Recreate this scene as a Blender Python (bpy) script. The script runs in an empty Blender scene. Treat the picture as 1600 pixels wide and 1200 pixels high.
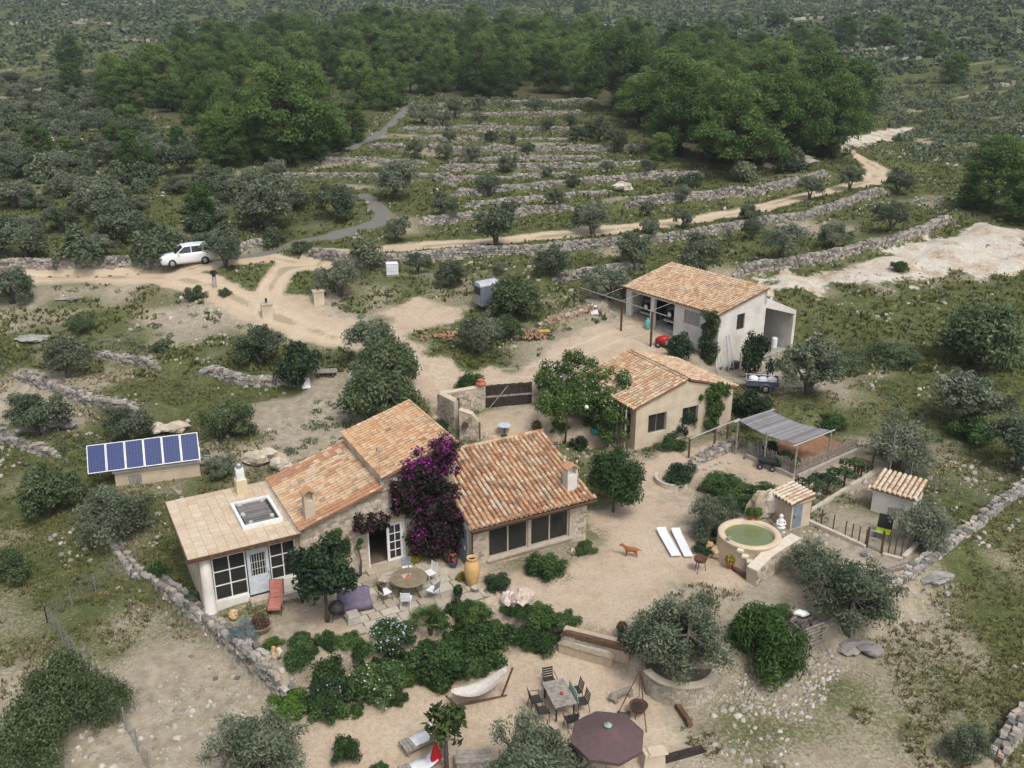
import bpy, math, random
import numpy as np
from mathutils import Vector, Matrix
R = math.radians
rnd = random.Random(7)
nr = np.random.default_rng(11)
S = bpy.context.scene
COL = S.collection

# ------------------------------------------------------------------ camera, sky, sun, exposure
CAM_H, CAM_F, CAM_T = 24.0, 1450.0, R(20.5)
cam = bpy.data.cameras.new('camera'); camo = bpy.data.objects.new('camera', cam); COL.objects.link(camo)
camo.location = (0, 0, CAM_H); camo.rotation_euler = (R(90) - CAM_T, 0, 0)
cam.sensor_width = 36.0; cam.lens = CAM_F / 1600 * 36.0; cam.clip_start = 0.5; cam.clip_end = 5000
S.camera = camo
W = bpy.data.worlds.new('World'); S.world = W; W.use_nodes = True
wn = W.node_tree.nodes; wl = W.node_tree.links
sky = wn.new('ShaderNodeTexSky'); sky.sky_type = 'NISHITA'; sky.sun_disc = False
SUN_EL, SUN_AZ = 58.0, 150.0            # azimuth clockwise from +Y
sky.sun_elevation = R(SUN_EL); sky.sun_rotation = R(SUN_AZ); sky.air_density = 1.0; sky.dust_density = 4.0
hs = wn.new('ShaderNodeHueSaturation'); hs.inputs['Saturation'].default_value = 0.6
bg = wn['Background']; bg.inputs['Strength'].default_value = 0.125
wl.new(sky.outputs[0], hs.inputs['Color']); wl.new(hs.outputs[0], bg.inputs['Color'])
sl = bpy.data.lights.new('sun', 'SUN'); so = bpy.data.objects.new('sun', sl); COL.objects.link(so)
sl.energy = 1.3; sl.angle = R(16); sl.color = (1.0, 0.985, 0.955)
so.rotation_euler = (R(90 - SUN_EL), 0, R(180 - SUN_AZ))
S.cycles.use_adaptive_sampling = True; S.cycles.adaptive_threshold = .025; S.cycles.max_bounces = 4; S.cycles.diffuse_bounces = 2; S.cycles.glossy_bounces = 2; S.cycles.transmission_bounces = 4; S.cycles.transparent_max_bounces = 6
S.view_settings.view_transform = 'Standard'; S.view_settings.look = 'None'
S.view_settings.exposure = 0.5; S.view_settings.gamma = 1.0; S.view_settings.use_curve_mapping = False

# ------------------------------------------------------------------ geometry of the place: terrain height
def ray(x, y):
    a = (x - 800) / CAM_F; b = -(y - 600) / CAM_F; c, s = math.cos(CAM_T), math.sin(CAM_T)
    return np.array([a, c + b * s, -s + b * c])
def at(x, y, z):
    d = ray(x, y); t = (z - CAM_H) / d[2]
    return np.array([0, 0, CAM_H]) + d * t
def scale_at(p):
    d = p[1] * math.cos(CAM_T) - (p[2] - CAM_H) * math.sin(CAM_T)
    return CAM_F / d
SY = np.array([-50, 0, 20, 24, 28, 31, 36, 40, 44, 50, 57, 62, 70, 76, 80, 90, 100, 125, 145, 185, 250, 350, 450, 600, 1000, 1600, 3000], float)
SZ = np.array([-6, -4, -2.4, -2.0, -1.5, -1.25, -1.0, -.6, 0, .15, .8, 1.7, 2.9, 4.2, 5.0, 6.2, 7.5, 9.5, 10.4, 12.3, 17.5, 25.5, 34, 47, 85, 130, 160], float)
_yy = np.linspace(-50, 3000, 12201); _zz = np.interp(_yy, SY, SZ)
_k = np.ones(21) / 21; _zz = np.convolve(np.pad(_zz, 10, mode='edge'), _k, 'valid')
def vnoise(X, Y, sc, seed=0):
    x = X / sc + seed * 17.3; y = Y / sc - seed * 9.1
    xi = np.floor(x); yi = np.floor(y); fx = x - xi; fy = y - yi
    fx = fx * fx * (3 - 2 * fx); fy = fy * fy * (3 - 2 * fy)
    def hsh(i, j):
        v = np.sin(i * 127.1 + j * 311.7 + seed * 74.7) * 43758.5453
        return v - np.floor(v)
    return (hsh(xi, yi) * (1 - fx) + hsh(xi + 1, yi) * fx) * (1 - fy) + (hsh(xi, yi + 1) * (1 - fx) + hsh(xi + 1, yi + 1) * fx) * fy
def ss(x, a, b):
    t = np.clip((x - a) / (b - a), 0, 1); return t * t * (3 - 2 * t)
def base(X, Y):
    z = np.interp(Y, _yy, _zz)
    far = ss(Y, 190, 420)
    z = z + far * ((vnoise(X, Y, 90, 1) - .5) * 9 + (vnoise(X, Y, 35, 2) - .5) * 3.5)
    z = z + 7 * ss(X, 75, 170) * ss(Y, 120, 190) * (1 - ss(Y, 330, 520))
    z = z - 2.5 * ss(X - (Y - 100) * .25, 32, 50) * (1 - ss(X - (Y - 100) * .25, 55, 85)) * ss(Y, 95, 130) * (1 - ss(Y, 200, 300))
    return z
def pdist(X, Y, P):
    """distance to a polyline, signed (+ on its left), and how far beyond its ends"""
    best = np.full(X.shape, 1e9); sg = np.zeros(X.shape); over = np.zeros(X.shape)
    n = len(P) - 1
    for i in range(n):
        ax, ay = P[i][:2]; bx_, by = P[i + 1][:2]; dx, dy = bx_ - ax, by - ay; L2 = dx * dx + dy * dy; L = math.sqrt(L2)
        t = ((X - ax) * dx + (Y - ay) * dy) / L2; tc = np.clip(t, 0, 1)
        d = np.hypot(X - ax - tc * dx, Y - ay - tc * dy)
        cr = (dx * (Y - ay) - dy * (X - ax)) / L
        m = d < best
        ov = np.zeros(X.shape)
        if i == 0: ov = np.where(t < 0, -t * L, ov)
        if i == n - 1: ov = np.where(t > 1, (t - 1) * L, ov)
        best = np.where(m, d, best); sg = np.where(m, np.where(np.abs(cr) < 1e-9, 1, np.sign(cr)), sg); over = np.where(m, ov, over)
    return best * sg, over
def inpoly(X, Y, P):
    """signed distance, + inside"""
    ins = np.zeros(X.shape, bool); best = np.full(X.shape, 1e9); n = len(P)
    for i in range(n):
        ax, ay = P[i][:2]; bx_, by = P[(i + 1) % n][:2]; dx, dy = bx_ - ax, by - ay
        t = np.clip(((X - ax) * dx + (Y - ay) * dy) / (dx * dx + dy * dy + 1e-12), 0, 1)
        best = np.minimum(best, np.hypot(X - ax - t * dx, Y - ay - t * dy))
        c = (ay > Y) != (by > Y)
        with np.errstate(divide='ignore', invalid='ignore'):
            xc = (bx_ - ax) * (Y - ay) / (by - ay if by != ay else 1e-12) + ax
        ins ^= c & (X < xc)
    return np.where(ins, best, -best)
PLAT = []      # (polygon, z, margin)
WALLS = []     # (polyline xy, step height, reach)
def height(X, Y, walls=True):
    X = np.asarray(X, float); Y = np.asarray(Y, float)
    z = base(X, Y)
    if walls:
        for P, hgt, reach, _ in WALLS:
            x0 = min(p[0] for p in P) - reach - 3; x1 = max(p[0] for p in P) + reach + 3
            y0 = min(p[1] for p in P) - reach - 3; y1 = max(p[1] for p in P) + reach + 3
            m = (X > x0) & (X < x1) & (Y > y0) & (Y < y1)
            if not m.any(): continue
            sd, ov = pdist(X[m], Y[m], P)
            tr = .2 + .002 * P[0][1]
            z[m] = z[m] + .5 * hgt * np.clip(sd / tr, -1, 1) * np.clip(1 - np.abs(sd) / reach, 0, 1) * np.clip(1 - ov / 2.5, 0, 1)
    for P, zz, mg in PLAT:
        x0 = min(p[0] for p in P) - mg; x1 = max(p[0] for p in P) + mg
        y0 = min(p[1] for p in P) - mg; y1 = max(p[1] for p in P) + mg
        m = (X > x0) & (X < x1) & (Y > y0) & (Y < y1)
        if not m.any(): continue
        k = ss(inpoly(X[m], Y[m], P), -mg, 0)
        z[m] = z[m] * (1 - k) + zz * k
    return z
def hz(x, y): return float(height(np.array([x]), np.array([y]))[0])
def on(px, py, walls=True):
    d = ray(px, py); t0, t1 = 15.0, 1500.0
    for _ in range(3):
        t = np.geomspace(t0, t1, 260); X = d[0] * t; Y = d[1] * t; Z = CAM_H + d[2] * t
        b = np.nonzero(Z < height(X, Y, walls))[0]
        i = b[0] if len(b) else len(t) - 1
        i = max(i, 1); t0, t1 = t[i - 1], t[i]
    p = d * t1; return np.array([p[0], p[1], float(height(np.array([p[0]]), np.array([p[1]]), walls)[0])])
def pl(pts, z=None):
    return [tuple(at(x, y, z)[:2]) if z is not None else tuple(on(x, y, False)[:2]) for x, y in pts]

# level ground of the house and yard, and the lower garden
PLAT.append((pl([(222, 893), (300, 950), (380, 1010), (440, 1052), (520, 1020), (560, 1000), (640, 975), (700, 945), (700, 860), (560, 850), (330, 835), (240, 870)], 0), 0.0, 0.35))
PLAT.append((pl([(540, 985), (640, 962), (760, 940), (870, 950), (975, 985), (1010, 1010), (1100, 1022), (1170, 985), (1290, 970), (1380, 935), (1436, 898), (1500, 848), (1560, 798), (1640, 740), (1500, 690), (1130, 660), (900, 690), (700, 690), (560, 760)], 0), 0.0, 1.0))
PLAT.append((pl([(1118, 596), (1160, 568), (1258, 545), (1330, 566), (1250, 630), (1150, 630)], 1.15), 1.15, 2.6))
PLAT.append(([(15.9, 71.0), (18.85, 73.1), (22.4, 68.6), (19.3, 66.2)], 1.1, .3))     # under the lean-to
WALL_PX = [  # base line in the picture, step, reach, label
 ([(640, 217), (760, 219), (900, 219)], .75, 2.5, 'thin dry stone step between the third and fourth terrace walls'),
 ([(700, 251), (850, 249), (940, 248)], .75, 2.5, 'thin dry stone step just under the fourth terrace wall'),
 ([(690, 284), (780, 280), (900, 273)], .75, 2.3, 'thin dry stone step between middle and slanting terrace walls'),
 ([(720, 323), (800, 316), (900, 306), (960, 300)], .75, 2.3, 'thin dry stone step under the slanting terrace wall'),
 ([(655, 168), (760, 160), (860, 160), (930, 157)], 1.0, 5, 'topmost grey dry stone terrace wall under the pine wood'),
 ([(645, 185), (800, 179), (915, 177)], 1.0, 5, 'dry stone terrace wall second from the top of the hillside'),
 ([(623, 203), (752, 202), (917, 203)], 1.0, 5, 'dry stone terrace wall third from the top, right of the grey track'),
 ([(574, 230), (708, 235), (799, 237), (931, 235), (1020, 231)], 1.2, 5, 'long dry stone terrace wall fourth from the top of the hillside'),
 ([(490, 254), (576, 255), (667, 256)], 1.0, 4, 'short dry stone wall in line with the grey track bend'),
 ([(681, 265), (794, 263), (917, 262), (1020, 256)], 1.1, 4.5, 'straight dry stone terrace wall in the middle of the hillside'),
 ([(430, 277), (560, 277), (651, 278), (714, 281)], 1.0, 4, 'low dry stone wall left of the middle terraces'),
 ([(703, 307), (780, 299), (862, 290), (1000, 279), (1100, 273)], 1.2, 4.5, 'long slanting dry stone terrace wall above the sand track'),
 ([(650, 352), (752, 342), (835, 333), (904, 328)], 1.1, 4, 'dry stone wall just above the straight part of the sand track'),
 ([(977, 322), (1080, 312), (1177, 304), (1235, 290), (1297, 275)], 1.5, 4, 'tall dry stone wall below the dark pines, above the sand track'),
 ([(475, 398), (540, 412), (620, 410), (752, 399), (830, 396), (887, 391), (956, 384), (1080, 372), (1150, 357), (1265, 342), (1385, 302)], 1.2, 4, 'long dry stone wall running along the lower side of the sand track'),
 ([(860, 440), (960, 425), (1010, 415)], .9, 3, 'low dry stone wall behind the tiled garage roof'),
 ([(1145, 432), (1265, 412), (1400, 382), (1490, 345)], 1.2, 4, 'rubble dry stone wall above the bare pale rock'),
 ([(-60, 422), (0, 420), (85, 418), (180, 417), (262, 413)], 1.2, 4, 'dry stone wall behind the white car on the left road'),
 ([(370, 390), (400, 386), (427, 380)], 1.0, 3, 'short dry stone wall right of the tree beside the white car'),
 ([(134, 557), (190, 566), (250, 577)], .8, 3, 'short crumbling dry stone wall in the left olive field'),
 ([(306, 583), (375, 600), (462, 600)], .9, 3, 'dry stone wall with slate heap beside the dark bush'),
 ([(16, 588), (62, 605), (140, 633), (228, 650)], 1.1, 3.5, 'wide slanting dry stone wall in the left olive field'),
 ([(-40, 680), (0, 690), (47, 706), (103, 716)], 1.0, 3, 'dry stone wall at the left edge above the solar panels'),
 ([(840, 508), (885, 500), (942, 485)], .9, 2.5, 'low reddish dry stone wall left of the garage drive'),
]
for pts, hgt, reach, lab in WALL_PX:
    WALLS.append((pl(pts), hgt * (.8 if 'terrace' in lab else 1), reach, lab))
EDGE_WALLS = [  # walls that hold the level ground: (polyline, label, height above the upper ground)
 (pl([(208, 897), (240, 918), (310, 972), (380, 1028), (446, 1078)], -.4), 'grey dry stone retaining wall below the sunroom pillar', .12),
 (pl([(160, 835), (185, 868), (215, 900)], -.3), 'short dry stone wall corner left of the sunroom', .1),
 (pl([(1368, 948), (1433, 905), (1500, 856), (1560, 806), (1640, 747)], -.3), 'long dry stone wall right of the yard with the field below', .35),
 (pl([(1205, 1030), (1250, 1010), (1290, 990), (1330, 978)], -.5), 'low rubble wall under the firewood crate', .1),
 (pl([(1565, 1195), (1600, 1150), (1640, 1120)], -1.6), 'bit of dry stone wall in the bottom right corner', .7),
 (pl([(1085, 722), (1120, 708), (1155, 693)], .3), 'little stone wall under the rope railing beside the studio', .5),
]

# ------------------------------------------------------------------ materials
MATS = {}
def nt(name):
    m = bpy.data.materials.new(name); m.use_nodes = True
    t = m.node_tree; b = t.nodes['Principled BSDF']
    return m, t, b
def ramp(t, stops, interp='LINEAR'):
    r = t.nodes.new('ShaderNodeValToRGB'); cr = r.color_ramp; cr.interpolation = interp
    while len(cr.elements) < len(stops): cr.elements.new(.5)
    for e, (p, c) in zip(cr.elements, stops): e.position = p; e.color = (*c, 1)
    return r
def mixc(t, fac, a, b, mode='MIX'):
    m = t.nodes.new('ShaderNodeMix'); m.data_type = 'RGBA'; m.blend_type = mode
    for s, v in ((m.inputs[0], fac), (m.inputs[6], a), (m.inputs[7], b)):
        if isinstance(v, (int, float)): s.default_value = v
        elif isinstance(v, tuple): s.default_value = (*v, 1)
        else: t.links.new(v, s)
    return m.outputs[2]
def mth(t, op, a, b=None, c=None):
    m = t.nodes.new('ShaderNodeMath'); m.operation = op
    for s, v in zip(m.inputs, (a, b, c)):
        if v is None: continue
        if isinstance(v, (int, float)): s.default_value = v
        else: t.links.new(v, s)
    return m.outputs[0]
def noise(t, co, sc, det=4, rough=.55):
    n = t.nodes.new('ShaderNodeTexNoise'); n.inputs['Scale'].default_value = sc; n.inputs['Detail'].default_value = det; n.inputs['Roughness'].default_value = rough
    if co is not None: t.links.new(co, n.inputs['Vector'])
    return n.outputs[0]
def bump(t, b, hgt, st=.5, dist=.05):
    n = t.nodes.new('ShaderNodeBump'); n.inputs['Strength'].default_value = st; n.inputs['Distance'].default_value = dist
    t.links.new(hgt, n.inputs['Height']); t.links.new(n.outputs[0], b.inputs['Normal'])
def mat(name, c1, c2=None, sc=3.0, rough=.85, bmp=0.0, metal=0.0, spec=.3, det=5):
    """plain surface with a second tone broken in by noise"""
    if name in MATS: return MATS[name]
    m, t, b = nt(name)
    co = t.nodes.new('ShaderNodeTexCoord').outputs['Object']
    n = noise(t, co, sc, det)
    if c2 is None: c2 = tuple(v * .72 for v in c1)
    r = ramp(t, [(.3, c2), (.62, c1)]); t.links.new(n, r.inputs[0]); t.links.new(r.outputs[0], b.inputs['Base Color'])
    b.inputs['Roughness'].default_value = rough; b.inputs['Metallic'].default_value = metal; b.inputs['Specular IOR Level'].default_value = spec
    if bmp: bump(t, b, noise(t, co, sc * 6, 4), bmp, .04)
    MATS[name] = m; return m
def mat_rnd(name, stops, rough=.9, src='attr', dirt=.35, dirtcol=(.10, .085, .065), sc=2.5, bmp=.3, fine=14):
    """colour chosen piece by piece (per-stone or per-object random), then weathered"""
    if name in MATS: return MATS[name]
    m, t, b = nt(name)
    if src == 'attr':
        a = t.nodes.new('ShaderNodeAttribute'); a.attribute_name = 'rnd'; v = a.outputs['Fac']
    else: v = t.nodes.new('ShaderNodeObjectInfo').outputs['Random']
    r = ramp(t, stops); t.links.new(v, r.inputs[0])
    geo = t.nodes.new('ShaderNodeNewGeometry').outputs['Position']
    n1 = noise(t, geo, sc, 5, .6); n2 = noise(t, geo, fine, 4, .6)
    d = ramp(t, [(.48, (0, 0, 0)), (.68, (1, 1, 1))]); t.links.new(n1, d.inputs[0])
    c = mixc(t, mth(t, 'MULTIPLY', d.outputs[0], dirt), r.outputs[0], dirtcol)
    f = ramp(t, [(.3, (.72, .72, .72)), (.7, (1.15, 1.15, 1.15))]); t.links.new(n2, f.inputs[0])
    c = mixc(t, .8, c, f.outputs[0], 'MULTIPLY')
    t.links.new(c, b.inputs['Base Color']); b.inputs['Roughness'].default_value = rough; b.inputs['Specular IOR Level'].default_value = .2
    if bmp: bump(t, b, n2, bmp, .03)
    MATS[name] = m; return m
def leafmat(name, stops, trans=.28, var=.25, rough=.6, spec=.2):
    if name in MATS: return MATS[name]
    m, t, b = nt(name)
    a = t.nodes.new('ShaderNodeAttribute'); a.attribute_name = 'rnd'
    oi = t.nodes.new('ShaderNodeObjectInfo')
    v = mth(t, 'ADD', a.outputs['Fac'], mth(t, 'MULTIPLY', mth(t, 'SUBTRACT', oi.outputs['Random'], .5), var))
    r = ramp(t, stops); t.links.new(v, r.inputs[0])
    t.links.new(r.outputs[0], b.inputs['Base Color']); b.inputs['Roughness'].default_value = rough; b.inputs['Specular IOR Level'].default_value = spec
    tr = t.nodes.new('ShaderNodeBsdfTranslucent'); t.links.new(r.outputs[0], tr.inputs['Color'])
    mx = t.nodes.new('ShaderNodeMixShader'); mx.inputs[0].default_value = trans
    t.links.new(b.outputs[0], mx.inputs[1]); t.links.new(tr.outputs[0], mx.inputs[2])
    t.links.new(mx.outputs[0], t.nodes['Material Output'].inputs['Surface'])
    MATS[name] = m; return m
def glassmat(name, tint=(.5, .55, .55), dark=.35):
    if name in MATS: return MATS[name]
    m, t, b = nt(name)
    b.inputs['Base Color'].default_value = (.085, .08, .07, 1); b.inputs['Roughness'].default_value = .07
    tp = t.nodes.new('ShaderNodeBsdfTransparent'); tp.inputs[0].default_value = (*tint, 1)
    mx = t.nodes.new('ShaderNodeMixShader'); mx.inputs[0].default_value = 1 - dark
    t.links.new(b.outputs[0], mx.inputs[1]); t.links.new(tp.outputs[0], mx.inputs[2]); t.links.new(mx.outputs[0], t.nodes['Material Output'].inputs['Surface'])
    MATS[name] = m; return m

# ------------------------------------------------------------------ mesh helpers
class MB:
    def __init__(s): s.v = []; s.f = []; s.r = []; s.cur = 0.5
    def add(s, vs, fs, r=None):
        k = len(s.v); s.v += [tuple(p) for p in vs]; s.f += [tuple(i + k for i in f) for f in fs]; s.r += [s.cur if r is None else r] * len(fs); return s
    def box(s, x0, x1, y0, y1, z0, z1, r=None):
        return s.add([(x0, y0, z0), (x1, y0, z0), (x1, y1, z0), (x0, y1, z0), (x0, y0, z1), (x1, y0, z1), (x1, y1, z1), (x0, y1, z1)],
              [(0, 3, 2, 1), (4, 5, 6, 7), (0, 1, 5, 4), (1, 2, 6, 5), (2, 3, 7, 6), (3, 0, 4, 7)], r)
    def obox(s, c, dx, dy, dz, rz=0, tilt=None, r=None):
        """box centred on c, turned by rz (and an optional matrix)"""
        M = Matrix.Rotation(rz, 3, 'Z')
        if tilt is not None: M = M @ tilt
        vs = []
        for sz in (-1, 1):
            for sx, sy in ((-1, -1), (1, -1), (1, 1), (-1, 1)):
                p = M @ Vector((sx * dx / 2, sy * dy / 2, sz * dz / 2)); vs.append((c[0] + p.x, c[1] + p.y, c[2] + p.z))
        return s.add(vs, [(0, 3, 2, 1), (4, 5, 6, 7), (0, 1, 5, 4), (1, 2, 6, 5), (2, 3, 7, 6), (3, 0, 4, 7)], r)
    def hexa(s, lo, up, r=None):
        """solid between two quads"""
        return s.add(list(lo) + list(up), [(3, 2, 1, 0), (4, 5, 6, 7), (0, 1, 5, 4), (1, 2, 6, 5), (2, 3, 7, 6), (3, 0, 4, 7)], r)
    def tube(s, pts, rad, n=6, cap=True, r=None):
        pts = [Vector(p) for p in pts]
        if not hasattr(rad, '__len__'): rad = [rad] * len(pts)
        vs = []; fs = []
        for i, p in enumerate(pts):
            d = (pts[min(i + 1, len(pts) - 1)] - pts[max(i - 1, 0)]).normalized()
            u = d.cross(Vector((0, 0, 1)) if abs(d.z) < .9 else Vector((1, 0, 0))).normalized(); w = d.cross(u)
            for k in range(n):
                a = 2 * math.pi * k / n; vs.append(p + (u * math.cos(a) + w * math.sin(a)) * rad[i])
        for i in range(len(pts) - 1):
            for k in range(n):
                a, b = i * n + k, i * n + (k + 1) % n; fs.append((a, b, b + n, a + n))
        if cap: fs.append(tuple(range(n))[::-1]); fs.append(tuple(range((len(pts) - 1) * n, len(pts) * n)))
        return s.add(vs, fs, r)
    def lathe(s, prof, n=20, c=(0, 0, 0), a0=0, a1=None, cap=True):
        full = a1 is None; a1 = 2 * math.pi if full else a1; m = n if full else n + 1
        vs = []; fs = []
        for rr, z in prof:
            for k in range(m):
                a = a0 + (a1 - a0) * k / n; vs.append((c[0] + rr * math.cos(a), c[1] + rr * math.sin(a), c[2] + z))
        for i in range(len(prof) - 1):
            for k in range(n):
                k2 = (k + 1) % m; fs.append((i * m + k, i * m + k2, (i + 1) * m + k2, (i + 1) * m + k))
        if cap and full and len(prof) > 2:
            if prof[0][0] > 1e-4: fs.append(tuple(range(m))[::-1])
            if prof[-1][0] > 1e-4: fs.append(tuple(range((len(prof) - 1) * m, len(prof) * m)))
        return s.add(vs, fs)
    def rock(s, c, sx, sy, sz, rz=0, seed=None, r=None, jit=.22):
        q = random.Random(seed if seed is not None else rnd.random())
        M = Matrix.Rotation(rz, 3, 'Z'); vs = []
        for z_ in (-1, 1):
            for x_, y_ in ((-1, -1), (1, -1), (1, 1), (-1, 1)):
                k = .82 if z_ > 0 else 1
                p = M @ Vector((x_ * k * sx / 2 * (1 + q.uniform(-jit, jit)), y_ * k * sy / 2 * (1 + q.uniform(-jit, jit)), z_ * sz / 2 * (1 + q.uniform(-jit, jit))))
                vs.append((c[0] + p.x, c[1] + p.y, c[2] + p.z))
        return s.add(vs, [(0, 3, 2, 1), (4, 5, 6, 7), (0, 1, 5, 4), (1, 2, 6, 5), (2, 3, 7, 6), (3, 0, 4, 7)], q.random() if r is None else r)
    def boulder(s, c, sx, sy, sz, seed=0, n=10, rough=.25, r=.5):
        q = random.Random(seed); vs = [(c[0], c[1], c[2] - sz * .3)]; fs = []; m = 5
        for i in range(1, m):
            th = math.pi * i / m
            for k in range(n):
                a = 2 * math.pi * k / n; j = 1 + q.uniform(-rough, rough)
                vs.append((c[0] + sx / 2 * math.sin(th) * math.cos(a) * j, c[1] + sy / 2 * math.sin(th) * math.sin(a) * j, c[2] - sz * .5 * math.cos(th) * (1 + q.uniform(-rough, rough) * .7)))
        vs.append((c[0], c[1], c[2] + sz * .48))
        for k in range(n): fs.append((0, 1 + (k + 1) % n, 1 + k))
        for i in range(m - 2):
            for k in range(n):
                a, b = 1 + i * n + k, 1 + i * n + (k + 1) % n; fs.append((a, b, b + n, a + n))
        t = len(vs) - 1; o = 1 + (m - 2) * n
        for k in range(n): fs.append((o + k, o + (k + 1) % n, t))
        return s.add(vs, fs, r)
    def mesh(s, name, m, smooth=False):
        me = bpy.data.meshes.new(name); me.from_pydata(s.v, [], s.f)
        for q in (m if isinstance(m, (list, tuple)) else [m]): me.materials.append(q)
        a = me.attributes.new('rnd', 'FLOAT', 'FACE'); a.data.foreach_set('value', np.array(s.r, np.float32))
        if smooth: me.polygons.foreach_set('use_smooth', np.ones(len(s.f), bool))
        me.update(); return me
    def build(s, name, m, parent=None, smooth=False, kind=None, loc=None, rz=0):
        return obj(name, s.mesh(name, m, smooth), parent, kind, loc, rz)
def obj(name, me, parent=None, kind=None, loc=None, rz=0):
    o = bpy.data.objects.new(name, me); COL.objects.link(o); o.parent = parent
    if loc is not None: o.location = loc
    if rz: o.rotation_euler = (0, 0, rz)
    if kind: o['kind'] = kind
    return o
def tag(o, label, cat, group=None):
    o['label'] = label; o['category'] = cat
    if group: o['group'] = group
    return o
def thing(name, label, cat, loc=(0, 0, 0), rz=0, group=None):
    o = bpy.data.objects.new(name, None); COL.objects.link(o); o.location = tuple(loc); o.rotation_euler = (0, 0, rz); o.empty_display_size = .2; o['kind'] = 'thing'
    return tag(o, label, cat, group)
def tree_copy(root, loc, rz=0, sc=1.0, label=None, group=None, cat=None):
    r = root.copy(); COL.objects.link(r); r.location = tuple(loc); r.rotation_euler = (0, 0, rz); r.scale = (sc, sc, sc) if not hasattr(sc, '__len__') else sc
    if label: r['label'] = label
    if cat: r['category'] = cat
    if group: r['group'] = group
    elif 'group' in r: del r['group']
    for ch in root.children:
        c = ch.copy(); COL.objects.link(c); c.parent = r
        for g in ch.children:
            d = g.copy(); COL.objects.link(d); d.parent = c
    return r
def fastmesh(name, V, F4, rn, m):
    """quads from numpy arrays with one random value a quad"""
    me = bpy.data.meshes.new(name); n = len(F4)
    me.vertices.add(len(V)); me.vertices.foreach_set('co', np.asarray(V, np.float32).ravel())
    me.loops.add(n * 4); me.loops.foreach_set('vertex_index', np.asarray(F4, np.int32).ravel())
    me.polygons.add(n); me.polygons.foreach_set('loop_start', np.arange(0, n * 4, 4, dtype=np.int32)); me.polygons.foreach_set('loop_total', np.full(n, 4, np.int32))
    a = me.attributes.new('rnd', 'FLOAT', 'FACE'); a.data.foreach_set('value', np.asarray(rn, np.float32))
    me.materials.append(m); me.update(calc_edges=True); me.validate(); return me
# ------------------------------------------------------------------ ground
ROADS = [(pl(p), w) for p, w in (
 ([(-120, 432), (50, 428), (150, 425), (250, 430), (330, 447), (400, 482), (450, 503), (520, 527)], 1.7),
 ([(415, 492), (424, 445), (448, 416), (510, 403), (570, 396), (640, 388), (760, 380), (900, 365), (1040, 350), (1150, 335), (1210, 318), (1270, 302), (1330, 292), (1366, 280), (1371, 263), (1350, 250), (1322, 236)], 1.45),
 ([(300, 420), (345, 408), (400, 405), (460, 403)], 1.2))]
ASPH = [(pl(p), w) for p, w in (
 ([(345, 405), (400, 395), (470, 378), (540, 364), (590, 348), (600, 335), (588, 320), (570, 306)], .75),
 ([(420, 262), (470, 250), (530, 238), (580, 218), (610, 195), (645, 160)], .8))]
YARDS = [pl(p) for p in (
 [(405, 478), (470, 462), (505, 490), (560, 505), (640, 515), (655, 545), (720, 578), (800, 580), (850, 560), (880, 530), (940, 505), (985, 496), (1065, 525), (1050, 560), (985, 575), (920, 580), (870, 600), (820, 610), (760, 605), (690, 630), (683, 650), (650, 612), (640, 570), (560, 545), (480, 532), (430, 505)],
 [(590, 490), (650, 470), (720, 480), (700, 515), (640, 520)],
 [(735, 655), (770, 650), (830, 640), (900, 650), (960, 670), (940, 692), (880, 700), (800, 690), (740, 680)],
 [(920, 800), (1000, 770), (1060, 790), (1080, 850), (1130, 880), (1195, 905), (1165, 925), (1050, 915), (985, 955), (975, 1000), (900, 980), (800, 948), (735, 930), (760, 915), (880, 895), (922, 862)],
 [(1000, 775), (1010, 720), (1090, 690), (1150, 690), (1185, 700), (1200, 735), (1290, 745), (1370, 700), (1385, 718), (1300, 760), (1250, 775), (1190, 775), (1150, 740), (1060, 760)],
 [(870, 1005), (980, 1015), (1010, 1055), (1030, 1110), (1090, 1150), (1010, 1240), (440, 1240), (440, 1145), (620, 1085), (760, 1045), (830, 1010)],
 [(425, 915), (480, 930), (545, 960), (520, 1000), (440, 985), (400, 950)],
 [(545, 905), (740, 870), (760, 930), (640, 985), (530, 1000)])]
LOT = pl([(490, 600), (560, 590), (590, 640), (560, 690), (470, 735), (420, 700), (400, 650)])
ROCKS = [pl(p) for p in ([(1140, 442), (1250, 424), (1400, 390), (1480, 356), (1540, 350), (1620, 372), (1620, 425), (1480, 430), (1380, 452), (1300, 450), (1200, 466)],
 [(1180, 262), (1280, 225), (1350, 205), (1420, 200), (1330, 235), (1240, 262)])]
FOREST = pl([(150, 160), (300, 95), (600, 55), (900, 70), (1100, 95), (1340, 170), (1340, 220), (1290, 262), (1160, 275), (1040, 250), (960, 160), (640, 155), (540, 210), (440, 245), (380, 250), (220, 170)])
ry = [12.0]
while ry[-1] < 2000: ry.append(ry[-1] + max(.17, ry[-1] * .0062))
ry = np.array(ry); NC = 321
uu = np.linspace(-1, 1, NC)
GX = uu[None, :] * (ry[:, None] * .72 + 9); GY = np.repeat(ry[:, None], NC, 1)
shape = GX.shape; gx = GX.ravel(); gy = GY.ravel()
gz = height(gx, gy); _Z0 = gz.reshape(shape).copy()
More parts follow.
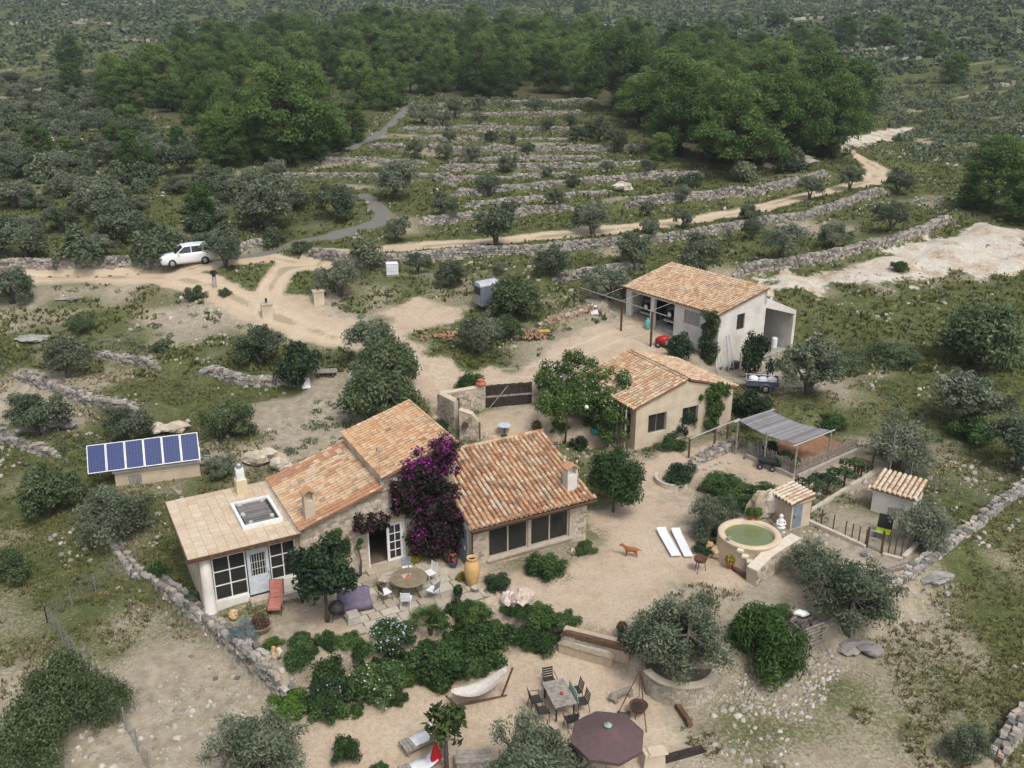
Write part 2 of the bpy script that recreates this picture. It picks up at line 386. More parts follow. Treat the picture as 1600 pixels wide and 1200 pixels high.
def height(X, Y, walls=True):       # from here on read back from the sheet, which is much quicker
    X = np.asarray(X, float); Y = np.clip(np.asarray(Y, float), ry[0], ry[-1] - .01)
    i = np.clip(np.searchsorted(ry, Y) - 1, 0, len(ry) - 2); u = np.clip((X / (Y * .72 + 9) + 1) / 2 * (NC - 1), 0, NC - 1.001); j = u.astype(int); fu = u - j; fv = (Y - ry[i]) / (ry[i + 1] - ry[i])
    return (_Z0[i, j] * (1 - fu) + _Z0[i, j + 1] * fu) * (1 - fv) + (_Z0[i + 1, j] * (1 - fu) + _Z0[i + 1, j + 1] * fu) * fv
def soft(sd, w): return np.clip(.5 + sd / (2 * w), 0, 1)
near = gy < 330
m_road = np.zeros(gx.shape); m_asph = m_road.copy(); m_yard = m_road.copy(); m_rock = m_road.copy()
def polymask(P, w, wob=.5):
    out = np.zeros(gx.shape); xs = [p[0] for p in P]; ys = [p[1] for p in P]
    m = (gx > min(xs) - 3) & (gx < max(xs) + 3) & (gy > min(ys) - 3) & (gy < max(ys) + 3)
    out[m] = soft(inpoly(gx[m], gy[m], P) + (vnoise(gx[m], gy[m], 1.6, 3) - .5) * wob, w); return out
def linemask(P, hw, w):
    out = np.zeros(gx.shape); xs = [p[0] for p in P]; ys = [p[1] for p in P]
    m = (gx > min(xs) - 6) & (gx < max(xs) + 6) & (gy > min(ys) - 6) & (gy < max(ys) + 6)
    d, _ = pdist(gx[m], gy[m], P); out[m] = soft(hw - np.abs(d) + (vnoise(gx[m], gy[m], 1.8, 4) - .5) * .9, w); return out
rutc = np.zeros(gx.shape)
for P, w in ROADS:
    m_road = np.maximum(m_road, linemask(P, w, .8)); rutc = np.maximum(rutc, linemask(P, .22, .3))
for P, w in ASPH: m_asph = np.maximum(m_asph, linemask(P, w, .5))
for P in YARDS: m_yard = np.maximum(m_yard, polymask(P, 1.2, 1.8))
for P in ROCKS: m_rock = np.maximum(m_rock, polymask(P, 1.6, 3.5))
m_lot = polymask(LOT, 2.2, 2.0)
m_for = polymask(FOREST, 4, 3)
sandm = np.maximum(m_road, m_yard)
flat = np.maximum(sandm, m_asph)
rough = (1 - flat) * np.clip((gy - 20) / 10, .3, 1)
gz = gz + rough * ((vnoise(gx, gy, .75, 5) - .5) * .13 + (vnoise(gx, gy, 2.3, 6) - .5) * .22) + flat * (vnoise(gx, gy, 1.4, 7) - .5) * .05
gz = gz + m_rock * ((vnoise(gx, gy, 3.5, 8) - .4) * .9 + (vnoise(gx, gy, 1.1, 9) - .5) * .35)
gz = gz - rutc * 0
# how green each spot is
grass = .55 + (vnoise(gx, gy, 7, 12) - .5) * .9 + (vnoise(gx, gy, 2.2, 13) - .5) * .5
grass += .34 * ss(gy, 66, 92) + .12 * ss(gy, 180, 260)
grass -= .17 * (1 - ss(gy, 38, 46))
grass += .45 * polymask(pl([(1230, 490), (1480, 440), (1600, 560), (1600, 640), (1420, 600), (1290, 560)]), 3)
grass -= .35 * polymask(pl([(1200, 580), (1300, 520), (1440, 640), (1330, 690)]), 2)
grass -= .35 * polymask(pl([(330, 470), (560, 440), (700, 520), (470, 560)]), 3)
grass -= .25 * polymask(pl([(1260, 830), (1380, 800), (1440, 880), (1340, 920)]), 1.5)
track = np.zeros(gx.shape)
for P, w in ROADS[:2] + [(pl([(520, 527), (600, 545), (660, 575), (740, 590), (840, 580), (900, 550), (960, 525), (1000, 515)]), 1), (pl([(660, 575), (670, 610), (700, 640)]), 1)]:
    xs = [p[0] for p in P]; ys = [p[1] for p in P]; m = (gx > min(xs) - 6) & (gx < max(xs) + 6) & (gy > min(ys) - 6) & (gy < max(ys) + 6)
    d, _ = pdist(gx[m], gy[m], P); track[m] = np.maximum(track[m], np.clip(1 - np.abs(np.abs(d) - .75) / .38, 0, 1) * .75)
grass = np.clip(grass - m_lot * .9 + m_for * .2, 0, 1)
def terrain_mat():
    m, t, b = nt('ground')
    P = t.nodes.new('ShaderNodeNewGeometry').outputs['Position']
    def A(n):
        a = t.nodes.new('ShaderNodeAttribute'); a.attribute_name = n; return a.outputs['Fac']
    nA = noise(t, P, .35, 4, .6); nB = noise(t, P, 1.7, 4, .62); nC = noise(t, P, 7.5, 3, .65); nD = noise(t, P, 30, 2, .6)
    def edge(mask, n, k=.7, w=.10):
        v = mth(t, 'ADD', mask, mth(t, 'MULTIPLY', mth(t, 'SUBTRACT', n, .5), k))
        r = ramp(t, [(.5 - w, (0, 0, 0)), (.5 + w, (1, 1, 1))]); t.links.new(v, r.inputs[0]); return r.outputs[0]
    # bare soil with limestone crumbs
    rs = ramp(t, [(.25, (.25, .205, .14)), (.5, (.375, .32, .235)), (.75, (.48, .425, .33))]); t.links.new(nB, rs.inputs[0])
    vo = t.nodes.new('ShaderNodeTexVoronoi'); vo.inputs['Scale'].default_value = 4.2; vo.inputs['Randomness'].default_value = 1; t.links.new(P, vo.inputs['Vector'])
    st = ramp(t, [(.13, (1, 1, 1)), (.24, (0, 0, 0))]); t.links.new(vo.outputs['Distance'], st.inputs[0])
    stm = mth(t, 'MULTIPLY', st.outputs[0], edge(nA, nB, .9, .12))
    soil = mixc(t, mth(t, 'MULTIPLY', stm, .75), rs.outputs[0], (.55, .51, .44))
    # grass of several greens
    rg = ramp(t, [(.2, (.048, .063, .023)), (.45, (.092, .111, .040)), (.62, (.150, .156, .064)), (.8, (.26, .235, .13))]); t.links.new(nB, rg.inputs[0])
    rg2 = ramp(t, [(.3, (.55, .55, .5)), (.7, (1.25, 1.25, 1.2))]); t.links.new(nC, rg2.inputs[0])
    gcol = mixc(t, .9, rg.outputs[0], rg2.outputs[0], 'MULTIPLY')
    nmix = mth(t, 'ADD', mth(t, 'MULTIPLY', nB, .4), mth(t, 'MULTIPLY', nC, .6))
    gm = edge(A('m_grass'), nmix, 1.7, .16)
    c = mixc(t, gm, soil, gcol)
    # needle litter under the wood
    rl = ramp(t, [(.3, (.06, .05, .03)), (.7, (.13, .11, .06))]); t.links.new(nC, rl.inputs[0])
    c = mixc(t, mth(t, 'MULTIPLY', A('m_for'), .8), c, rl.outputs[0])
    # bare rock
    rr = ramp(t, [(.28, (.36, .245, .15)), (.42, (.56, .46, .36)), (.55, (.66, .61, .54)), (.72, (.50, .47, .42))]); t.links.new(noise(t, P, .55, 5, .65), rr.inputs[0])
    rc = mixc(t, .7, rr.outputs[0], rg2.outputs[0], 'MULTIPLY')
    c = mixc(t, edge(A('m_rock'), nB, .95, .07), c, rc)
    # sandy drive and yard
    rd = ramp(t, [(.28, (.385, .29, .20)), (.5, (.485, .385, .282)), (.72, (.56, .46, .35))]); t.links.new(mth(t, 'ADD', mth(t, 'MULTIPLY', nA, .55), mth(t, 'MULTIPLY', nB, .45)), rd.inputs[0])
    rf = ramp(t, [(.25, (.86, .86, .85)), (.7, (1.06, 1.06, 1.06))]); t.links.new(nD, rf.inputs[0])
    rf2 = ramp(t, [(.32, (.80, .79, .77)), (.5, (1, 1, 1)), (.7, (1.1, 1.1, 1.1))]); t.links.new(nC, rf2.inputs[0])
    sand = mixc(t, 1.0, rd.outputs[0], rf.outputs[0], 'MULTIPLY'); sand = mixc(t, .85, sand, rf2.outputs[0], 'MULTIPLY')
    soil = mixc(t, .7, soil, rf2.outputs[0], 'MULTIPLY')
    pe = ramp(t, [(.07, (1, 1, 1)), (.13, (0, 0, 0))]); v2 = t.nodes.new('ShaderNodeTexVoronoi'); v2.inputs['Scale'].default_value = 5.5; t.links.new(P, v2.inputs['Vector']); t.links.new(v2.outputs['Distance'], pe.inputs[0])
    sand = mixc(t, mth(t, 'MULTIPLY', pe.outputs[0], mth(t, 'MULTIPLY', nB, .8)), sand, (.33, .27, .2))
    ochre = mixc(t, .4, sand, (.58, .46, .30))
    sm = edge(A('m_sand'), nmix, 1.15, .12)
    c = mixc(t, sm, c, mixc(t, A('m_road'), sand, ochre))
    c = mixc(t, mth(t, 'MULTIPLY', edge(A('m_track'), nC, .9, .2), .4), c, (.62, .545, .43))
    # worn green strip between the wheel ruts
    c = mixc(t, mth(t, 'MULTIPLY', edge(A('m_rut'), nC, 1.6, .1), .55), c, (.22, .185, .09))
    asp = mixc(t, nC, (.15, .142, .128), (.25, .235, .21))
    c = mixc(t, edge(A('m_asph'), nC, .5, .1), c, asp)
    t.links.new(c, b.inputs['Base Color']); b.inputs['Roughness'].default_value = .95; b.inputs['Specular IOR Level'].default_value = .15
    hb = mth(t, 'ADD', mth(t, 'MULTIPLY', nC, 1.0), mth(t, 'ADD', mth(t, 'MULTIPLY', nD, .35), mth(t, 'MULTIPLY', stm, .35)))
    bump(t, b, mth(t, 'MULTIPLY', hb, mth(t, 'SUBTRACT', 1.0, mth(t, 'MULTIPLY', A('m_sand'), .72))), .75, .12)
    return m
GROUND_M = terrain_mat()
idx = np.arange(shape[0] * shape[1]).reshape(shape)
F = np.stack([idx[:-1, :-1], idx[:-1, 1:], idx[1:, 1:], idx[1:, :-1]], -1).reshape(-1, 4)
fm = lambda a: a[F].mean(1)
fr, fy, fk, fa = fm(m_road), fm(m_yard), fm(m_rock), fm(m_asph)
cls = np.zeros(len(F), int); cls[fk > .5] = 3; cls[fa > .5] = 4; cls[fy > .5] = 2; cls[(fr > .5) & (fr >= fy)] = 1
def submesh(name, sel, kind='structure'):
    f = F[sel]; u, inv = np.unique(f, return_inverse=True); f2 = inv.reshape(-1, 4)
    me = fastmesh(name, np.stack([gx[u], gy[u], gz[u]], -1), f2, np.zeros(len(f2)), GROUND_M)
    for an, arr in (('m_sand', sandm), ('m_road', m_road), ('m_grass', grass), ('m_rock', m_rock), ('m_asph', m_asph), ('m_for', m_for), ('m_rut', rutc), ('m_track', track)):
        a = me.attributes.new(an, 'FLOAT', 'POINT'); a.data.foreach_set('value', arr[u].astype(np.float32))
    me.polygons.foreach_set('use_smooth', np.ones(len(f2), bool))
    return obj(name, me, None, kind)
for k, n in ((0, 'ground'), (1, 'dirt_road'), (2, 'gravel_yard'), (3, 'bare_rock'), (4, 'asphalt_track')):
    submesh(n, cls == k)
def gbil(x, y):
    """surface height of the built ground sheet (with its small relief)"""
    i = np.clip(np.searchsorted(ry, y) - 1, 0, len(ry) - 2); u = (x / (y * .72 + 9) + 1) / 2 * (NC - 1); j = np.clip(u.astype(int), 0, NC - 2)
    fv = (y - ry[i]) / (ry[i + 1] - ry[i]); fu = np.clip(u - j, 0, 1); Z = gz.reshape(shape)
    return (Z[i, j] * (1 - fu) + Z[i, j + 1] * fu) * (1 - fv) + (Z[i + 1, j] * (1 - fu) + Z[i + 1, j + 1] * fu) * fv
def gmask(arr, x, y):
    i = np.clip(np.searchsorted(ry, y) - 1, 0, len(ry) - 2); u = (x / (y * .72 + 9) + 1) / 2 * (NC - 1); j = np.clip(np.round(u).astype(int), 0, NC - 1)
    return arr.reshape(shape)[i, j]
def gp(px, py, dz=0.0):
    p = on(px, py); p[2] = float(gbil(np.array([p[0]]), np.array([p[1]]))[0]) + dz; return p

# ------------------------------------------------------------------ dry stone walls
STONE = mat_rnd('dry_stone', [(0, (.15, .14, .125)), (.3, (.255, .24, .212)), (.6, (.37, .345, .305)), (.85, (.47, .435, .38)), (1, (.43, .34, .25))], dirt=.45, sc=1.2)
FILL = mat('wall_earth', (.16, .13, .095), (.08, .065, .045), 2)
REDSTONE = mat_rnd('red_stone', [(0, (.22, .15, .10)), (.5, (.40, .29, .2)), (1, (.5, .42, .33))], dirt=.3)
def stone_wall(P, label, top=.12, size=.3, thick=.55, low=None, m=None, extra=0, zfun=None):
    P = [np.array(p[:2]) for p in P]
    cx, cy = P[len(P) // 2]; o = np.array([cx, cy, 0])
    root = thing('dry_stone_wall', label, 'stone wall', (cx, cy, 0))
    mb = MB(); fill = MB()
    seg = [np.linalg.norm(P[i + 1] - P[i]) for i in range(len(P) - 1)]; L = sum(seg)
    def pt(s):
        for i, g in enumerate(seg):
            if s <= g or i == len(seg) - 1:
                d = (P[i + 1] - P[i]) / g; return P[i] + d * s, d
            s -= g
    step = .5; n = max(2, int(L / step)); prof = []
    for k in range(n + 1):
        p, d = pt(L * k / n); nrm = np.array([-d[1], d[0]])
        lo = p - nrm * .55; up = p + nrm * (.55 + thick * .4)
        zl = hz(*lo) - .08; zu = hz(*up) + top + (vnoise(np.array([p[0]]), np.array([p[1]]), 2.5, 31)[0] - .5) * .35
        e = min(k, n - k) / n * L
        if e < 1.2: zu = zl + (zu - zl) * (.45 + .55 * e / 1.2)
        prof.append((p, d, nrm, zl, max(zu, zl + .25) + extra))
    for k in range(n):
        p, d, nrm, zl, zu = prof[k]; q, d2, n2, zl2, zu2 = prof[k + 1]
        a0 = p - nrm * (.0); b0 = q - n2 * (.0); a1 = p + nrm * (thick - .1); b1 = q + n2 * (thick - .1)
        fill.hexa([(*(v - o[:2]), z) for v, z in ((a0, zl - .3), (b0, zl2 - .3), (b1, zl2 - .3), (a1, zl - .3))], [(*(v - o[:2]), z) for v, z in ((a0, zu - .09), (b0, zu2 - .09), (b1, zu2 - .09), (a1, zu - .09))])
    s = 0
    def prf(s):
        k = min(n - 1, int(s / L * n)); f = s / L * n - k; a, b = prof[k], prof[k + 1]
        return a[0] * (1 - f) + b[0] * f, a[1], a[2], a[3] * (1 - f) + b[3] * f, a[4] * (1 - f) + b[4] * f
    # face courses
    c = 0
    while True:
        h0 = c * size * .58; any_ = False; s = rnd.uniform(0, size * .5)
        while s < L:
            ln = size * rnd.uniform(.65, 1.6); p, d, nrm, zl, zu = prf(min(L, s + ln / 2))
            if zl + h0 < zu - .02:
                any_ = True; hh = size * rnd.uniform(.45, .72)
                q = p - nrm * rnd.uniform(-.02, .06) + nrm * .08
                mb.rock((q[0] - o[0], q[1] - o[1], zl + h0 + hh * .5), ln * .97, size * .9, hh, math.atan2(d[1], d[0]) + rnd.uniform(-.3, .3), jit=.3)
            s += ln
        c += 1
        if not any_ or c > 14: break
    s = 0
    while s < L:  # cap stones
        ln = size * rnd.uniform(.8, 1.8); p, d, nrm, zl, zu = prf(min(L, s + ln / 2))
        for w in ((.1, .42) if thick > .4 else (.15,)):
            q = p + nrm * (w + rnd.uniform(-.06, .06)); hh = size * rnd.uniform(.35, .7)
            mb.rock((q[0] - o[0], q[1] - o[1], zu - .03 + rnd.uniform(-.05, .07)), ln, size * rnd.uniform(.8, 1.2), hh, math.atan2(d[1], d[0]) + rnd.uniform(-.5, .5))
        if rnd.random() < .35:  # fallen stones at the foot
            q = p - nrm * rnd.uniform(.3, 1.3); mb.rock((q[0] - o[0], q[1] - o[1], hz(*q) + .02), size * rnd.uniform(.5, 1), size * rnd.uniform(.5, .9), size * .5, rnd.uniform(0, 3))
        s += ln
    fill.build('wall_core', FILL, root); mb.build('stones', m or STONE, root, kind='stuff')
    return root
for P, hgt, reach, lab in WALLS:
    d = P[0][1]; stone_wall(P, lab, .10, .28 if d < 70 else .34, .55 if d < 95 else .38, m=REDSTONE if 'reddish' in lab else None)
for P, lab, top in EDGE_WALLS: stone_wall(P, lab, top, .27)
# ------------------------------------------------------------------ shared building helpers
TILE_STOPS = [(0, (.30, .145, .09)), (.15, (.44, .235, .135)), (.34, (.53, .305, .165)), (.55, (.56, .365, .215)), (.75, (.58, .43, .285)), (.9, (.59, .49, .36)), (1, (.34, .26, .19))]
PALE_STOPS = [(0, (.44, .22, .125)), (.25, (.52, .325, .19)), (.5, (.58, .42, .265)), (.75, (.61, .49, .34)), (1, (.42, .32, .225))]
TILE_O = mat_rnd('roof_tile_single', TILE_STOPS, src='obj', dirt=.7, dirtcol=(.17, .12, .085), sc=1.3, fine=9)
TILE_A = mat_rnd('roof_tile_many', TILE_STOPS, dirt=.45, dirtcol=(.27, .19, .13), sc=1.3, fine=9)
TILE_P = mat_rnd('roof_tile_pale', PALE_STOPS, dirt=.4, dirtcol=(.30, .22, .15), sc=.8, fine=8)
TILE_C = mat_rnd('roof_tile_cream', [(0, (.54, .38, .25)), (.4, (.62, .50, .36)), (1, (.66, .58, .46))], dirt=.3, dirtcol=(.4, .29, .2), sc=1.5, fine=8)
CHANNEL = mat('tile_channel', (.27, .15, .085), (.12, .07, .045), 3)
STONES_M = mat_rnd('masonry_stone', [(0, (.30, .235, .17)), (.3, (.45, .37, .28)), (.7, (.56, .49, .39)), (1, (.62, .55, .45))], dirt=.25, dirtcol=(.25, .2, .15))
MORTAR = mat('mortar', (.50, .43, .33), (.40, .33, .25), 2.5, bmp=.4)
PLASTER_C = mat('cream_plaster', (.61, .515, .385), (.46, .375, .27), 1.1, bmp=.3)
PLASTER_W = mat('white_plaster', (.74, .71, .65), (.56, .515, .44), .8, bmp=.25)
PLASTER_Y = mat('yellow_plaster', (.66, .57, .36), (.56, .48, .31), 1.2, bmp=.2)
WHITE = mat('white_paint', (.80, .80, .78), (.66, .66, .64), 3, rough=.5)
FADED = mat('faded_blue_paint', (.62, .67, .70), (.47, .50, .52), 3.5, rough=.55)
WOOD = mat('brown_wood', (.15, .085, .05), (.07, .042, .027), 5, bmp=.4)
GREYWOOD = mat('grey_wood', (.36, .325, .28), (.20, .175, .145), 6, bmp=.5)
PALEWOOD = mat('pale_wood', (.50, .43, .34), (.36, .30, .23), 6, bmp=.4)
DARKWOOD = mat('dark_wood', (.055, .04, .034), (.022, .018, .017), 6, bmp=.4)
IRON = mat('black_iron', (.030, .029, .028), (.055, .045, .038), 8, rough=.55, spec=.4)
RUST = mat('rusty_iron', (.13, .066, .035), (.07, .04, .028), 9, bmp=.3)
STEEL = mat('grey_steel', (.42, .43, .44), (.30, .31, .32), 5, rough=.42, metal=.6)
GALV = mat('galvanised', (.55, .56, .56), (.42, .43, .43), 6, rough=.45, metal=.4)
GLASS = glassmat('window_glass', (.42, .45, .44), .42)
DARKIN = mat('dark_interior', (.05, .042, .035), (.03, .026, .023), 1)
FLOORIN = mat('room_floor', (.18, .13, .09), (.13, .095, .07), 2)
TERRA = mat('terracotta', (.46, .17, .085), (.34, .12, .06), 5)
OCHRE = mat('ochre_clay', (.62, .40, .17), (.52, .33, .15), 3)
BLUEGREY = mat('blue_grey_door', (.22, .26, .30), (.16, .19, .22), 3, rough=.6)
CLOTH_W = mat('white_cloth', (.78, .78, .77), (.66, .66, .66), 4)
PLASTIC_W = mat('white_plastic', (.78, .79, .80), (.70, .71, .72), 2, rough=.4)
RUBBER = mat('black_rubber', (.022, .022, .022), (.035, .034, .032), 8, rough=.8)

def panel(mb, a0, a1, z0, z1, y0, y1, holes=(), axis='a'):
    """wall slab from (a0..a1, z0..z1), y0..y1 thick, leaving the holes open"""
    xs = sorted({a0, a1, *[h[0] for h in holes], *[h[1] for h in holes]}); zs = sorted({z0, z1, *[h[2] for h in holes], *[h[3] for h in holes]})
    for i in range(len(xs) - 1):
        for j in range(len(zs) - 1):
            xm, zm = (xs[i] + xs[i + 1]) / 2, (zs[j] + zs[j + 1]) / 2
            if any(h[0] < xm < h[1] and h[2] < zm < h[3] for h in holes): continue
            if axis == 'a': mb.box(xs[i], xs[i + 1], y0, y1, zs[j], zs[j + 1])
            else: mb.box(y0, y1, xs[i], xs[i + 1], zs[j], zs[j + 1])
def cladding(mb, a0, a1, z0, zt, y, holes=(), size=.26, axis='a', side=-1, out=.05):
    """stones set into a wall face; zt is a number or a function of a"""
    zf = zt if callable(zt) else (lambda a: zt)
    z = z0
    while z < max(zf(a0), zf(a1)):
        hh = size * rnd.uniform(.38, .7); a = a0
        while a < a1 - .03:
            ln = min(size * rnd.uniform(.6, 1.7), a1 - a); am, zm = a + ln / 2, z + hh / 2
            if zm + hh * .4 < zf(am) and not any(h[0] - ln * .5 < am < h[1] + ln * .5 and h[2] - hh * .5 < zm < h[3] + hh * .5 for h in holes):
                o = rnd.uniform(.2, 1) * out; c = (am, y + side * o * .5 - side * .04) if axis == 'a' else (y + side * o * .5 - side * .04, am)
                if axis == 'a': mb.rock((c[0], c[1], zm), ln * .94, .08 + o, hh * .92, 0, jit=.09)
                else: mb.rock((c[0], c[1], zm), .08 + o, ln * .94, hh * .92, 0, jit=.09)
            a += ln
        z += hh
def tile_mesh(mb, o, u, v, n, w, ln, seg=5, r=None, lift=0.0):
    """one barrel cover tile: o = lower end centre, u across, v up the slope, n normal"""
    vs = []
    for e, (k, d, l) in enumerate(((1.0, 0, .018), (.82, ln, 0))):
        for i in range(seg + 1):
            a = math.pi * i / seg; x = -math.cos(a) * w / 2 * k; h = math.sin(a) * w * .42 * k + l + lift
            vs.append(o + u * x + v * d + n * h)
    k = seg + 1; fs = [(i, i + 1, k + i + 1, k + i) for i in range(seg)]
    fs.append(tuple(range(seg + 1))[::-1])
    mb.add([tuple(p) for p in vs], fs, r)
def tiled_roof(root, name, p0, across, up, m_many, individual=0, pitch=.27, expo=.31, rmap=None, slab=.10, parent_name='roof', edge=True):
    """sloping roof of barrel tiles; p0 lower corner, across and up its edge vectors (local)"""
    p0, across, up = Vector(p0), Vector(across), Vector(up); W_, H_ = across.length, up.length; u = across / W_; v = up / H_; n = u.cross(v)
    if n.z < 0: n = -n
    mb = MB(); lo = [p0, p0 + across, p0 + across + up, p0 + up]
    mb.hexa([tuple(q - n * slab) for q in lo], [tuple(q) for q in lo])
    roof = mb.build(name, CHANNEL, root)
    nc = max(1, round(W_ / pitch)); nrw = max(1, round(H_ / expo)); pw = W_ / nc; ex = H_ / nrw
    many = MB(); count = 0; protos = []
    if individual:
        for k in range(4):
            t = MB(); tile_mesh(t, Vector((0, 0, 0)), u, v, n, pw * rnd.uniform(.74, .82), ex * 1.16, lift=.012 * k); protos.append(t.mesh('roof_tile', TILE_O))
    for j in range(nrw):
        for i in range(nc):
            wob = rnd.uniform(-.012, .012)
            o = p0 + u * (pw * (i + .5) + wob) + v * (ex * j - .05 + rnd.uniform(-.015, .015)) + n * rnd.uniform(.0, .012)
            if count < individual:
                t = obj('roof_tile', protos[rnd.randrange(4)], roof, None, o); count += 1
            else:
                rv = rnd.random() if rmap is None else rmap(i / nc, j / nrw)
                tile_mesh(many, o, u + v * rnd.uniform(-.03, .03), v, n, pw * rnd.uniform(.72, .84), ex * 1.16, r=rv)
    # channel tiles peeping out at the eave
    for i in range(nc + 1):
        o = p0 + u * (pw * i) - v * .06 + n * .02
        many.add([tuple(o - u * pw * .3 + n * .03), tuple(o - n * .03), tuple(o + u * pw * .3 + n * .03), tuple(o + u * pw * .3 + v * .3 + n * .03), tuple(o - n * .03 + v * .3), tuple(o - u * pw * .3 + v * .3 + n * .03)], [(0, 1, 4, 5), (1, 2, 3, 4)], rnd.random())
    many.build('roof_tiles', m_many, roof, kind='stuff')
    return roof, (p0, u, v, n)
def glazed(root, name, a0, a1, z0, z1, y, cols, rows, fr=.06, bar=.035, m=None, axis='a', pm=None, dep=.07):
    """a window: frame with bars, and each pane a piece of its own"""
    m = m or WHITE; f = MB(); d = dep / 2
    def bx(x0, x1, za, zb, k=1.0):
        (f.box(x0, x1, y - d * k, y + d * k, za, zb) if axis == 'a' else f.box(y - d * k, y + d * k, x0, x1, za, zb))
    bx(a0, a0 + fr, z0, z1); bx(a1 - fr, a1, z0, z1); bx(a0 + fr, a1 - fr, z0, z0 + fr); bx(a0 + fr, a1 - fr, z1 - fr, z1)
    iw = (a1 - a0 - 2 * fr) / cols; ih = (z1 - z0 - 2 * fr) / rows
    for i in range(1, cols): x = a0 + fr + iw * i; bx(x - bar / 2, x + bar / 2, z0 + fr, z1 - fr, .8)
    for j in range(1, rows): z = z0 + fr + ih * j; bx(a0 + fr, a1 - fr, z - bar / 2, z + bar / 2, .7)
    w = f.build(name, m, root)
    for i in range(cols):
        for j in range(rows):
            p = MB(); x0 = a0 + fr + iw * i + bar * .5; x1 = x0 + iw - bar; za = z0 + fr + ih * j + bar * .5; zb = za + ih - bar
            (p.box(x0, x1, y - .004, y + .004, za, zb) if axis == 'a' else p.box(y - .004, y + .004, x0, x1, za, zb))
            p.build('pane', pm or GLASS, w)
    return w
def chimney(root, a, b, z, w, d, h, m, style):
    c = MB(); c.box(a - w / 2, a + w / 2, b - d / 2, b + d / 2, z - .6, z + h)
    if style == 'tile':
        c = MB(); c.box(a - w / 2, a + w / 2, b - d / 2, b + d / 2, z - .6, z + h * .62)
        for sx in (-1, 1): c.box(a + sx * (w / 2 - .03) - .03, a + sx * (w / 2 - .03) + .03, b - d / 2, b + d / 2, z + h * .62, z + h * .85)
        c.box(a - w / 2 + .061, a + w / 2 - .061, b + .02, b + d / 2, z + h * .62, z + h * .85)
        ch = c.build('chimney', m, root)
        cap = MB()
        for sx in (-1, 1):
            cap.hexa([(a + sx * (w / 2 + .08), b - d / 2 - .06, z + h * .84), (a, b - d / 2 - .06, z + h), (a, b + d / 2 + .06, z + h), (a + sx * (w / 2 + .08), b + d / 2 + .06, z + h * .84)],
                     [(a + sx * (w / 2 + .08), b - d / 2 - .06, z + h * .90), (a, b - d / 2 - .06, z + h + .07), (a, b + d / 2 + .06, z + h + .07), (a + sx * (w / 2 + .08), b + d / 2 + .06, z + h * .90)], .3)
        cap.build('chimney_cap', TILE_A, ch)
    else:
        ch = c.build('chimney', m, root)
        s = MB(); s.box(a - w * .36, a + w * .36, b - d * .36, b + d * .36, z + h, z + h * 1.75); s.build('flue', WHITE, ch)
        cp = MB(); cp.lathe([(.001, .30), (.10, .27), (.15, .18), (.15, .1), (.1, .02), (.1, 0)], 14, (a, b, z + h * 1.75)); cp.build('cowl', STEEL, ch, True)
    return ch

# ------------------------------------------------------------------ the main house
HO, HD = (-13.5, 34.9, 0.0), R(28)
house = thing('stone_house', 'main stone farmhouse with stepped tile roofs and a glazed sunroom', 'house', HO, HD)
def HW(a, b, z=0):
    c, s = math.cos(HD), math.sin(HD); return np.array([HO[0] + a * c - b * s, HO[1] + a * s + b * c, z])
# rooms: floor slabs
f = MB(); f.box(.15, 8.4, .45, 5.4, -.6, .2); f.build('floor', FLOORIN, house)
f = MB(); f.box(8.4, 11.9, .45, 5.4, -.6, .15); f.build('floor', FLOORIN, house)
f = MB(); f.box(12.05, 18.2, -1.9, 2.4, -.6, .1); f.build('floor', FLOORIN, house)
# sunroom
w = MB(); panel(w, .0, 4.35, -.6, 2.95, 5.4, 5.65); w.build('back_wall', PLASTER_C, house)
w = MB(); panel(w, 4.2, 4.4, -.6, 2.95, .3, .5); w.build('corner_post', PLASTER_C, house)
w = MB(); w.box(.45, 1.95, .15, .4, -.5, .42); w.build('sill_wall', PLASTER_W, house)
w = MB(); w.box(3.0, 4.2, .15, .4, -.5, .75); w.build('sill_wall', PLASTER_W, house)
w = MB(); w.lathe([(.36, -.7), (.34, -.25), (.27, -.2), (.25, 1.2), (.25, 3.0)], 14, (.22, .2, 0)); w.build('pillar', PLASTER_W, house, True)
w = MB(); w.hexa([(-.02, .5, -.6), (.3, .5, -.6), (.3, 5.4, -.6), (-.02, 5.4, -.6)], [(-.06, .45, 2.95), (.15, .45, 2.95), (.15, 5.4, 2.95), (-.06, 5.4, 2.95)])
w.build('side_wall', PLASTER_C, house)
glazed(house, 'window', .5, 1.95, .43, 2.62, .28, 2, 3, .05, .05)
glazed(house, 'window', 3.02, 4.2, .77, 2.62, .28, 2, 3, .05, .05)
w = MB(); w.box(.45, 4.3, .2, .36, 2.63, 2.95); w.build('lintel', WOOD, house)
dm = MB(); dm.box(2.0, 2.97, .22, .30, .3, 1.25); dm.box(2.0, 2.15, .22, .30, 1.25, 2.35); dm.box(2.82, 2.97, .22, .30, 1.25, 2.35); dm.box(2.0, 2.97, .22, .30, 2.35, 2.6)
door = dm.build('door', FADED, house)
p = MB(); p.box(2.151, 2.819, .255, .263, 1.251, 2.349); p.build('pane', GLASS, door)
g = MB()
for k in range(6): x = 2.2 + k * .115; g.tube([(x, .2, 1.25), (x, .2, 2.35)], .012, 5)
for z in (1.6, 1.95): g.tube([(2.15, .2, z), (2.82, .2, z)], .01, 5)
g.build('grille', WHITE, door)
p = MB(); p.box(2.2, 2.77, .205, .225, .55, 1.05); p.build('door_panel', FADED, door)
p = MB(); p.obox((2.9, .19, 1.3), .03, .06, .12); p.build('handle', IRON, door)
st = MB(); st.box(1.9, 3.1, -.35, .14, -.2, .26); st.build('doorstep', PALEWOOD, house)
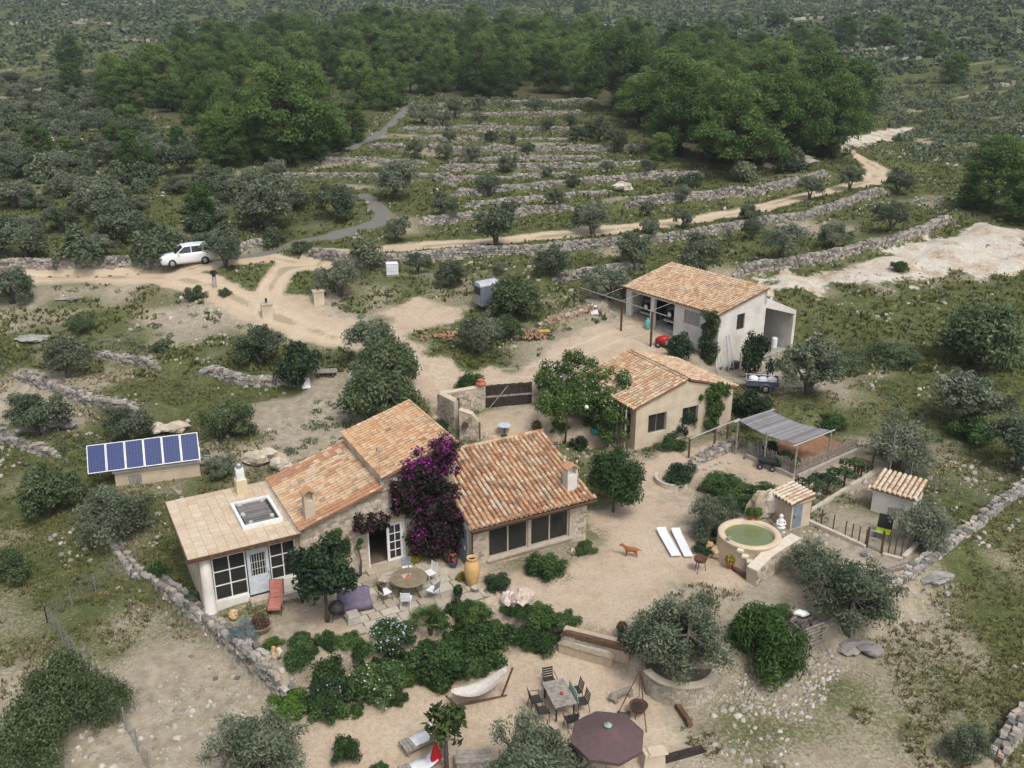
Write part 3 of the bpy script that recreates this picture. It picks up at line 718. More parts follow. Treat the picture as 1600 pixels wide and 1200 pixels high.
# sunroom roof of square pavers
RA0, RA1, RB0, RB1, RZ = -.5, 4.36, -.22, 5.78, 3.0
m_ = MB(); m_.box(RA0 + .02, RA1, RB0 + .02, RB1, RZ - .07, RZ + .06); sroof = m_.build('sunroom_roof', mat('roof_screed', (.50, .36, .22), (.38, .26, .16), 3), house)
PAVER = mat_rnd('roof_paver', [(0, (.54, .41, .28)), (.4, (.60, .485, .35)), (.8, (.63, .53, .40)), (1, (.57, .45, .32))], src='obj', dirt=.3, dirtcol=(.42, .29, .17), sc=.7, bmp=.15)
na, nb = 11, 13; ta, tb = (RA1 - RA0) / na, (RB1 - RB0) / nb
pm = MB(); pm.box(-ta / 2 + .006, ta / 2 - .006, -tb / 2 + .006, tb / 2 - .006, 0, .03); pme = pm.mesh('flat_tile', PAVER)
for i in range(na):
    for j in range(nb):
        obj('flat_tile', pme, sroof, None, (RA0 + ta * (i + .5), RB0 + tb * (j + .5), RZ + .06 + rnd.uniform(-.004, .004)))
m_ = MB(); m_.box(RA0 - .03, RA1, RB0 - .06, RB0 - .001, RZ - .1, RZ + .085); m_.box(RA0 - .06, RA0 - .001, RB0 - .06, RB1, RZ - .1, RZ + .085); m_.build('fascia', WOOD, sroof)
m_ = MB(); m_.box(RA1 - .12, RA1 + .06, RB0, RB1 - .05, RZ + .05, RZ + .13); m_.build('flashing', mat('cement', (.42, .39, .34), None, 3), sroof)
# skylight with bamboo screen held down by stones
sk = MB()
for x0, x1, y0, y1 in ((2.15, 4.0, 1.2, 1.34), (2.15, 4.0, 3.66, 3.8), (2.15, 2.29, 1.34, 3.66), (3.86, 4.0, 1.34, 3.66)): sk.box(x0, x1, y0, y1, RZ + .09, RZ + .28)
skl = sk.build('skylight', WHITE, house)
p = MB(); p.box(2.292, 3.858, 1.342, 3.658, RZ + .15, RZ + .16); p.build('pane', GLASS, skl)
p = MB()
for k in range(46): y = 1.4 + k * .048; p.tube([(2.34 + rnd.uniform(0, .05), y, RZ + .20 + .015 * math.sin(k * .4)), (3.66 + rnd.uniform(0, .1), y + rnd.uniform(-.01, .01), RZ + .20)], .024, 5, r=rnd.random())
p.build('bamboo_screen', mat_rnd('old_bamboo', [(0, (.10, .095, .095)), (.5, (.17, .16, .155)), (1, (.25, .235, .22))], bmp=0), skl)
for k, (x, y) in enumerate(((2.5, 3.5), (3.6, 3.45), (2.45, 2.4), (3.62, 1.75), (2.6, 1.5))):
    p = MB(); p.rock((x, y, RZ + .26), .2, .16, .12, k); p.build('weight_stone', mat('pale_stone', (.60, .57, .52), (.45, .42, .38), 4), skl)
# stone front wall of the lower and tall range
DOOR1 = (7.62, 9.5, .15, 2.3)
lowz = lambda a: 3.15 + (a - 4.35) * .305
w = MB(); panel(w, 4.4, 11.9, -.6, 3.05, .12, .42, (DOOR1,)); 
w.hexa([(4.4, .12, 3.05), (8.45, .12, 3.05), (8.45, .42, 3.05), (4.4, .42, 3.05)], [(4.4, .12, 3.12), (8.45, .12, 4.30), (8.45, .42, 4.30), (4.4, .42, 3.12)])
w.hexa([(8.45, .12, 3.05), (11.9, .12, 3.05), (11.9, .42, 3.05), (8.45, .42, 3.05)], [(8.45, .12, 4.84), (11.9, .12, 5.86), (11.9, .42, 5.86), (8.45, .42, 4.84)])
fw = w.build('front_wall', MORTAR, house)
c = MB(); cladding(c, 4.45, 8.4, -.1, lambda a: lowz(a) - .1, .12, (DOOR1,)); cladding(c, 8.4, 11.9, -.1, lambda a: 4.8 + (a - 8.45) * .29, .12, (DOOR1,)); c.build('masonry', STONES_M, fw, kind='stuff')
w = MB(); w.hexa([(4.36, 5.4, -.6), (8.45, 5.4, -.6), (8.45, 5.65, -.6), (4.36, 5.65, -.6)], [(4.36, 5.4, 3.1), (8.45, 5.4, 4.3), (8.45, 5.65, 4.3), (4.36, 5.65, 3.1)])
w.hexa([(8.45, 5.4, -.6), (12.1, 5.4, -.6), (12.1, 5.65, -.6), (8.45, 5.65, -.6)], [(8.45, 5.4, 4.84), (12.1, 5.4, 5.9), (12.1, 5.65, 5.9), (8.45, 5.65, 4.84)])
w.box(8.42, 8.62, .42, 5.4, 3.0, 4.86); w.box(11.9, 12.1, .12, 5.4, -.6, 5.88)
w.build('plaster_wall', PLASTER_C, house)
lowr, _ = tiled_roof(house, 'lower_roof', (4.40, 5.78, 3.17), (0, -5.95, 0), (4.03, 0, 1.23), TILE_A, rmap=lambda i, j: min(1, max(0, .14 if (i < .14 or i > .86 or (.25 < i < .42 and j > .55 and rnd.random() < .7)) and rnd.random() < .8 else rnd.gauss(.68, .16))))
tallr, _ = tiled_roof(house, 'tall_roof', (8.40, 5.80, 4.90), (0, -5.98, 0), (3.74, 0, 1.08), TILE_A, rmap=lambda i, j: min(1, max(0, rnd.gauss(.5, .17))))
m_ = MB()
for k in range(22): y = 5.7 - k * .275; m_.tube([(12.14, y, 5.99), (12.16, y - .31, 5.99)], [.1, .085], 7, r=rnd.gauss(.5, .15))
m_.build('ridge_tiles', TILE_A, tallr, kind='stuff')
# french doors: left leaf folded inwards, right leaf closed
fd = MB(); fd.box(7.62, 7.69, .15, .40, .15, 2.3); fd.box(9.43, 9.5, .15, .40, .15, 2.3); fd.box(7.69, 9.43, .15, .40, 2.23, 2.3)
fdo = fd.build('door_frame', WHITE, house)
glazed(house, 'french_door', 8.60, 9.42, .17, 2.22, .24, 2, 4, .13, .04)
glazed(house, 'french_door', .5, 1.35, .17, 2.22, 7.76, 2, 4, .13, .04, axis='b')
st = MB(); st.box(7.4, 9.9, -.42, .11, -.2, .14); st.build('doorstep', mat('step_stone', (.46, .39, .29), (.34, .28, .2), 3), house)
w = MB(); w.box(7.4, 9.7, .05, .13, 2.31, 2.5); w.build('lintel', PALEWOOD, house)
chimney(house, 2.97, 5.05, RZ + .08, .52, .5, .75, PLASTER_Y, 'flue')
chimney(house, 5.05, .55, 3.35, .46, .42, 1.45, PLASTER_C, 'tile')
m_ = MB(); m_.tube([(8.35, -.05, 4.0), (8.35, -.05, 6.3)], .022, 6); an = m_.build('antenna_pole', GALV, house)
m_ = MB(); m_.obox((8.35, -.08, 6.35), .24, .14, .2); m_.build('antenna_box', PALEWOOD, an)
# wing with the big windows
WIN = (12.87, 17.42, .36, 1.95)
w = MB(); panel(w, 11.95, 18.4, -.6, 2.3, -2.15, -1.85, (WIN,))
w.box(11.95, 18.4, 2.4, 2.65, -.6, 3.72)
wfw = w.build('wing_front_wall', MORTAR, house)
c = MB(); cladding(c, 11.95, 18.4, -.35, 2.28, -2.15, ((WIN[0] - .12, WIN[1] + .12, WIN[2] - .2, WIN[3] + .05),), size=.24); c.build('masonry', STONES_M, wfw, kind='stuff')
for a in (11.95, 18.15):
    w = MB(); w.hexa([(a, -1.85, -.6), (a + .25, -1.85, -.6), (a + .25, 2.4, -.6), (a, 2.4, -.6)], [(a, -1.85, 2.36), (a + .25, -1.85, 2.36), (a + .25, 2.4, 3.78), (a, 2.4, 3.78)]); w.build('wing_side_wall', PLASTER_W, house)
wr, (q0, qu, qv, qn) = tiled_roof(house, 'wing_roof', (11.78, -2.55, 2.46), (6.85, 0, 0), (0, 5.25, 1.62), mat_rnd('roof_tile_wing', TILE_STOPS, dirt=.7, dirtcol=(.17, .12, .085), sc=1.3, fine=9), individual=300, pitch=.268, expo=.3)
m_ = MB()
for k in range(18): x = 11.9 + k * .375; m_.tube([(x, 2.74, 4.10), (x + .42, 2.74, 4.11)], [.11, .095], 7, r=rnd.random())
m_.build('ridge_tiles', TILE_A, wr, kind='stuff')
glazed(house, 'window', 12.88, 15.06, .37, 1.94, -2.02, 2, 1, .07, .07, PALEWOOD)
glazed(house, 'window', 15.20, 17.41, .37, 1.94, -2.02, 2, 1, .07, .07, PALEWOOD)
w = MB(); w.box(15.061, 15.199, -2.13, -1.9, .37, 1.94); w.build('window_post', PALEWOOD, house)
w = MB(); w.box(12.75, 17.55, -2.28, -2.0, .27, .355); w.build('window_sill', PALEWOOD, house)
CURT = mat('curtain', (.62, .52, .36), (.50, .41, .28), 5)
for a in (12.98, 14.75, 15.3, 17.1):
    c = MB(); n = 9
    vs = []; 
    for k in range(n): x = a + .26 * k / (n - 1); y = -1.83 + .035 * math.sin(k * 2.4); vs += [(x, y, .32), (x, y, 2.0)]
    c.add(vs, [(2 * k, 2 * k + 2, 2 * k + 3, 2 * k + 1) for k in range(n - 1)]); c.build('curtain', CURT, house)
w = MB(); w.box(11.9, 18.5, -2.42, -2.2, 2.08, 2.22)
w.build('eave_beam', WOOD, house)
for a in (12.1, 13.6, 15.1, 16.6, 18.2):
    b = MB(); b.box(a - .07, a + .07, -2.55, -2.19, 2.221, 2.36); b.build('rafter_end', WOOD, house)
gt = MB(); gt.tube([(11.72, -2.68, 2.40), (18.65, -2.68, 2.36)], .055, 8); gut = gt.build('gutter', mat('brown_gutter', (.10, .06, .04), None, 6, rough=.5), house)
gt = MB(); gt.tube([(11.95, -2.62, 2.35), (11.95, -2.30, 2.15), (11.95, -2.27, .4)], .04, 7); gt.build('downpipe', MATS['brown_gutter'], house)
chimney(house, 17.75, -1.55, 2.75, .55, .5, 1.35, PLASTER_W, 'tile')
# dish on the roof edge
dsh = thing('satellite_dish', 'pale blue dish at the edge of the near tile roof beside bougainvillea', 'satellite dish', HW(12.15, 1.0, 3.65), HD)
d = MB(); d.lathe([(.001, .0), (.2, .03), (.36, .1), (.44, .17), (.45, .175), (.36, .115), (.001, .02)], 20)
do = d.build('dish', mat('dish_paint', (.55, .66, .72), (.47, .57, .64), 3, rough=.5), dsh, True, loc=(0, 0, .55)); do.rotation_euler = (R(80), 0, R(-25))
d = MB(); d.tube([(0, 0, -.1), (0, 0, .6)], .03, 6); d.build('mast', STEEL, dsh)
# dark shuttered door in the wing's side by the bougainvillea
sh = MB(); sh.box(11.87, 11.94, -1.75, -.85, .05, 1.95)
shd = sh.build('side_door', BLUEGREY, house)
h_ = MB(); h_.box(11.83, 11.868, -1.65, -1.6, .9, 1.1); h_.build('handle', WHITE, shd)

# ------------------------------------------------------------------ patio of flagstones
FLAG = mat_rnd('flagstone', [(0, (.36, .31, .235)), (.5, (.45, .395, .31)), (1, (.52, .465, .375))], src='obj', dirt=.35, dirtcol=(.22, .2, .15), sc=.9)
pat = MB(); pat.box(5.2, 12.1, -4.6, -.01, -.4, .012); patio = pat.build('patio', mat('patio_joint', (.20, .17, .12), (.12, .11, .07), 3), None, kind='structure', loc=(HO[0], HO[1], .0), rz=HD)
b = -.04
while b > -4.5:
    hgt = rnd.uniform(.5, .8); a = 5.25 + max(0, (-b - 2.6) * .0)
    while a < 12.0:
        ln = min(rnd.uniform(.5, 1.05), 12.05 - a)
        if ln > .15:
            q = [rnd.uniform(-.02, .02) for _ in range(8)]; g_ = .03; z = rnd.uniform(.028, .045)
            fl = MB(); fl.hexa([(a + g_, b - hgt + g_, 0), (a + ln - g_, b - hgt + g_, 0), (a + ln - g_, b - g_, 0), (a + g_, b - g_, 0)],
                [(a + g_ + q[0], b - hgt + g_ + q[1], z), (a + ln - g_ + q[2], b - hgt + g_ + q[3], z), (a + ln - g_ + q[4], b - g_ + q[5], z), (a + g_ + q[6], b - g_ + q[7], z)])
            fl.build('flagstone', FLAG, patio)
        a += ln
    b -= hgt

# ------------------------------------------------------------------ garage
GO, GD = (9.12, 71.7, 0.0), R(-54)
garage = thing('garage', 'white plastered garage with two open bays and a tile roof', 'garage', GO, GD)
GL, GDp, E0, E1 = 9.75, 5.04, 5.55, 6.66
D1, D2, GW = (.55, 2.75, 2.4, 5.15), (3.15, 5.3, 2.4, 5.15), (6.3, 7.9, 4.0, 5.05)
w = MB(); panel(w, 0, GL, .5, 5.4, 0, .25, (D1, D2, GW)); w.box(0, GL, GDp - .25, GDp, .5, E1 - .15)
w.build('front_wall', PLASTER_W, garage)
GWn = (1.9, 2.75, 3.9, 5.1)
for a in (0, GL - .25):
    w = MB(); panel(w, .25, GDp - .25, .5, 5.352, a, a + .25, (GWn,) if a else (), axis='b')
    w.hexa([(a, 0.0, 5.352), (a + .25, 0.0, 5.352), (a + .25, GDp, 5.352), (a, GDp, 5.352)], [(a, 0, 5.45), (a + .25, 0, 5.45), (a + .25, GDp, E1 - .1), (a, GDp, E1 - .1)]); w.build('gable_wall', PLASTER_W, garage)
m_ = MB(); m_.box(.25, GL - .25, .25, GDp - .25, 1.0, 2.95); m_.build('floor', mat('concrete', (.36, .34, .31), None, 2), garage)
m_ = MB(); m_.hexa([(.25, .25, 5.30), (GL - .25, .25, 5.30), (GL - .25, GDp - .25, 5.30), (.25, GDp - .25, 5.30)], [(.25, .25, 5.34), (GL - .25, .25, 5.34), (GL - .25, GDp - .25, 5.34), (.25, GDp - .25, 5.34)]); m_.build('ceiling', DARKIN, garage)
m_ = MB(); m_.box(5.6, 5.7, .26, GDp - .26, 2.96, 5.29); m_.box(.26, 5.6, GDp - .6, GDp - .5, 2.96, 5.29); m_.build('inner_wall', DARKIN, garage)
tiled_roof(garage, 'roof', (-.25, -.3, E0 - .06), (GL + .4, 0, 0), (0, GDp + .35, 1.18), TILE_P)
glazed(garage, 'window', *GW[:2], *GW[2:], .1, 6, 5, .07, .05, PALEWOOD, pm=mat('glass_block', (.35, .38, .40), (.25, .28, .3), 4, rough=.2))
glazed(garage, 'window', *GWn, GL - .12, 2, 1, .07, .06, WOOD, axis='b')
# lean-to at the back
w = MB()
lz = lambda b: 5.85 - (b - GDp) * .42
w.hexa([(GL - .45, GDp, lz(GDp) - .75), (GL, GDp, lz(GDp) - .75), (GL, 8.75, lz(8.75) - .35), (GL - .45, 8.75, lz(8.75) - .35)], [(GL - .45, GDp, lz(GDp)), (GL, GDp, lz(GDp)), (GL, 8.75, lz(8.75)), (GL - .45, 8.75, lz(8.75))])
w.box(GL - .3, GL, 8.45, 8.75, .2, lz(8.75) - .352); w.box(4.5, GL - .302, 8.5, 8.75, .2, lz(8.75) - .3); w.box(4.5, 4.7, GDp + .01, 8.49, .2, 4.2)
w.build('lean_to', PLASTER_W, garage)
w = MB(); w.hexa([(4.4, GDp, lz(GDp) - .1), (GL - .46, GDp, lz(GDp) - .1), (GL - .46, 8.85, lz(8.85) - .1), (4.4, 8.85, lz(8.85) - .1)], [(4.4, GDp, lz(GDp) + .02), (GL - .46, GDp, lz(GDp) + .02), (GL - .46, 8.85, lz(8.85) + .02), (4.4, 8.85, lz(8.85) + .02)]); w.build('lean_to_roof', PLASTER_C, garage)
w = MB(); w.box(4.71, GL + .05, GDp + .01, 8.44, .3, 1.17); w.build('lean_to_floor', MATS['concrete'], garage)
# steel gantry in front of the bays
gan = thing('steel_gantry', 'rusty posts with a long rail standing before the garage bays', 'gantry', GO, GD)
def GWp(a, b, z=0):
    c, s = math.cos(GD), math.sin(GD); return np.array([GO[0] + a * c - b * s, GO[1] + a * s + b * c, z])
for a in (2.0, 5.3):
    zz = hz(*GWp(a, -2.3)[:2]); m_ = MB(); m_.box(a - .06, a + .06, -2.36, -2.24, zz - .2, 5.0); m_.build('post', RUST, gan)
m_ = MB(); m_.tube([(-3.2, -2.3, 5.08), (6.8, -2.3, 5.02)], .04, 6); m_.build('rail', GREYWOOD, gan)
for a in (-.1, 2.0, 5.3): m_ = MB(); m_.tube([(a, -2.3, 5.1), (a, -.05, 5.4)], .025, 5); m_.build('strut', GREYWOOD, gan)

# ------------------------------------------------------------------ studio
SO, SD = (7.6, 52.5, .3), R(28.5)
studio = thing('studio', 'cream plastered cottage with a pale tiled gable roof and creeper', 'cottage', SO, SD)
def SW(a, b, z=0):
    c, s = math.cos(SD), math.sin(SD); return np.array([SO[0] + a * c - b * s, SO[1] + a * s + b * c, z])
sw = [(.95, 2.35, .55, 1.82), (3.6, 4.85, .5, 1.78)]
SLn, SWd = 6.3, 7.65
w = MB(); panel(w, 0, SWd, -.8, 2.45, 0, .25, sw)
w.add([(0, 0, 2.45), (SWd, 0, 2.45), (3.65, 0, 3.6), (0, .25, 2.45), (SWd, .25, 2.45), (3.65, .25, 3.6)], [(0, 1, 2), (3, 5, 4), (0, 2, 5, 3), (1, 4, 5, 2)])
w.build('gable_wall', PLASTER_C, studio)
w = MB(); w.box(0, .25, .25, SLn, -.8, 2.5); w.box(SWd - .25, SWd, .25, SLn, -.8, 2.5); w.box(.25, SWd - .25, SLn - .25, SLn, -.8, 2.5)
w.build('side_wall', PLASTER_C, studio)
w = MB(); w.box(.25, SWd - .25, .25, SLn - .25, -.5, .1); w.build('floor', FLOORIN, studio)
tiled_roof(studio, 'roof', (-.3, SLn + .1, 2.52), (0, -SLn - .25, 0), (3.98, 0, 1.2), TILE_P)
tiled_roof(studio, 'roof', (SWd + .3, -.15, 2.52), (0, SLn + .25, 0), (-3.98, 0, 1.2), TILE_P)
m_ = MB()
for k in range(17): y = -.1 + k * .375; m_.tube([(3.67, y, 3.76), (3.67, y + .42, 3.77)], [.11, .095], 7, r=rnd.random())
m_.build('ridge_tiles', TILE_P, studio, kind='stuff')
for q in sw: glazed(studio, 'window', *q, .17, 2, 1, .05, .04, mat('grey_frame', (.22, .24, .25), None, 3))
for a, b in ((-.55, .35), (-.55, .75), (-.5, 1.3)):
    m_ = MB(); m_.tube([(a, b, -.5), (a + .05, b, 2.35)], .05, 6); m_.build('porch_post', PALEWOOD, studio)
m_ = MB(); m_.box(-.03, -.001, .55, 1.15, .2, 1.9); m_.build('narrow_window', DARKIN, studio)
# ------------------------------------------------------------------ vegetation
def leaves(C, Rr, N, size, aspect, seed, up=.25, shell=.55, flat=1.0, lo=-.75, jit=.55, droop=0.0, weight=None, tone=None):
    """leaf quads scattered through clumps (centres C, radii Rr): returns V, F, rnd"""
    g = np.random.default_rng(seed); C = np.asarray(C, float); Rr = np.asarray(Rr, float)
    w = Rr ** 2 if weight is None else weight; w = w / w.sum(); k = g.choice(len(C), N, p=w)
    d = g.normal(size=(N, 3)); d /= np.linalg.norm(d, axis=1)[:, None]
    d[:, 2] = np.where(d[:, 2] < lo, -d[:, 2], d[:, 2])
    rad = shell + (1 - shell) * g.random(N) ** .7
    P = C[k] + d * (Rr[k] * rad)[:, None] * np.array([1, 1, flat])
    nrm = d + g.normal(size=(N, 3)) * jit + np.array([0, 0, up]); nrm /= np.linalg.norm(nrm, axis=1)[:, None]
    t = g.normal(size=(N, 3)); t[:, 2] -= droop * 2; t -= nrm * (t * nrm).sum(1)[:, None]; t /= np.linalg.norm(t, axis=1)[:, None] + 1e-9
    b = np.cross(nrm, t); s = size * (.6 + .8 * g.random(N))
    h = (s * .5)[:, None]; hw = (s * aspect * .5)[:, None]
    V = np.stack([P - t * h, P + b * hw - t * h * .1, P + t * h, P - b * hw - t * h * .1], 1).reshape(-1, 3)
    F4 = np.arange(N * 4).reshape(-1, 4)
    ct = g.random(len(C)) if tone is None else tone
    rn = np.clip(.5 + (ct[k] - .5) * .5 + (g.random(N) - .5) * .55, 0, 1)
    return V, F4, rn
def cat(parts):
    V = []; F4 = []; rn = []; o = 0
    for v, f, r in parts: V.append(v); F4.append(f + o); rn.append(r); o += len(v)
    return np.concatenate(V), np.concatenate(F4), np.concatenate(rn)
BARK = mat('grey_bark', (.125, .108, .086), (.065, .055, .044), 6, bmp=.6)
BARKP = mat('pine_bark', (.12, .085, .06), (.065, .048, .036), 6, bmp=.6)
OLIVE = leafmat('olive_leaves', [(0, (.066, .090, .050)), (.4, (.125, .156, .092)), (.75, (.190, .220, .142)), (1, (.27, .29, .205))], .22, .5)
OLIVE_G = leafmat('olive_leaves_green', [(0, (0.049, 0.073, 0.030)), (.45, (0.095, 0.132, 0.057)), (.8, (0.155, 0.196, 0.095)), (1, (0.230, 0.257, 0.149))], .25)
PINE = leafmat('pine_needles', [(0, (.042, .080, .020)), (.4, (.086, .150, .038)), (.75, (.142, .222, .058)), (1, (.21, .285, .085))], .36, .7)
SCRUB = leafmat('scrub_leaves', [(0, (.060, .084, .044)), (.35, (.108, .142, .078)), (.7, (.165, .200, .112)), (1, (.245, .265, .165))], .2, .6)
SHRUB = leafmat('garden_leaves', [(0, (0.023, 0.049, 0.017)), (.45, (0.055, 0.107, 0.032)), (.8, (0.104, 0.177, 0.055)), (1, (0.174, 0.246, 0.094))], .3, .4)
BRIGHT = leafmat('bright_leaves', [(0, (.03, .07, .012)), (.5, (.075, .15, .025)), (1, (.15, .23, .05))], .3)
VINEM = leafmat('climber_leaves', [(0, (.030, .060, .016)), (.45, (.072, .125, .032)), (.8, (.13, .20, .05)), (1, (.20, .26, .085))], .3)
BLUEM = leafmat('blue_grey_leaves', [(0, (.10, .135, .135)), (.5, (.19, .24, .24)), (1, (.30, .35, .34))], .2)
DARKM = leafmat('dark_leaves', [(0, (0.015, 0.033, 0.018)), (.5, (0.039, 0.072, 0.033)), (1, (0.087, 0.132, 0.051))], .25)
BOUG = leafmat('bougainvillea_leaves', [(0, (.012, .016, .010)), (.55, (.030, .036, .018)), (.72, (.075, .02, .045)), (1, (.12, .022, .075))], .25, 0)
MAGENTA = leafmat('magenta_bracts', [(0, (.16, .012, .12)), (.5, (.30, .02, .24)), (1, (.42, .05, .36))], .3, 0)
FLOWER = leafmat('pink_white_flowers', [(0, (.55, .38, .42)), (.5, (.66, .56, .55)), (1, (.75, .72, .68))], .3, 0)
YFLOWER = leafmat('yellow_flowers', [(0, (.50, .40, .02)), (1, (.65, .56, .05))], .3, 0)
YGREEN = leafmat('yellow_green_leaves', [(0, (.16, .15, .02)), (.5, (.30, .26, .03)), (1, (.42, .36, .07))], .3, 0)
BFLOWER = leafmat('pale_blue_flowers', [(0, (.42, .47, .62)), (1, (.62, .66, .76))], .3, 0)
DRYM = leafmat('dry_grass', [(0, (.07, .075, .028)), (.4, (.13, .13, .045)), (.7, (.21, .185, .075)), (1, (.33, .27, .14))], .3, .2)

def crown_clumps(q, kind, n, zc=1.0):
    C = []; Rr = []
    for _ in range(n):
        if kind == 'olive':      # broad, rounded, open
            a = q.uniform(0, 6.28); e = math.asin(q.uniform(-.62, 1)); rr = q.uniform(.4, .95) * (1 + .22 * math.sin(3 * a + n))
            C.append((math.cos(a) * math.cos(e) * rr, math.sin(a) * math.cos(e) * rr, zc + math.sin(e) * rr * .85)); Rr.append(q.uniform(.17, .38))
        elif kind == 'pine':     # tiers of foliage plates
            z = q.uniform(.02, .95); w = .34 * math.sqrt(max(.04, 1 - ((z - .36) / .62) ** 2)); a = q.uniform(0, 6.28); rr = w * q.uniform(.4, 1.0)
            C.append((math.cos(a) * rr, math.sin(a) * rr, z)); Rr.append(q.uniform(.055, .115))
        elif kind == 'umbrella': # spreading pine, wide crown on a bare trunk
            a = q.uniform(0, 6.28); rr = .42 * math.sqrt(q.random()); z = .2 + .72 * math.sqrt(max(0, 1 - (rr / .46) ** 2)) * q.uniform(.1, 1)
            C.append((math.cos(a) * rr, math.sin(a) * rr, z)); Rr.append(q.uniform(.06, .12))
        else:                    # bush
            a = q.uniform(0, 6.28); e = q.uniform(0, 1.5); rr = q.uniform(.3, .82)
            C.append((math.cos(a) * math.cos(e) * rr, math.sin(a) * math.cos(e) * rr, .22 + math.sin(e) * rr * .95)); Rr.append(q.uniform(.2, .36))
    return C, Rr
def make_tree(kind, seed, N, leaf, asp, m, bark, nc, stems=3, name=None, trunk=True, zc=1.0, **kw):
    """unit-sized tree mesh pair (crown radius about 1 for olive and bush, height about 1 for pine)"""
    q = random.Random(seed); C, Rr = crown_clumps(q, kind, nc, zc)
    V, F4, rn = leaves(C, Rr, N, leaf, asp, seed, **kw)
    if kind in ('pine', 'umbrella'): rn = np.clip(rn * .75 + .25 * np.clip((V[::4, 2] - .3) / .6, 0, 1), 0, 1)  # highlights put into the colour: needles lighter towards the crown top
    cm = fastmesh((name or kind) + '_crown', V, F4, rn, m)
    t = MB()
    if kind == 'olive':
        top = []
        for s in range(stems):
            a = 6.28 * s / stems + q.uniform(-.5, .5); l = q.uniform(.25, .45)
            mid = Vector((math.cos(a) * l * .4, math.sin(a) * l * .4, .55)); end = Vector((math.cos(a) * l * 1.5, math.sin(a) * l * 1.5, 1.15))
            t.tube([(q.uniform(-.04, .04), q.uniform(-.04, .04), -.12), (math.cos(a) * .05, math.sin(a) * .05, .25), mid, end], [.12, .085, .06, .03], 6); top.append(end)
        for c, r_ in zip(C, Rr):
            e = min(top, key=lambda e: (e - Vector(c)).length); mpt = (e + Vector(c)) / 2 + Vector((0, 0, -.05)); t.tube([e * .85 + Vector((0, 0, .12)), mpt, c], [.03, .018, .006], 4, False)
    elif kind in ('pine', 'umbrella'):
        b = q.uniform(-.05, .05); t.tube([(0, 0, -.03), (b * .3, b * .4, .3), (b, b * .6, .62), (b * .7, 0, .93)], [.024, .019, .013, .004], 7)
        for c, r_ in list(zip(C, Rr))[::2]:
            z = max(.2, c[2] - .07); t.tube([(b * z, b * .5 * z, z - .03), ((c[0]) * .6, c[1] * .6, c[2] - .04), c], [.009, .006, .002], 4, False)
    else:
        for s in range(5):
            c = C[s]; t.tube([(0, 0, -.1), (c[0] * .4, c[1] * .4, c[2] * .5), c], [.045, .03, .01], 5, False)
    tm = t.mesh((name or kind) + '_trunk', bark, True)
    return cm, tm
def tree_root(name, label, ctg, meshes, loc=(0, 0, -500), rz=0, sc=1, group=None):
    r = thing(name, label, ctg, loc, rz, group); r.scale = (sc, sc, sc) if not hasattr(sc, '__len__') else sc
    obj('crown', meshes[0], r); obj('trunk', meshes[1], r); return r
NEAR_OL = [make_tree('olive', 100 + k, 15000, .085, .34, OLIVE, BARK, 52, name='olive_near', zc=.85, jit=.8, shell=.1, lo=-.9) for k in range(3)]
MID_OL = [make_tree('olive', 120 + k, 7600, .112, .42, OLIVE, BARK, 34 + 4 * k, name='olive_mid', zc=.86 + .07 * k, jit=.8, shell=.2) for k in range(5)]
GREEN_OL = [make_tree('olive', 140 + k, 8500, .115, .42, OLIVE_G, BARK, 46, name='olive_green', zc=.72, jit=.8, shell=.2, lo=-.9) for k in range(2)]
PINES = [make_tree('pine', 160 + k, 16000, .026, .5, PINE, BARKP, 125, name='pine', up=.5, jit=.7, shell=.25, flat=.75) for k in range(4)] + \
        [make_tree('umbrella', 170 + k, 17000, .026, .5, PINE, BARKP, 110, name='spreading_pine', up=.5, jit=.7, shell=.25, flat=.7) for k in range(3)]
BUSHES = [make_tree('bush', 180 + k, 3400, .13, .5, SCRUB, BARK, 22, name='scrub', jit=.8, shell=.25) for k in range(5)]
BIGSH = [make_tree('bush', 210 + k, 15000, .06, .45, OLIVE_G, BARK, 60, name='big_bush', jit=.8, shell=.2) for k in range(2)]
GSHR = [make_tree('bush', 200 + k, 6500, .11, .5, SHRUB, BARK, 30, name='shrub', jit=.8, shell=.25) for k in range(3)]
def veg(name, label, ctg, meshes, px, py, wpx, squash=1.0, grp=None, unit=1.0, wide=1.0):
    """place one plant where it stands; wpx is its width in the photograph's pixels"""
    p = gp(px, py); r = wpx / scale_at(p) / 2 / unit
    sx = r * wide * rnd.uniform(.94, 1.06)
    return tree_root(name, label, ctg, meshes, (p[0], p[1], p[2] - .04 * r), rnd.uniform(0, 6.28), (sx, r * rnd.uniform(.94, 1.06), r * squash), grp)
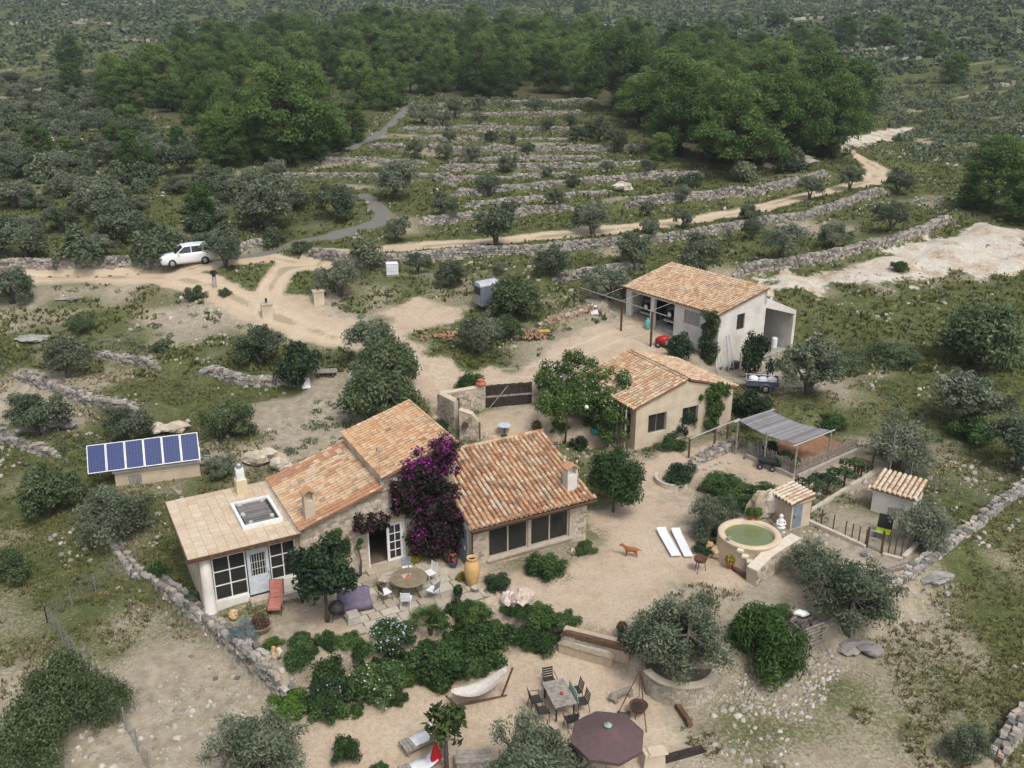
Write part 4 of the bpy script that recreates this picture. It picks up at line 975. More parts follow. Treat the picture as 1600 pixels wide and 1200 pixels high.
OL = [ # x, y of the foot, width, kind (m mid, n near, g green), label
 (925, 366, 62, 'm', 'rounded olive tree on the upper edge of the sand track'), (775, 384, 72, 'm', 'wide olive tree beside the straight stretch of sand track'),
 (990, 418, 66, 'm', 'two-stemmed olive tree left of the garage roof peak'), (863, 430, 56, 'm', 'neat round olive tree below the long track wall'),
 (1069, 354, 36, 'm', 'small round olive bush on the track side, left of its twin'), (1168, 347, 38, 'm', 'small round olive bush on the track side, right of its twin'),
 (1220, 407, 68, 'm', 'dense olive tree above the garage roof'), (1300, 386, 56, 'm', 'olive tree with clear trunk above the pale rock'),
 (1092, 412, 60, 'm', 'olive tree right behind the garage ridge'), (1392, 362, 56, 'm', 'olive tree above the wall at the rock top'),
 (705, 447, 58, 'm', 'thin olive tree right of the white tank'), (620, 378, 46, 'm', 'olive tree by the grey track bend'),
 (533, 462, 66, 'm', 'olive tree between the gate pillar and the white tank'), (660, 193, 42, 'm', 'olive tree beside the top of the grey track'),
 (712, 183, 34, 'm', 'small olive tree on the topmost terrace'), (737, 252, 30, 'm', 'narrow olive tree on the fourth terrace'),
 (650, 244, 28, 'm', 'little olive bush against the fourth terrace wall'), (800, 224, 22, 'm', 'tiny bare olive on the third terrace'),
 (856, 203, 24, 'm', 'slim olive tree high on the third terrace'), (765, 306, 42, 'm', 'olive tree growing through the slanting terrace wall'),
 (692, 338, 46, 'm', 'tall thin olive tree left of the slanting wall'), (855, 278, 22, 'm', 'small olive bush under the middle terrace wall'),
 (866, 322, 32, 'm', 'upright olive bush below the slanting wall'), (935, 222, 46, 'm', 'olive tree at the right end of the upper terraces'),
 (962, 238, 42, 'm', 'greyish olive against the right end of the fourth wall'), (1012, 272, 28, 'm', 'leaning olive tree near the tall wall'),
 (617, 312, 74, 'm', 'large olive tree left end of the slanting wall'), (1265, 312, 44, 'm', 'olive tree below the tall wall beside the track'),
 (1327, 296, 42, 'm', 'dark olive tree inside the track bend'), (1402, 303, 46, 'm', 'dense olive tree outside the track bend'),
 (955, 470, 70, 'm', 'soft grey olive tree left of the garage'), (432, 278, 36, 'm', 'small olive tree beside the upper grey track'),
 (530, 343, 72, 'm', 'broad dark olive left of the grey track bend'), (420, 362, 104, 'm', 'very broad olive tree above the white car'),
 (353, 417, 58, 'm', 'olive tree touching the rear of the white car'), (20, 474, 74, 'm', 'olive tree at the left edge below the road'),
 (107, 588, 78, 'm', 'olive tree with forked trunk in the left field'), (126, 520, 48, 'g', 'round green olive bush in the left field'),
 (408, 568, 76, 'm', 'sparse crooked olive tree left of the drive'), (60, 680, 84, 'm', 'olive tree in front of a pale boulder at far left'),
 (200, 692, 72, 'm', 'thin olive tree just behind the solar panels'), (360, 680, 80, 'g', 'round green olive tree by the sandy lot'),
 (585, 572, 88, 'm', 'leaning olive tree at the drive with thick trunk'), (1262, 617, 104, 'm', 'wide olive tree right of the loaded trailer'),
 (1530, 575, 140, 'g', 'huge olive tree at the right edge below the rock'), (1510, 668, 110, 'm', 'broad grey olive tree below the huge one'),
 (1400, 730, 112, 'n', 'tall olive tree behind the shade roof'), (1590, 735, 100, 'm', 'olive tree cut by the right edge above the wall'),
 (1115, 835, 88, 'n', 'dense round olive tree left of the plunge pool'), (750, 552, 72, 'm', 'low olive tree left of the log pile'),
 (1440, 850, 96, 'n', 'olive tree leaning beside the white hen house'), (1262, 905, 84, 'n', 'slender olive tree behind the pool wall'),
 (1322, 985, 164, 'n', 'big olive tree left of the long right wall'), (1062, 1038, 162, 'n', 'large open olive tree in the curved stone planter'),
 (1510, 1185, 80, 'n', 'small olive tree in the bottom right field'), (405, 1230, 170, 'n', 'big olive tree at the bottom left edge'),
 (835, 1250, 180, 'n', 'big olive tree at the bottom edge beside the parasol'), (75, 800, 106, 'g', 'spreading yellowish tree left of the solar panels'),
 (185, 840, 116, 'n', 'dense olive tree in front of the solar panels'), (600, 610, 116, 'g', 'tall dense olive tree behind the tall roof, upper one'),
 (590, 665, 130, 'g', 'bushy olive tree right behind the tall roof, lower one'), (800, 495, 92, 'g', 'dense tree right of the grey horse trailer'),
 (790, 528, 52, 'g', 'bright green bush before the horse trailer tree'), (345, 745, 50, 'm', 'small olive behind the sunroom flue'),
 (20, 905, 70, 'g', 'dark bush at the left edge beyond the wire fence'),
]
for x, y, w_, k, lab in OL:
    ms = {'m': MID_OL, 'n': NEAR_OL, 'g': GREEN_OL}[k]; veg('olive_tree', lab, 'olive tree', ms[rnd.randrange(len(ms))], x, y, w_, .95 if k != 'n' else .9, unit=1.05)
# --- pine wood
pine_n = 0
def pine(px, py, hpx, lab, k=None, grp=None, wide=1.0):
    p = gp(px, py); h = hpx / scale_at(p); k = rnd.randrange(len(PINES)) if k is None else k
    return tree_root('pine_tree', lab, 'pine tree', PINES[k], (p[0], p[1], p[2] - .1), rnd.uniform(0, 6.28), (h * wide, h * wide, h), grp)
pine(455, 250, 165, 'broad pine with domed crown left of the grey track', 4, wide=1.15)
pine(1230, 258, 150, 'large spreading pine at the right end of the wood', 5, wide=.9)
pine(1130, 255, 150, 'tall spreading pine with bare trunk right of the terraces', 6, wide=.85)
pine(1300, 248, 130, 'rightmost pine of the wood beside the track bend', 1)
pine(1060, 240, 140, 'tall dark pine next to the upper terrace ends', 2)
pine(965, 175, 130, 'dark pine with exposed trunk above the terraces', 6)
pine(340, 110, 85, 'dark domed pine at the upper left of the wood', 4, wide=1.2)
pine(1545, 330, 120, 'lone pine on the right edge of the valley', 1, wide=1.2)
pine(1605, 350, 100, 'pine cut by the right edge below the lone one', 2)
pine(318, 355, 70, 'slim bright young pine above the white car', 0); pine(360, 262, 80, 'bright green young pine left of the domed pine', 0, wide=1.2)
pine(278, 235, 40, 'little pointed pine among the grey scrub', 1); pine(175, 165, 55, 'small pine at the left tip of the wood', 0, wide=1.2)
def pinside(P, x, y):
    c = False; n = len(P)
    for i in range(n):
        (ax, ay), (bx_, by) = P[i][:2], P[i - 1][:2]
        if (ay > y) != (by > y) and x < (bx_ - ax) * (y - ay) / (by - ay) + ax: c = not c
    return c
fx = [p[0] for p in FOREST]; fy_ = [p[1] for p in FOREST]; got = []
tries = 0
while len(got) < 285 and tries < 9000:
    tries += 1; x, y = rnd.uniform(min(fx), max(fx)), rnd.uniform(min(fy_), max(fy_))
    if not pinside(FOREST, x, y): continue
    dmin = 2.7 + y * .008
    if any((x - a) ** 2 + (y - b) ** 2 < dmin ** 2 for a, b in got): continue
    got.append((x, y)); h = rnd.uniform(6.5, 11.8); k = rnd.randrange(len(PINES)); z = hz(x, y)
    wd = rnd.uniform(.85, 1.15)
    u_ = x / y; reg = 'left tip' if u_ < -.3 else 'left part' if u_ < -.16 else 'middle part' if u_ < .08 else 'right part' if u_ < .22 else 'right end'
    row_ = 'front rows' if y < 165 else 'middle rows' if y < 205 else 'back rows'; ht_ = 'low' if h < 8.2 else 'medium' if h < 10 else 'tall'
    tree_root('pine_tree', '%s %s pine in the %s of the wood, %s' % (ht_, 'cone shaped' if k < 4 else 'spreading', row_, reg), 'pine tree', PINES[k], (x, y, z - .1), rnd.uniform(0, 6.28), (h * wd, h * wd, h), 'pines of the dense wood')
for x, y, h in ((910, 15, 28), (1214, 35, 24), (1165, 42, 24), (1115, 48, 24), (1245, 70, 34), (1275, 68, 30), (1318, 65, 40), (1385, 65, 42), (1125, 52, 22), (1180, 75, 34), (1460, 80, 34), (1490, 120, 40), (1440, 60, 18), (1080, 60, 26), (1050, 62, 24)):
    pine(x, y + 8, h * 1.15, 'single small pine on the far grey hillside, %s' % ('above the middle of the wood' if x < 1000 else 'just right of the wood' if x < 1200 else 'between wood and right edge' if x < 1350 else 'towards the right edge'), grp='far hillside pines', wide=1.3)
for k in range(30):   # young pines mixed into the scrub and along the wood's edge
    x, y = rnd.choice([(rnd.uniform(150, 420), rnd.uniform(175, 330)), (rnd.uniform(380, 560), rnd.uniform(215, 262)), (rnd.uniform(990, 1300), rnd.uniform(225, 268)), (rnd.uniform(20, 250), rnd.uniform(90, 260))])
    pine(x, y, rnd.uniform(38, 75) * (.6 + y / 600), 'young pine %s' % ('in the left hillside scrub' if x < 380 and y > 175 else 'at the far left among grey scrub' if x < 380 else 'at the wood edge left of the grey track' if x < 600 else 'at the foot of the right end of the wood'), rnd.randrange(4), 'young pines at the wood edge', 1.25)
# small olives planted in rows on the terraces
for y, xs in ((176, (745, 830)), (197, (690, 740, 885)), (222, (697, 760, 905)), (245, (700, 830, 985)), (270, (800, 950)), (293, (900, 1050)), (315, (1060,)), (340, (800, 1010)), (372, (1010, 1180)), (430, (660, 780))):
    for x in xs: veg('olive_tree', 'small olive tree in the row %s' % {176: 'on the topmost terrace', 197: 'on the third terrace from the top', 222: 'above the fourth terrace wall', 245: 'below the fourth terrace wall', 270: 'below the straight middle wall', 293: 'under the slanting terrace wall', 315: 'above the tall wall by the track', 340: 'just above the sand track', 372: 'just below the sand track', 430: 'between the white tank and horse trailer'}[y], 'olive tree', MID_OL[rnd.randrange(5)], x + rnd.uniform(-9, 9), y + rnd.uniform(-3, 3), rnd.uniform(20, 34) * (.75 + y / 900), 1.0, 'small olives on the terraces', unit=1.05)
# --- grey scrub of the left hillside: each bush on its own
SCR = pl([(-150, 60), (90, 25), (330, 60), (300, 95), (150, 150), (200, 185), (370, 262), (470, 330), (440, 385), (250, 400), (0, 405), (-200, 420), (-300, 250)])
sx = [p[0] for p in SCR]; sy = [p[1] for p in SCR]; got2 = []; tries = 0
while len(got2) < 900 and tries < 16000:
    tries += 1; y = rnd.uniform(min(sy), max(sy)); x = rnd.uniform(min(sx), max(sx))
    if not pinside(SCR, x, y) or abs(x) > y * .66 + 4: continue
    if pinside(FOREST, x, y): continue
    dm = 2.4 + y * .006
    if any((x - a) ** 2 + (y - b) ** 2 < dm ** 2 for a, b in got2): continue
    got2.append((x, y))
got2.sort(key=lambda q: q[1]); far_scrub = got2[300:]
for x, y in got2[:300]:
    ol = rnd.random() < .55; ms = (MID_OL if ol else BUSHES)[rnd.randrange(5)]; s = rnd.choice((rnd.uniform(.8, 1.4), rnd.uniform(1.3, 2.5), rnd.uniform(1.3, 2.5))) * (1 if ol else 1.1)
    u_ = x / y; side = 'left edge' if u_ < -.48 else 'left part' if u_ < -.38 else 'centre' if u_ < -.28 else 'right part'; band = 'just above the road' if y < 98 else 'on the lower slope' if y < 118 else 'half way up' if y < 145 else 'high up'; bg_ = 'small' if s < 1.4 else 'medium' if s < 2 else 'large'
    tree_root('wild_olive' if ol else 'scrub_bush', '%s %s %s in the %s of the left hillside scrub' % (bg_, 'wild olive' if ol else 'round bush', band, side), 'bush', ms, (x, y, hz(x, y) - .15), rnd.uniform(0, 6.28), (s, s, s * rnd.uniform(.75, 1.05) * (.85 if ol else 1.0)), 'scrub of the left hillside')
# --- scrub too far away to be counted
def scrub_mass(name, pts, label, m, size=(.8, 1.8), n=46, leaf=.42, flatz=.8):
    Vs = []; rs = []
    for x, y, z in pts:
        s = rnd.uniform(*size); g = nr; kk = n
        d = g.normal(size=(kk, 3)); d /= np.linalg.norm(d, axis=1)[:, None]; d[:, 2] = np.abs(d[:, 2])
        P = np.array([x, y, z - .1]) + d * s * (.65 + .4 * g.random((kk, 1))) * np.array([1, 1, flatz])
        nn = d + g.normal(size=(kk, 3)) * .5; nn /= np.linalg.norm(nn, axis=1)[:, None]
        t = np.cross(nn, g.normal(size=(kk, 3))); t /= np.linalg.norm(t, axis=1)[:, None] + 1e-9; b = np.cross(nn, t)
        h = (leaf * s * (.6 + .7 * g.random(kk)))[:, None]
        Vs.append(np.stack([P - t * h, P + b * h * .7, P + t * h, P - b * h * .7], 1).reshape(-1, 3)); rs.append(np.clip(rnd.uniform(.15, .8) + (g.random(kk) - .5) * .4, 0, 1))
    V = np.concatenate(Vs); o = obj(name, fastmesh(name, V, np.arange(len(V)).reshape(-1, 4), np.concatenate(rs), m), None, 'stuff'); o['label'] = label; o['category'] = 'scrub'; return o
pts = [(x, y, hz(x, y)) for x, y in far_scrub]
X_ = nr.uniform(-1, 1, 26000); Y_ = 130 + 560 * nr.random(26000) ** 1.0; X_ = X_ * (Y_ * .68)
Z_ = height(X_, Y_); dens = vnoise(X_, Y_, 22, 21) * .6 + vnoise(X_, Y_, 8, 22) * .4
ok = (dens > .22) & (inpoly(X_, Y_, FOREST) < 0) & (inpoly(X_, Y_, SCR) < 0) & (gmask(np.maximum(np.maximum(sandm, m_asph), m_rock), X_, Y_) < .3)
ok &= ~((Y_ < 175) & (X_ < 48 + (Y_ - 100) * .25))
sel = np.nonzero(ok)[0][:16000]
pts += [(X_[i], Y_[i], Z_[i]) for i in sel]
npts = [q for q in pts if q[1] < 235][:1900]; fpts = [q for q in pts if q[1] >= 235]
scrub_mass('valley_scrub', npts, 'dense green scrub on the slopes beyond the track bend', SCRUB, (.6, 1.7), 90, .17)
scrub_mass('far_scrub', fpts, 'grey green scrub covering the far hillside to the top edge', SCRUB, (.9, 2.5), 26, .36)
# middle-distance wild shrubs
BSH = [(570, 412, 80, 'dark bush left of the white tank by the track'), (306, 466, 40, 'dark bush in front of the standing person'), (352, 462, 24, 'little bush at the roadside right of the standing person'), (252, 548, 42, 'small grey bush alone in the left meadow'),
 (250, 400, 96, 'dark scrub bush behind the white car'), (130, 405, 100, 'wide scrub bush above the left road wall'), (215, 408, 40, 'low bush at the wall left of the car'), (1160, 285, 60, 'grey scrub bush above the tall wall'), (1080, 290, 46, 'scrub bush at the left end of the tall wall'),
 (1240, 270, 70, 'dark bush at the foot of the rightmost pines'), (470, 398, 46, 'bush right of the short wall near the fork'), (1405, 422, 34, 'round green bush on the bare rock'), (1080, 425, 60, 'bush behind the garage ridge, beside the olive'), (1300, 660, 70, 'bright green weeds behind the shade roof'),
 (1510, 690, 90, 'bright green bush patch at the right edge'), (650, 250, 26, 'tiny dark bush on the fourth terrace wall'), (925, 215, 26, 'bush on the third terrace right end'), (250, 895, 44, 'green bush left of the sunroom side wall'), (300, 940, 34, 'little bush at the foot of the sunroom pillar'),
 (100, 1130, 170, 'large dark bush beyond the wire fence at bottom left'), (60, 1190, 170, 'dark bush in the bottom left corner'), (165, 1120, 110, 'rounded bush at the wire fence, bottom left'), (1320, 575, 120, 'tall green weeds right of the garage'), (1400, 560, 120, 'yellow green weeds in the meadow right of the garage')]
for x, y, w_, lab in BSH:
    ms = BIGSH[rnd.randrange(2)] if w_ >= 110 else GSHR[rnd.randrange(3)] if any(k in lab for k in ('green', 'dark bush in the bottom', 'beyond the wire', 'rounded')) else BUSHES[rnd.randrange(5)]
    veg('bush', lab, 'bush', ms, x, y, w_, .4 if 'weeds' in lab else 1.2 if 'bottom left' in lab else .9)

# --- garden plants
def bushset(name, lab, px, py, wpx, m, seed, N=6500, leaf=.1, asp=.5, hgt=.9, wide=1.0, flowers=None, nf=0, fs=.1, z=None, trunk=BARK):
    ms = make_tree('bush', seed, N, leaf, asp, m, trunk, 30, name=name, jit=.8, shell=.25)
    r = veg(name, lab, 'shrub', ms, px, py, wpx, hgt, wide=wide)
    if flowers:
        q = random.Random(seed); C, Rr = crown_clumps(q, 'bush', 30); V, F4, rn = leaves(C, Rr, nf, fs, .9, seed + 1, shell=.97, lo=-.1)
        obj('flowers', fastmesh('flowers', V, F4, rn, flowers), r, 'stuff')
    return r
bushset('garden_shrub', 'dark green shrub below the patio, left of the white-flecked one', 512, 1070, 92, SHRUB, 301)
bushset('garden_shrub', 'large pale green oleander with white flowers below the patio', 588, 1085, 112, mat and leafmat('pale_green_leaves', [(0, (.04, .08, .025)), (.5, (.085, .15, .045)), (1, (.16, .23, .09))], .3), 302, 8000, flowers=FLOWER, nf=120, fs=.06)
bushset('garden_shrub', 'dark shrub with pink flowers at the retaining wall end', 520, 1105, 90, DARKM, 303, flowers=FLOWER, nf=60, fs=.06)
bushset('garden_shrub', 'round bright green shrub beside the retaining wall', 468, 1022, 56, SHRUB, 304, hgt=1.0)
bushset('low_shrub', 'low bright lime green cushion near the potted plant', 427, 1010, 42, BRIGHT, 305, 4000, hgt=.75)
bushset('blue_shrub', 'blue grey lavender bush below the sunroom', 384, 995, 62, BLUEM, 306, 7000, .1, .2, .85)
bushset('garden_shrub', 'shrub with pale blue flowers at the patio corner', 612, 1005, 84, SHRUB, 307, flowers=BFLOWER, nf=380, fs=.07)
bushset('garden_shrub', 'broad dark green shrub in the middle of the bed', 690, 1050, 118, SHRUB, 308, hgt=.8)
bushset('garden_shrub', 'wide green shrub right of the middle of the bed', 765, 1020, 118, SHRUB, 309, hgt=.75)
bushset('garden_shrub', 'low green shrub left of the ornamental rock', 745, 965, 74, VINEM, 310, hgt=.6)
bushset('garden_shrub', 'green shrub right of the ornamental rock', 848, 970, 74, SHRUB, 311, hgt=.65)
bushset('garden_shrub', 'leafy shrub above the sleeper steps', 838, 1005, 84, SHRUB, 312, hgt=.6)
bushset('ground_cover', 'bright ground cover at the foot of the garden bed', 455, 1105, 110, BRIGHT, 313, 6500, hgt=.35)
bushset('ground_cover', 'green creeper on the bank below the patio', 625, 1060, 90, VINEM, 314, hgt=.55)
bushset('creeping_plant', 'dark creeping plant under the wing windows, left part', 775, 915, 72, DARKM, 315, hgt=.45)
bushset('creeping_plant', 'sprawling plant under the wing windows, right part', 852, 893, 84, SHRUB, 316, hgt=.6)
bushset('creeping_plant', 'round plant at the right corner of the wing', 915, 866, 44, SHRUB, 317, hgt=.9)
bushset('garden_shrub', 'shrub against the front wall of the retaining bed, lower left', 540, 1185, 64, SHRUB, 318, hgt=1.1)
bushset('garden_shrub', 'small shrub by the bottom edge left of the loungers', 590, 1215, 50, SHRUB, 319)
bushset('garden_shrub', 'broad bright green bush right of the planter olive', 1190, 1036, 158, leafmat('fresh_leaves', [(0, (.02, .05, .014)), (.5, (.05, .105, .025)), (1, (.1, .165, .045))], .3), 320, 11000, .1, .3, 1.2)
bushset('yellow_shrub', 'low shrub with yellow flowers under the firewood crate', 1232, 1045, 62, BRIGHT, 321, flowers=YFLOWER, nf=160, fs=.09, hgt=.7)
bushset('garden_shrub', 'small blue green shrub below the pool wall', 1222, 965, 54, SHRUB, 322, hgt=.6)
bushset('garden_shrub', 'fine shrub between studio window and rope railing', 1047, 700, 56, SHRUB, 323, hgt=.75)
bushset('garden_shrub', 'bush standing before the studio windows', 1062, 680, 56, DARKM, 324, hgt=1.35)
bushset('garden_shrub', 'dark bed plant inside the round stone edging', 1062, 752, 72, DARKM, 325, hgt=.7)
bushset('ground_cover', 'green ground cover left of the hand cart', 1130, 765, 92, SHRUB, 326, hgt=.45)
bushset('ground_cover', 'green ground cover behind the pool', 1150, 785, 70, SHRUB, 327, hgt=.4)
bushset('ground_cover', 'creeping green plants before the rope railing', 1190, 775, 80, SHRUB, 328, hgt=.35)
bushset('garden_shrub', 'small round shrub between courtyard and fig tree', 905, 700, 38, DARKM, 329)
bushset('garden_shrub', 'ornamental shrub alone in the gravel courtyard', 875, 672, 40, VINEM, 330, hgt=.55)
bushset('garden_shrub', 'round shrub outside the courtyard wall by the gate pillar', 735, 612, 60, SHRUB, 331)
bushset('garden_shrub', 'dark shrub in the gap behind the tall roof', 690, 672, 32, DARKM, 332, hgt=1.2)
bushset('garden_shrub', 'dense dark bush covering the foot of the garage corner', 1062, 562, 66, DARKM, 333, hgt=1.1)
bushset('garden_shrub', 'dark climbing bush right of the studio', 1172, 655, 84, DARKM, 334, hgt=1.0)
bushset('garden_shrub', 'leafy bush against the garage gable window', 1180, 588, 66, DARKM, 335, hgt=1.9)
bushset('garden_shrub', 'dark leafy shrub left of the drive with boards', 470, 598, 86, DARKM, 336, 4500, .14, hgt=1.35)
bushset('creeping_plant', 'small plant between the sleeper steps and the planter', 985, 1022, 26, SHRUB, 337, 2500)
bushset('garden_shrub', 'dark plants along the left foot of the pool', 1110, 865, 60, DARKM, 338, hgt=.6)
bushset('yellow_plant', 'yellow leaved potted plant beside the french doors', 648, 880, 24, YGREEN, 339, 2200, .2, hgt=1.5)
bushset('yellow_plant', 'yellowish plant left of the big clay jar', 722, 905, 26, YGREEN, 340, 2200, .2, hgt=.8)

# low plants that close the bed below the patio
BED = pl([(455, 1010), (560, 1010), (640, 985), (720, 955), (800, 955), (880, 965), (905, 990), (840, 1015), (790, 1035), (740, 1060), (660, 1085), (600, 1105), (500, 1130), (440, 1110)])
bx0, bx1 = min(v[0] for v in BED), max(v[0] for v in BED); by0, by1 = min(v[1] for v in BED), max(v[1] for v in BED); kk = 0; bedpts = []
while kk < 62:
    x, y = rnd.uniform(bx0, bx1), rnd.uniform(by0, by1)
    if not pinside(BED, x, y) or any((x - a) ** 2 + (y - b) ** 2 < .2 for a, b in bedpts): continue
    kk += 1; bedpts.append((x, y)); s = rnd.uniform(.42, .85)
    tree_root('bed_plant', '%s green plant in the garden bed, %s' % ('low' if s < .55 else 'knee-high' if s < .7 else 'bushy', 'near the retaining wall' if x < -9.5 else 'below the patio' if x < -5 else 'below the round table' if x < -2 else 'towards the sleeper steps'), 'shrub', GSHR[rnd.randrange(3)], (x, y, hz(x, y) - .05), rnd.uniform(0, 6.28), (s, s, s * rnd.uniform(.6, 1.0)), 'plants filling the garden bed')
# small green tree over the patio, fig tree by the wing, cherry below
def lollipop(name, lab, px, py, wpx, m, seed, N, leaf, asp, ht, trunk_h, bark=BARK, nc=34, open_=.2, sq=.85, lean=(0, 0)):
    p = gp(px, py); r = wpx / scale_at(p) / 2; q = random.Random(seed)
    C = []; Rr = []
    for _ in range(nc):
        a = q.uniform(0, 6.28); e = q.uniform(-.7, 1.5); k = q.uniform(.25, .78); C.append((math.cos(a) * math.cos(e) * k * r + lean[0], math.sin(a) * math.cos(e) * k * r + lean[1], trunk_h + r * sq + math.sin(e) * k * r * sq)); Rr.append(q.uniform(.22, .36) * r)
    V, F4, rn = leaves(C, Rr, N, leaf, asp, seed, shell=open_, jit=.7, lo=-.9)
    root = thing(name, lab, 'tree', p, 0)
    obj('crown', fastmesh(name + '_crown', V, F4, rn, m), root)
    t = MB(); top = (lean[0] * .7, lean[1] * .7, trunk_h + r * .5); t.tube([(0, 0, -.2), (lean[0] * .3, lean[1] * .3, trunk_h * .6), top], [.11, .085, .06], 7)
    for c in C[::2]: t.tube([top, ((top[0] + c[0]) / 2, (top[1] + c[1]) / 2, (top[2] + c[2]) / 2), c], [.05, .03, .008], 4, False)
    t.build('trunk', bark, root, True); return root
lollipop('patio_tree', 'dark leafy tree shading the patio in front of the sunroom', 512, 972, 118, DARKM, 401, 9500, .19, .55, 3.4, 1.1, sq=.95)
lollipop('fig_tree', 'bushy green tree at the right end of the near roof', 958, 800, 112, leafmat('mid_green_leaves', [(0, (.018, .042, .014)), (.45, (.042, .085, .026)), (.8, (.078, .135, .042)), (1, (.13, .19, .07))], .3), 402, 13000, .22, .3, 3, .02, sq=.98)
lollipop('cherry_tree', 'young sparse tree with large leaves beside the red parasol', 698, 1205, 96, leafmat('large_leaves', [(0, (.03, .05, .015)), (.5, (.065, .095, .03)), (.85, (.12, .15, .05)), (1, (.20, .14, .05))], .3), 403, 650, .30, .45, 3, 1.2, nc=26, open_=.1, sq=.75)
# bougainvillea over the front wall and the inner corner of the wing
def climber(name, lab, frame, pts, m, seed, N, leaf, asp, parent_loc, rz, flowers=None, nf=0, fs=.1, fpts=None, ctg='climber', stem=None, bark=BARK):
    root = thing(name, lab, ctg, parent_loc, rz)
    C = [p[:3] for p in pts]; Rr = [p[3] for p in pts]
    V, F4, rn = leaves(C, Rr, N, leaf, asp, seed, shell=.3, jit=.6, lo=-1)
    obj('foliage', fastmesh(name + '_foliage', V, F4, rn, m), root)
    if flowers:
        C2 = [p[:3] for p in (fpts or pts)]; R2 = [p[3] for p in (fpts or pts)]
        V, F4, rn = leaves(C2, R2, nf, fs, .8, seed + 5, shell=.9, lo=-.4); obj('flowers', fastmesh(name + '_flowers', V, F4, rn, flowers), root, 'stuff')
    t = MB()
    for s in (stem or [pts[0][:3]]): t.tube([(s[0], s[1], -.3), (s[0] + .1, s[1], s[2] * .5), s], [.07, .05, .02], 6)
    t.build('stem', bark, root, True); return root
bp = []; q = random.Random(5)
for _ in range(120):
    a = q.uniform(9.75, 11.9); z = q.uniform(.4, 4.9 + (a - 9.7) * .25); bp.append((a, .05 - q.uniform(0, .6) - (.5 if z < 3 and a > 10.5 else 0), z, q.uniform(.28, .5)))
for _ in range(34): a = q.uniform(8.9, 9.9); bp.append((a, -.1 - q.uniform(0, .4), q.uniform(3.0, 4.5), q.uniform(.22, .38)))
for _ in range(44): a = q.uniform(9.5, 12.0); bp.append((a, .15 - q.uniform(-.3, .6), 4.4 + (a - 8.3) * .42 + q.uniform(-.7, .25), q.uniform(.25, .45)))
for _ in range(26): a = q.uniform(7.0, 8.6); bp.append((a, -.15 - q.uniform(0, .3), 2.75 + q.uniform(-.35, .45), q.uniform(.18, .32)))
for _ in range(26): bp.append((q.uniform(10.9, 11.9), q.uniform(-1.5, -.1), q.uniform(1.2, 4.2), q.uniform(.25, .4)))
fp = [b for b in bp if (b[2] > 4.5 and q.random() < .55)] + [b for b in bp if q.random() < .10]
climber('bougainvillea', 'dark purple bougainvillea climbing over the corner of the house', None, bp, BOUG, 410, 21000, .15, .6, HO, HD, MAGENTA, 1300, .11, fp, stem=[(10.6, -.2, 2.0), (11.3, -.3, 2.2)])
# flowering vine over the courtyard pergola and the studio's left eave
vp = []; q = random.Random(9)
for _ in range(190): a = q.uniform(-5.6, 1.7); b = q.uniform(2.2, 9.6) ; vp.append((a, b * .9 + .2, 2.05 + q.uniform(-.5, .35) + (.35 if a < -.5 else .6 + .3 * a), q.uniform(.32, .6)))
for _ in range(46): vp.append((q.uniform(-1.7, -.1), q.uniform(.3, 4.0), q.uniform(.6, 2.5), q.uniform(.3, .5)))
def _scr(p):
    w_ = SW(p[0], p[1]); d_ = w_[1] * math.cos(CAM_T) + (CAM_H - p[2] - .3) * math.sin(CAM_T); return w_[0] / d_
vp = [p for p in vp if _scr(p) > .030]
fp = [p for p in vp if p[2] > 2.4]
climber('flowering_vine', 'large vine with pink white flowers spilling over the studio roof', None, vp, VINEM, 411, 34000, .15, .6, SO, SD, FLOWER, 380, .10, fp, stem=[(-3.2, 3.0, 2.2), (-1.2, 1.2, 1.8), (-3.0, 6.5, 2.2)])
cp = [(5.75 + q.uniform(-.35, .75), -.12 - q.uniform(0, .2), q.uniform(.2, 2.9), q.uniform(.18, .34)) for _ in range(44)] + [(q.uniform(4.9, 7.2), -.1, q.uniform(2.1, 2.95), q.uniform(.15, .28)) for _ in range(24)]
climber('wall_creeper', 'green creeper hanging on the right part of the studio gable', None, cp, VINEM, 412, 6500, .15, .5, SO, SD)
cp = [(GL - .7 + q.uniform(-.6, .75), -.1 - q.uniform(0, .25), q.uniform(1.9, 5.5), q.uniform(.2, .4)) for _ in range(60)]
climber('wall_creeper', 'pale green creeper up the corner of the garage', None, cp, OLIVE_G, 413, 6500, .16, .45, GO, GD)
cp = [(6.2 + q.uniform(-.8, 1.3), .0 - q.uniform(0, .2), q.uniform(1.2, 2.7), q.uniform(.12, .26)) for _ in range(16)]
climber('wall_creeper', 'thin creeper on the stone wall behind the patio tree', None, cp, VINEM, 414, 1500, .13, .5, HO, HD)
# fan palm in the bed
p = gp(672, 985); pal = thing('fan_palm', 'small fan palm with spiky fronds in the garden bed', 'palm', p)
for k in range(24):
    a = k * 2.4; e = R(20 + (k * 37) % 62); fr = MB(); L = rnd.uniform(.75, 1.05); d = Vector((math.cos(a) * math.cos(e), math.sin(a) * math.cos(e), math.sin(e))); s = d.cross(Vector((0, 0, 1))).normalized(); base_ = Vector((0, 0, .35)); c = base_ + d * L * .55
    fr.tube([base_, c], .014, 4)
    for j in range(11):
        th = R(-75 + 15 * j); dd = d * math.cos(th) + s * math.sin(th); tip = c + dd * L * .62 + Vector((0, 0, -.10)); n2 = dd.cross(Vector((0, 0, 1))).normalized() * .028; mid = c + dd * L * .3
        fr.add([c, mid + n2, tip, mid - n2], [(0, 1, 2, 3)], rnd.random())
    fr.build('frond', leafmat('palm_leaves', [(0, (.06, .10, .03)), (1, (.17, .22, .09))], .3, 0), pal)
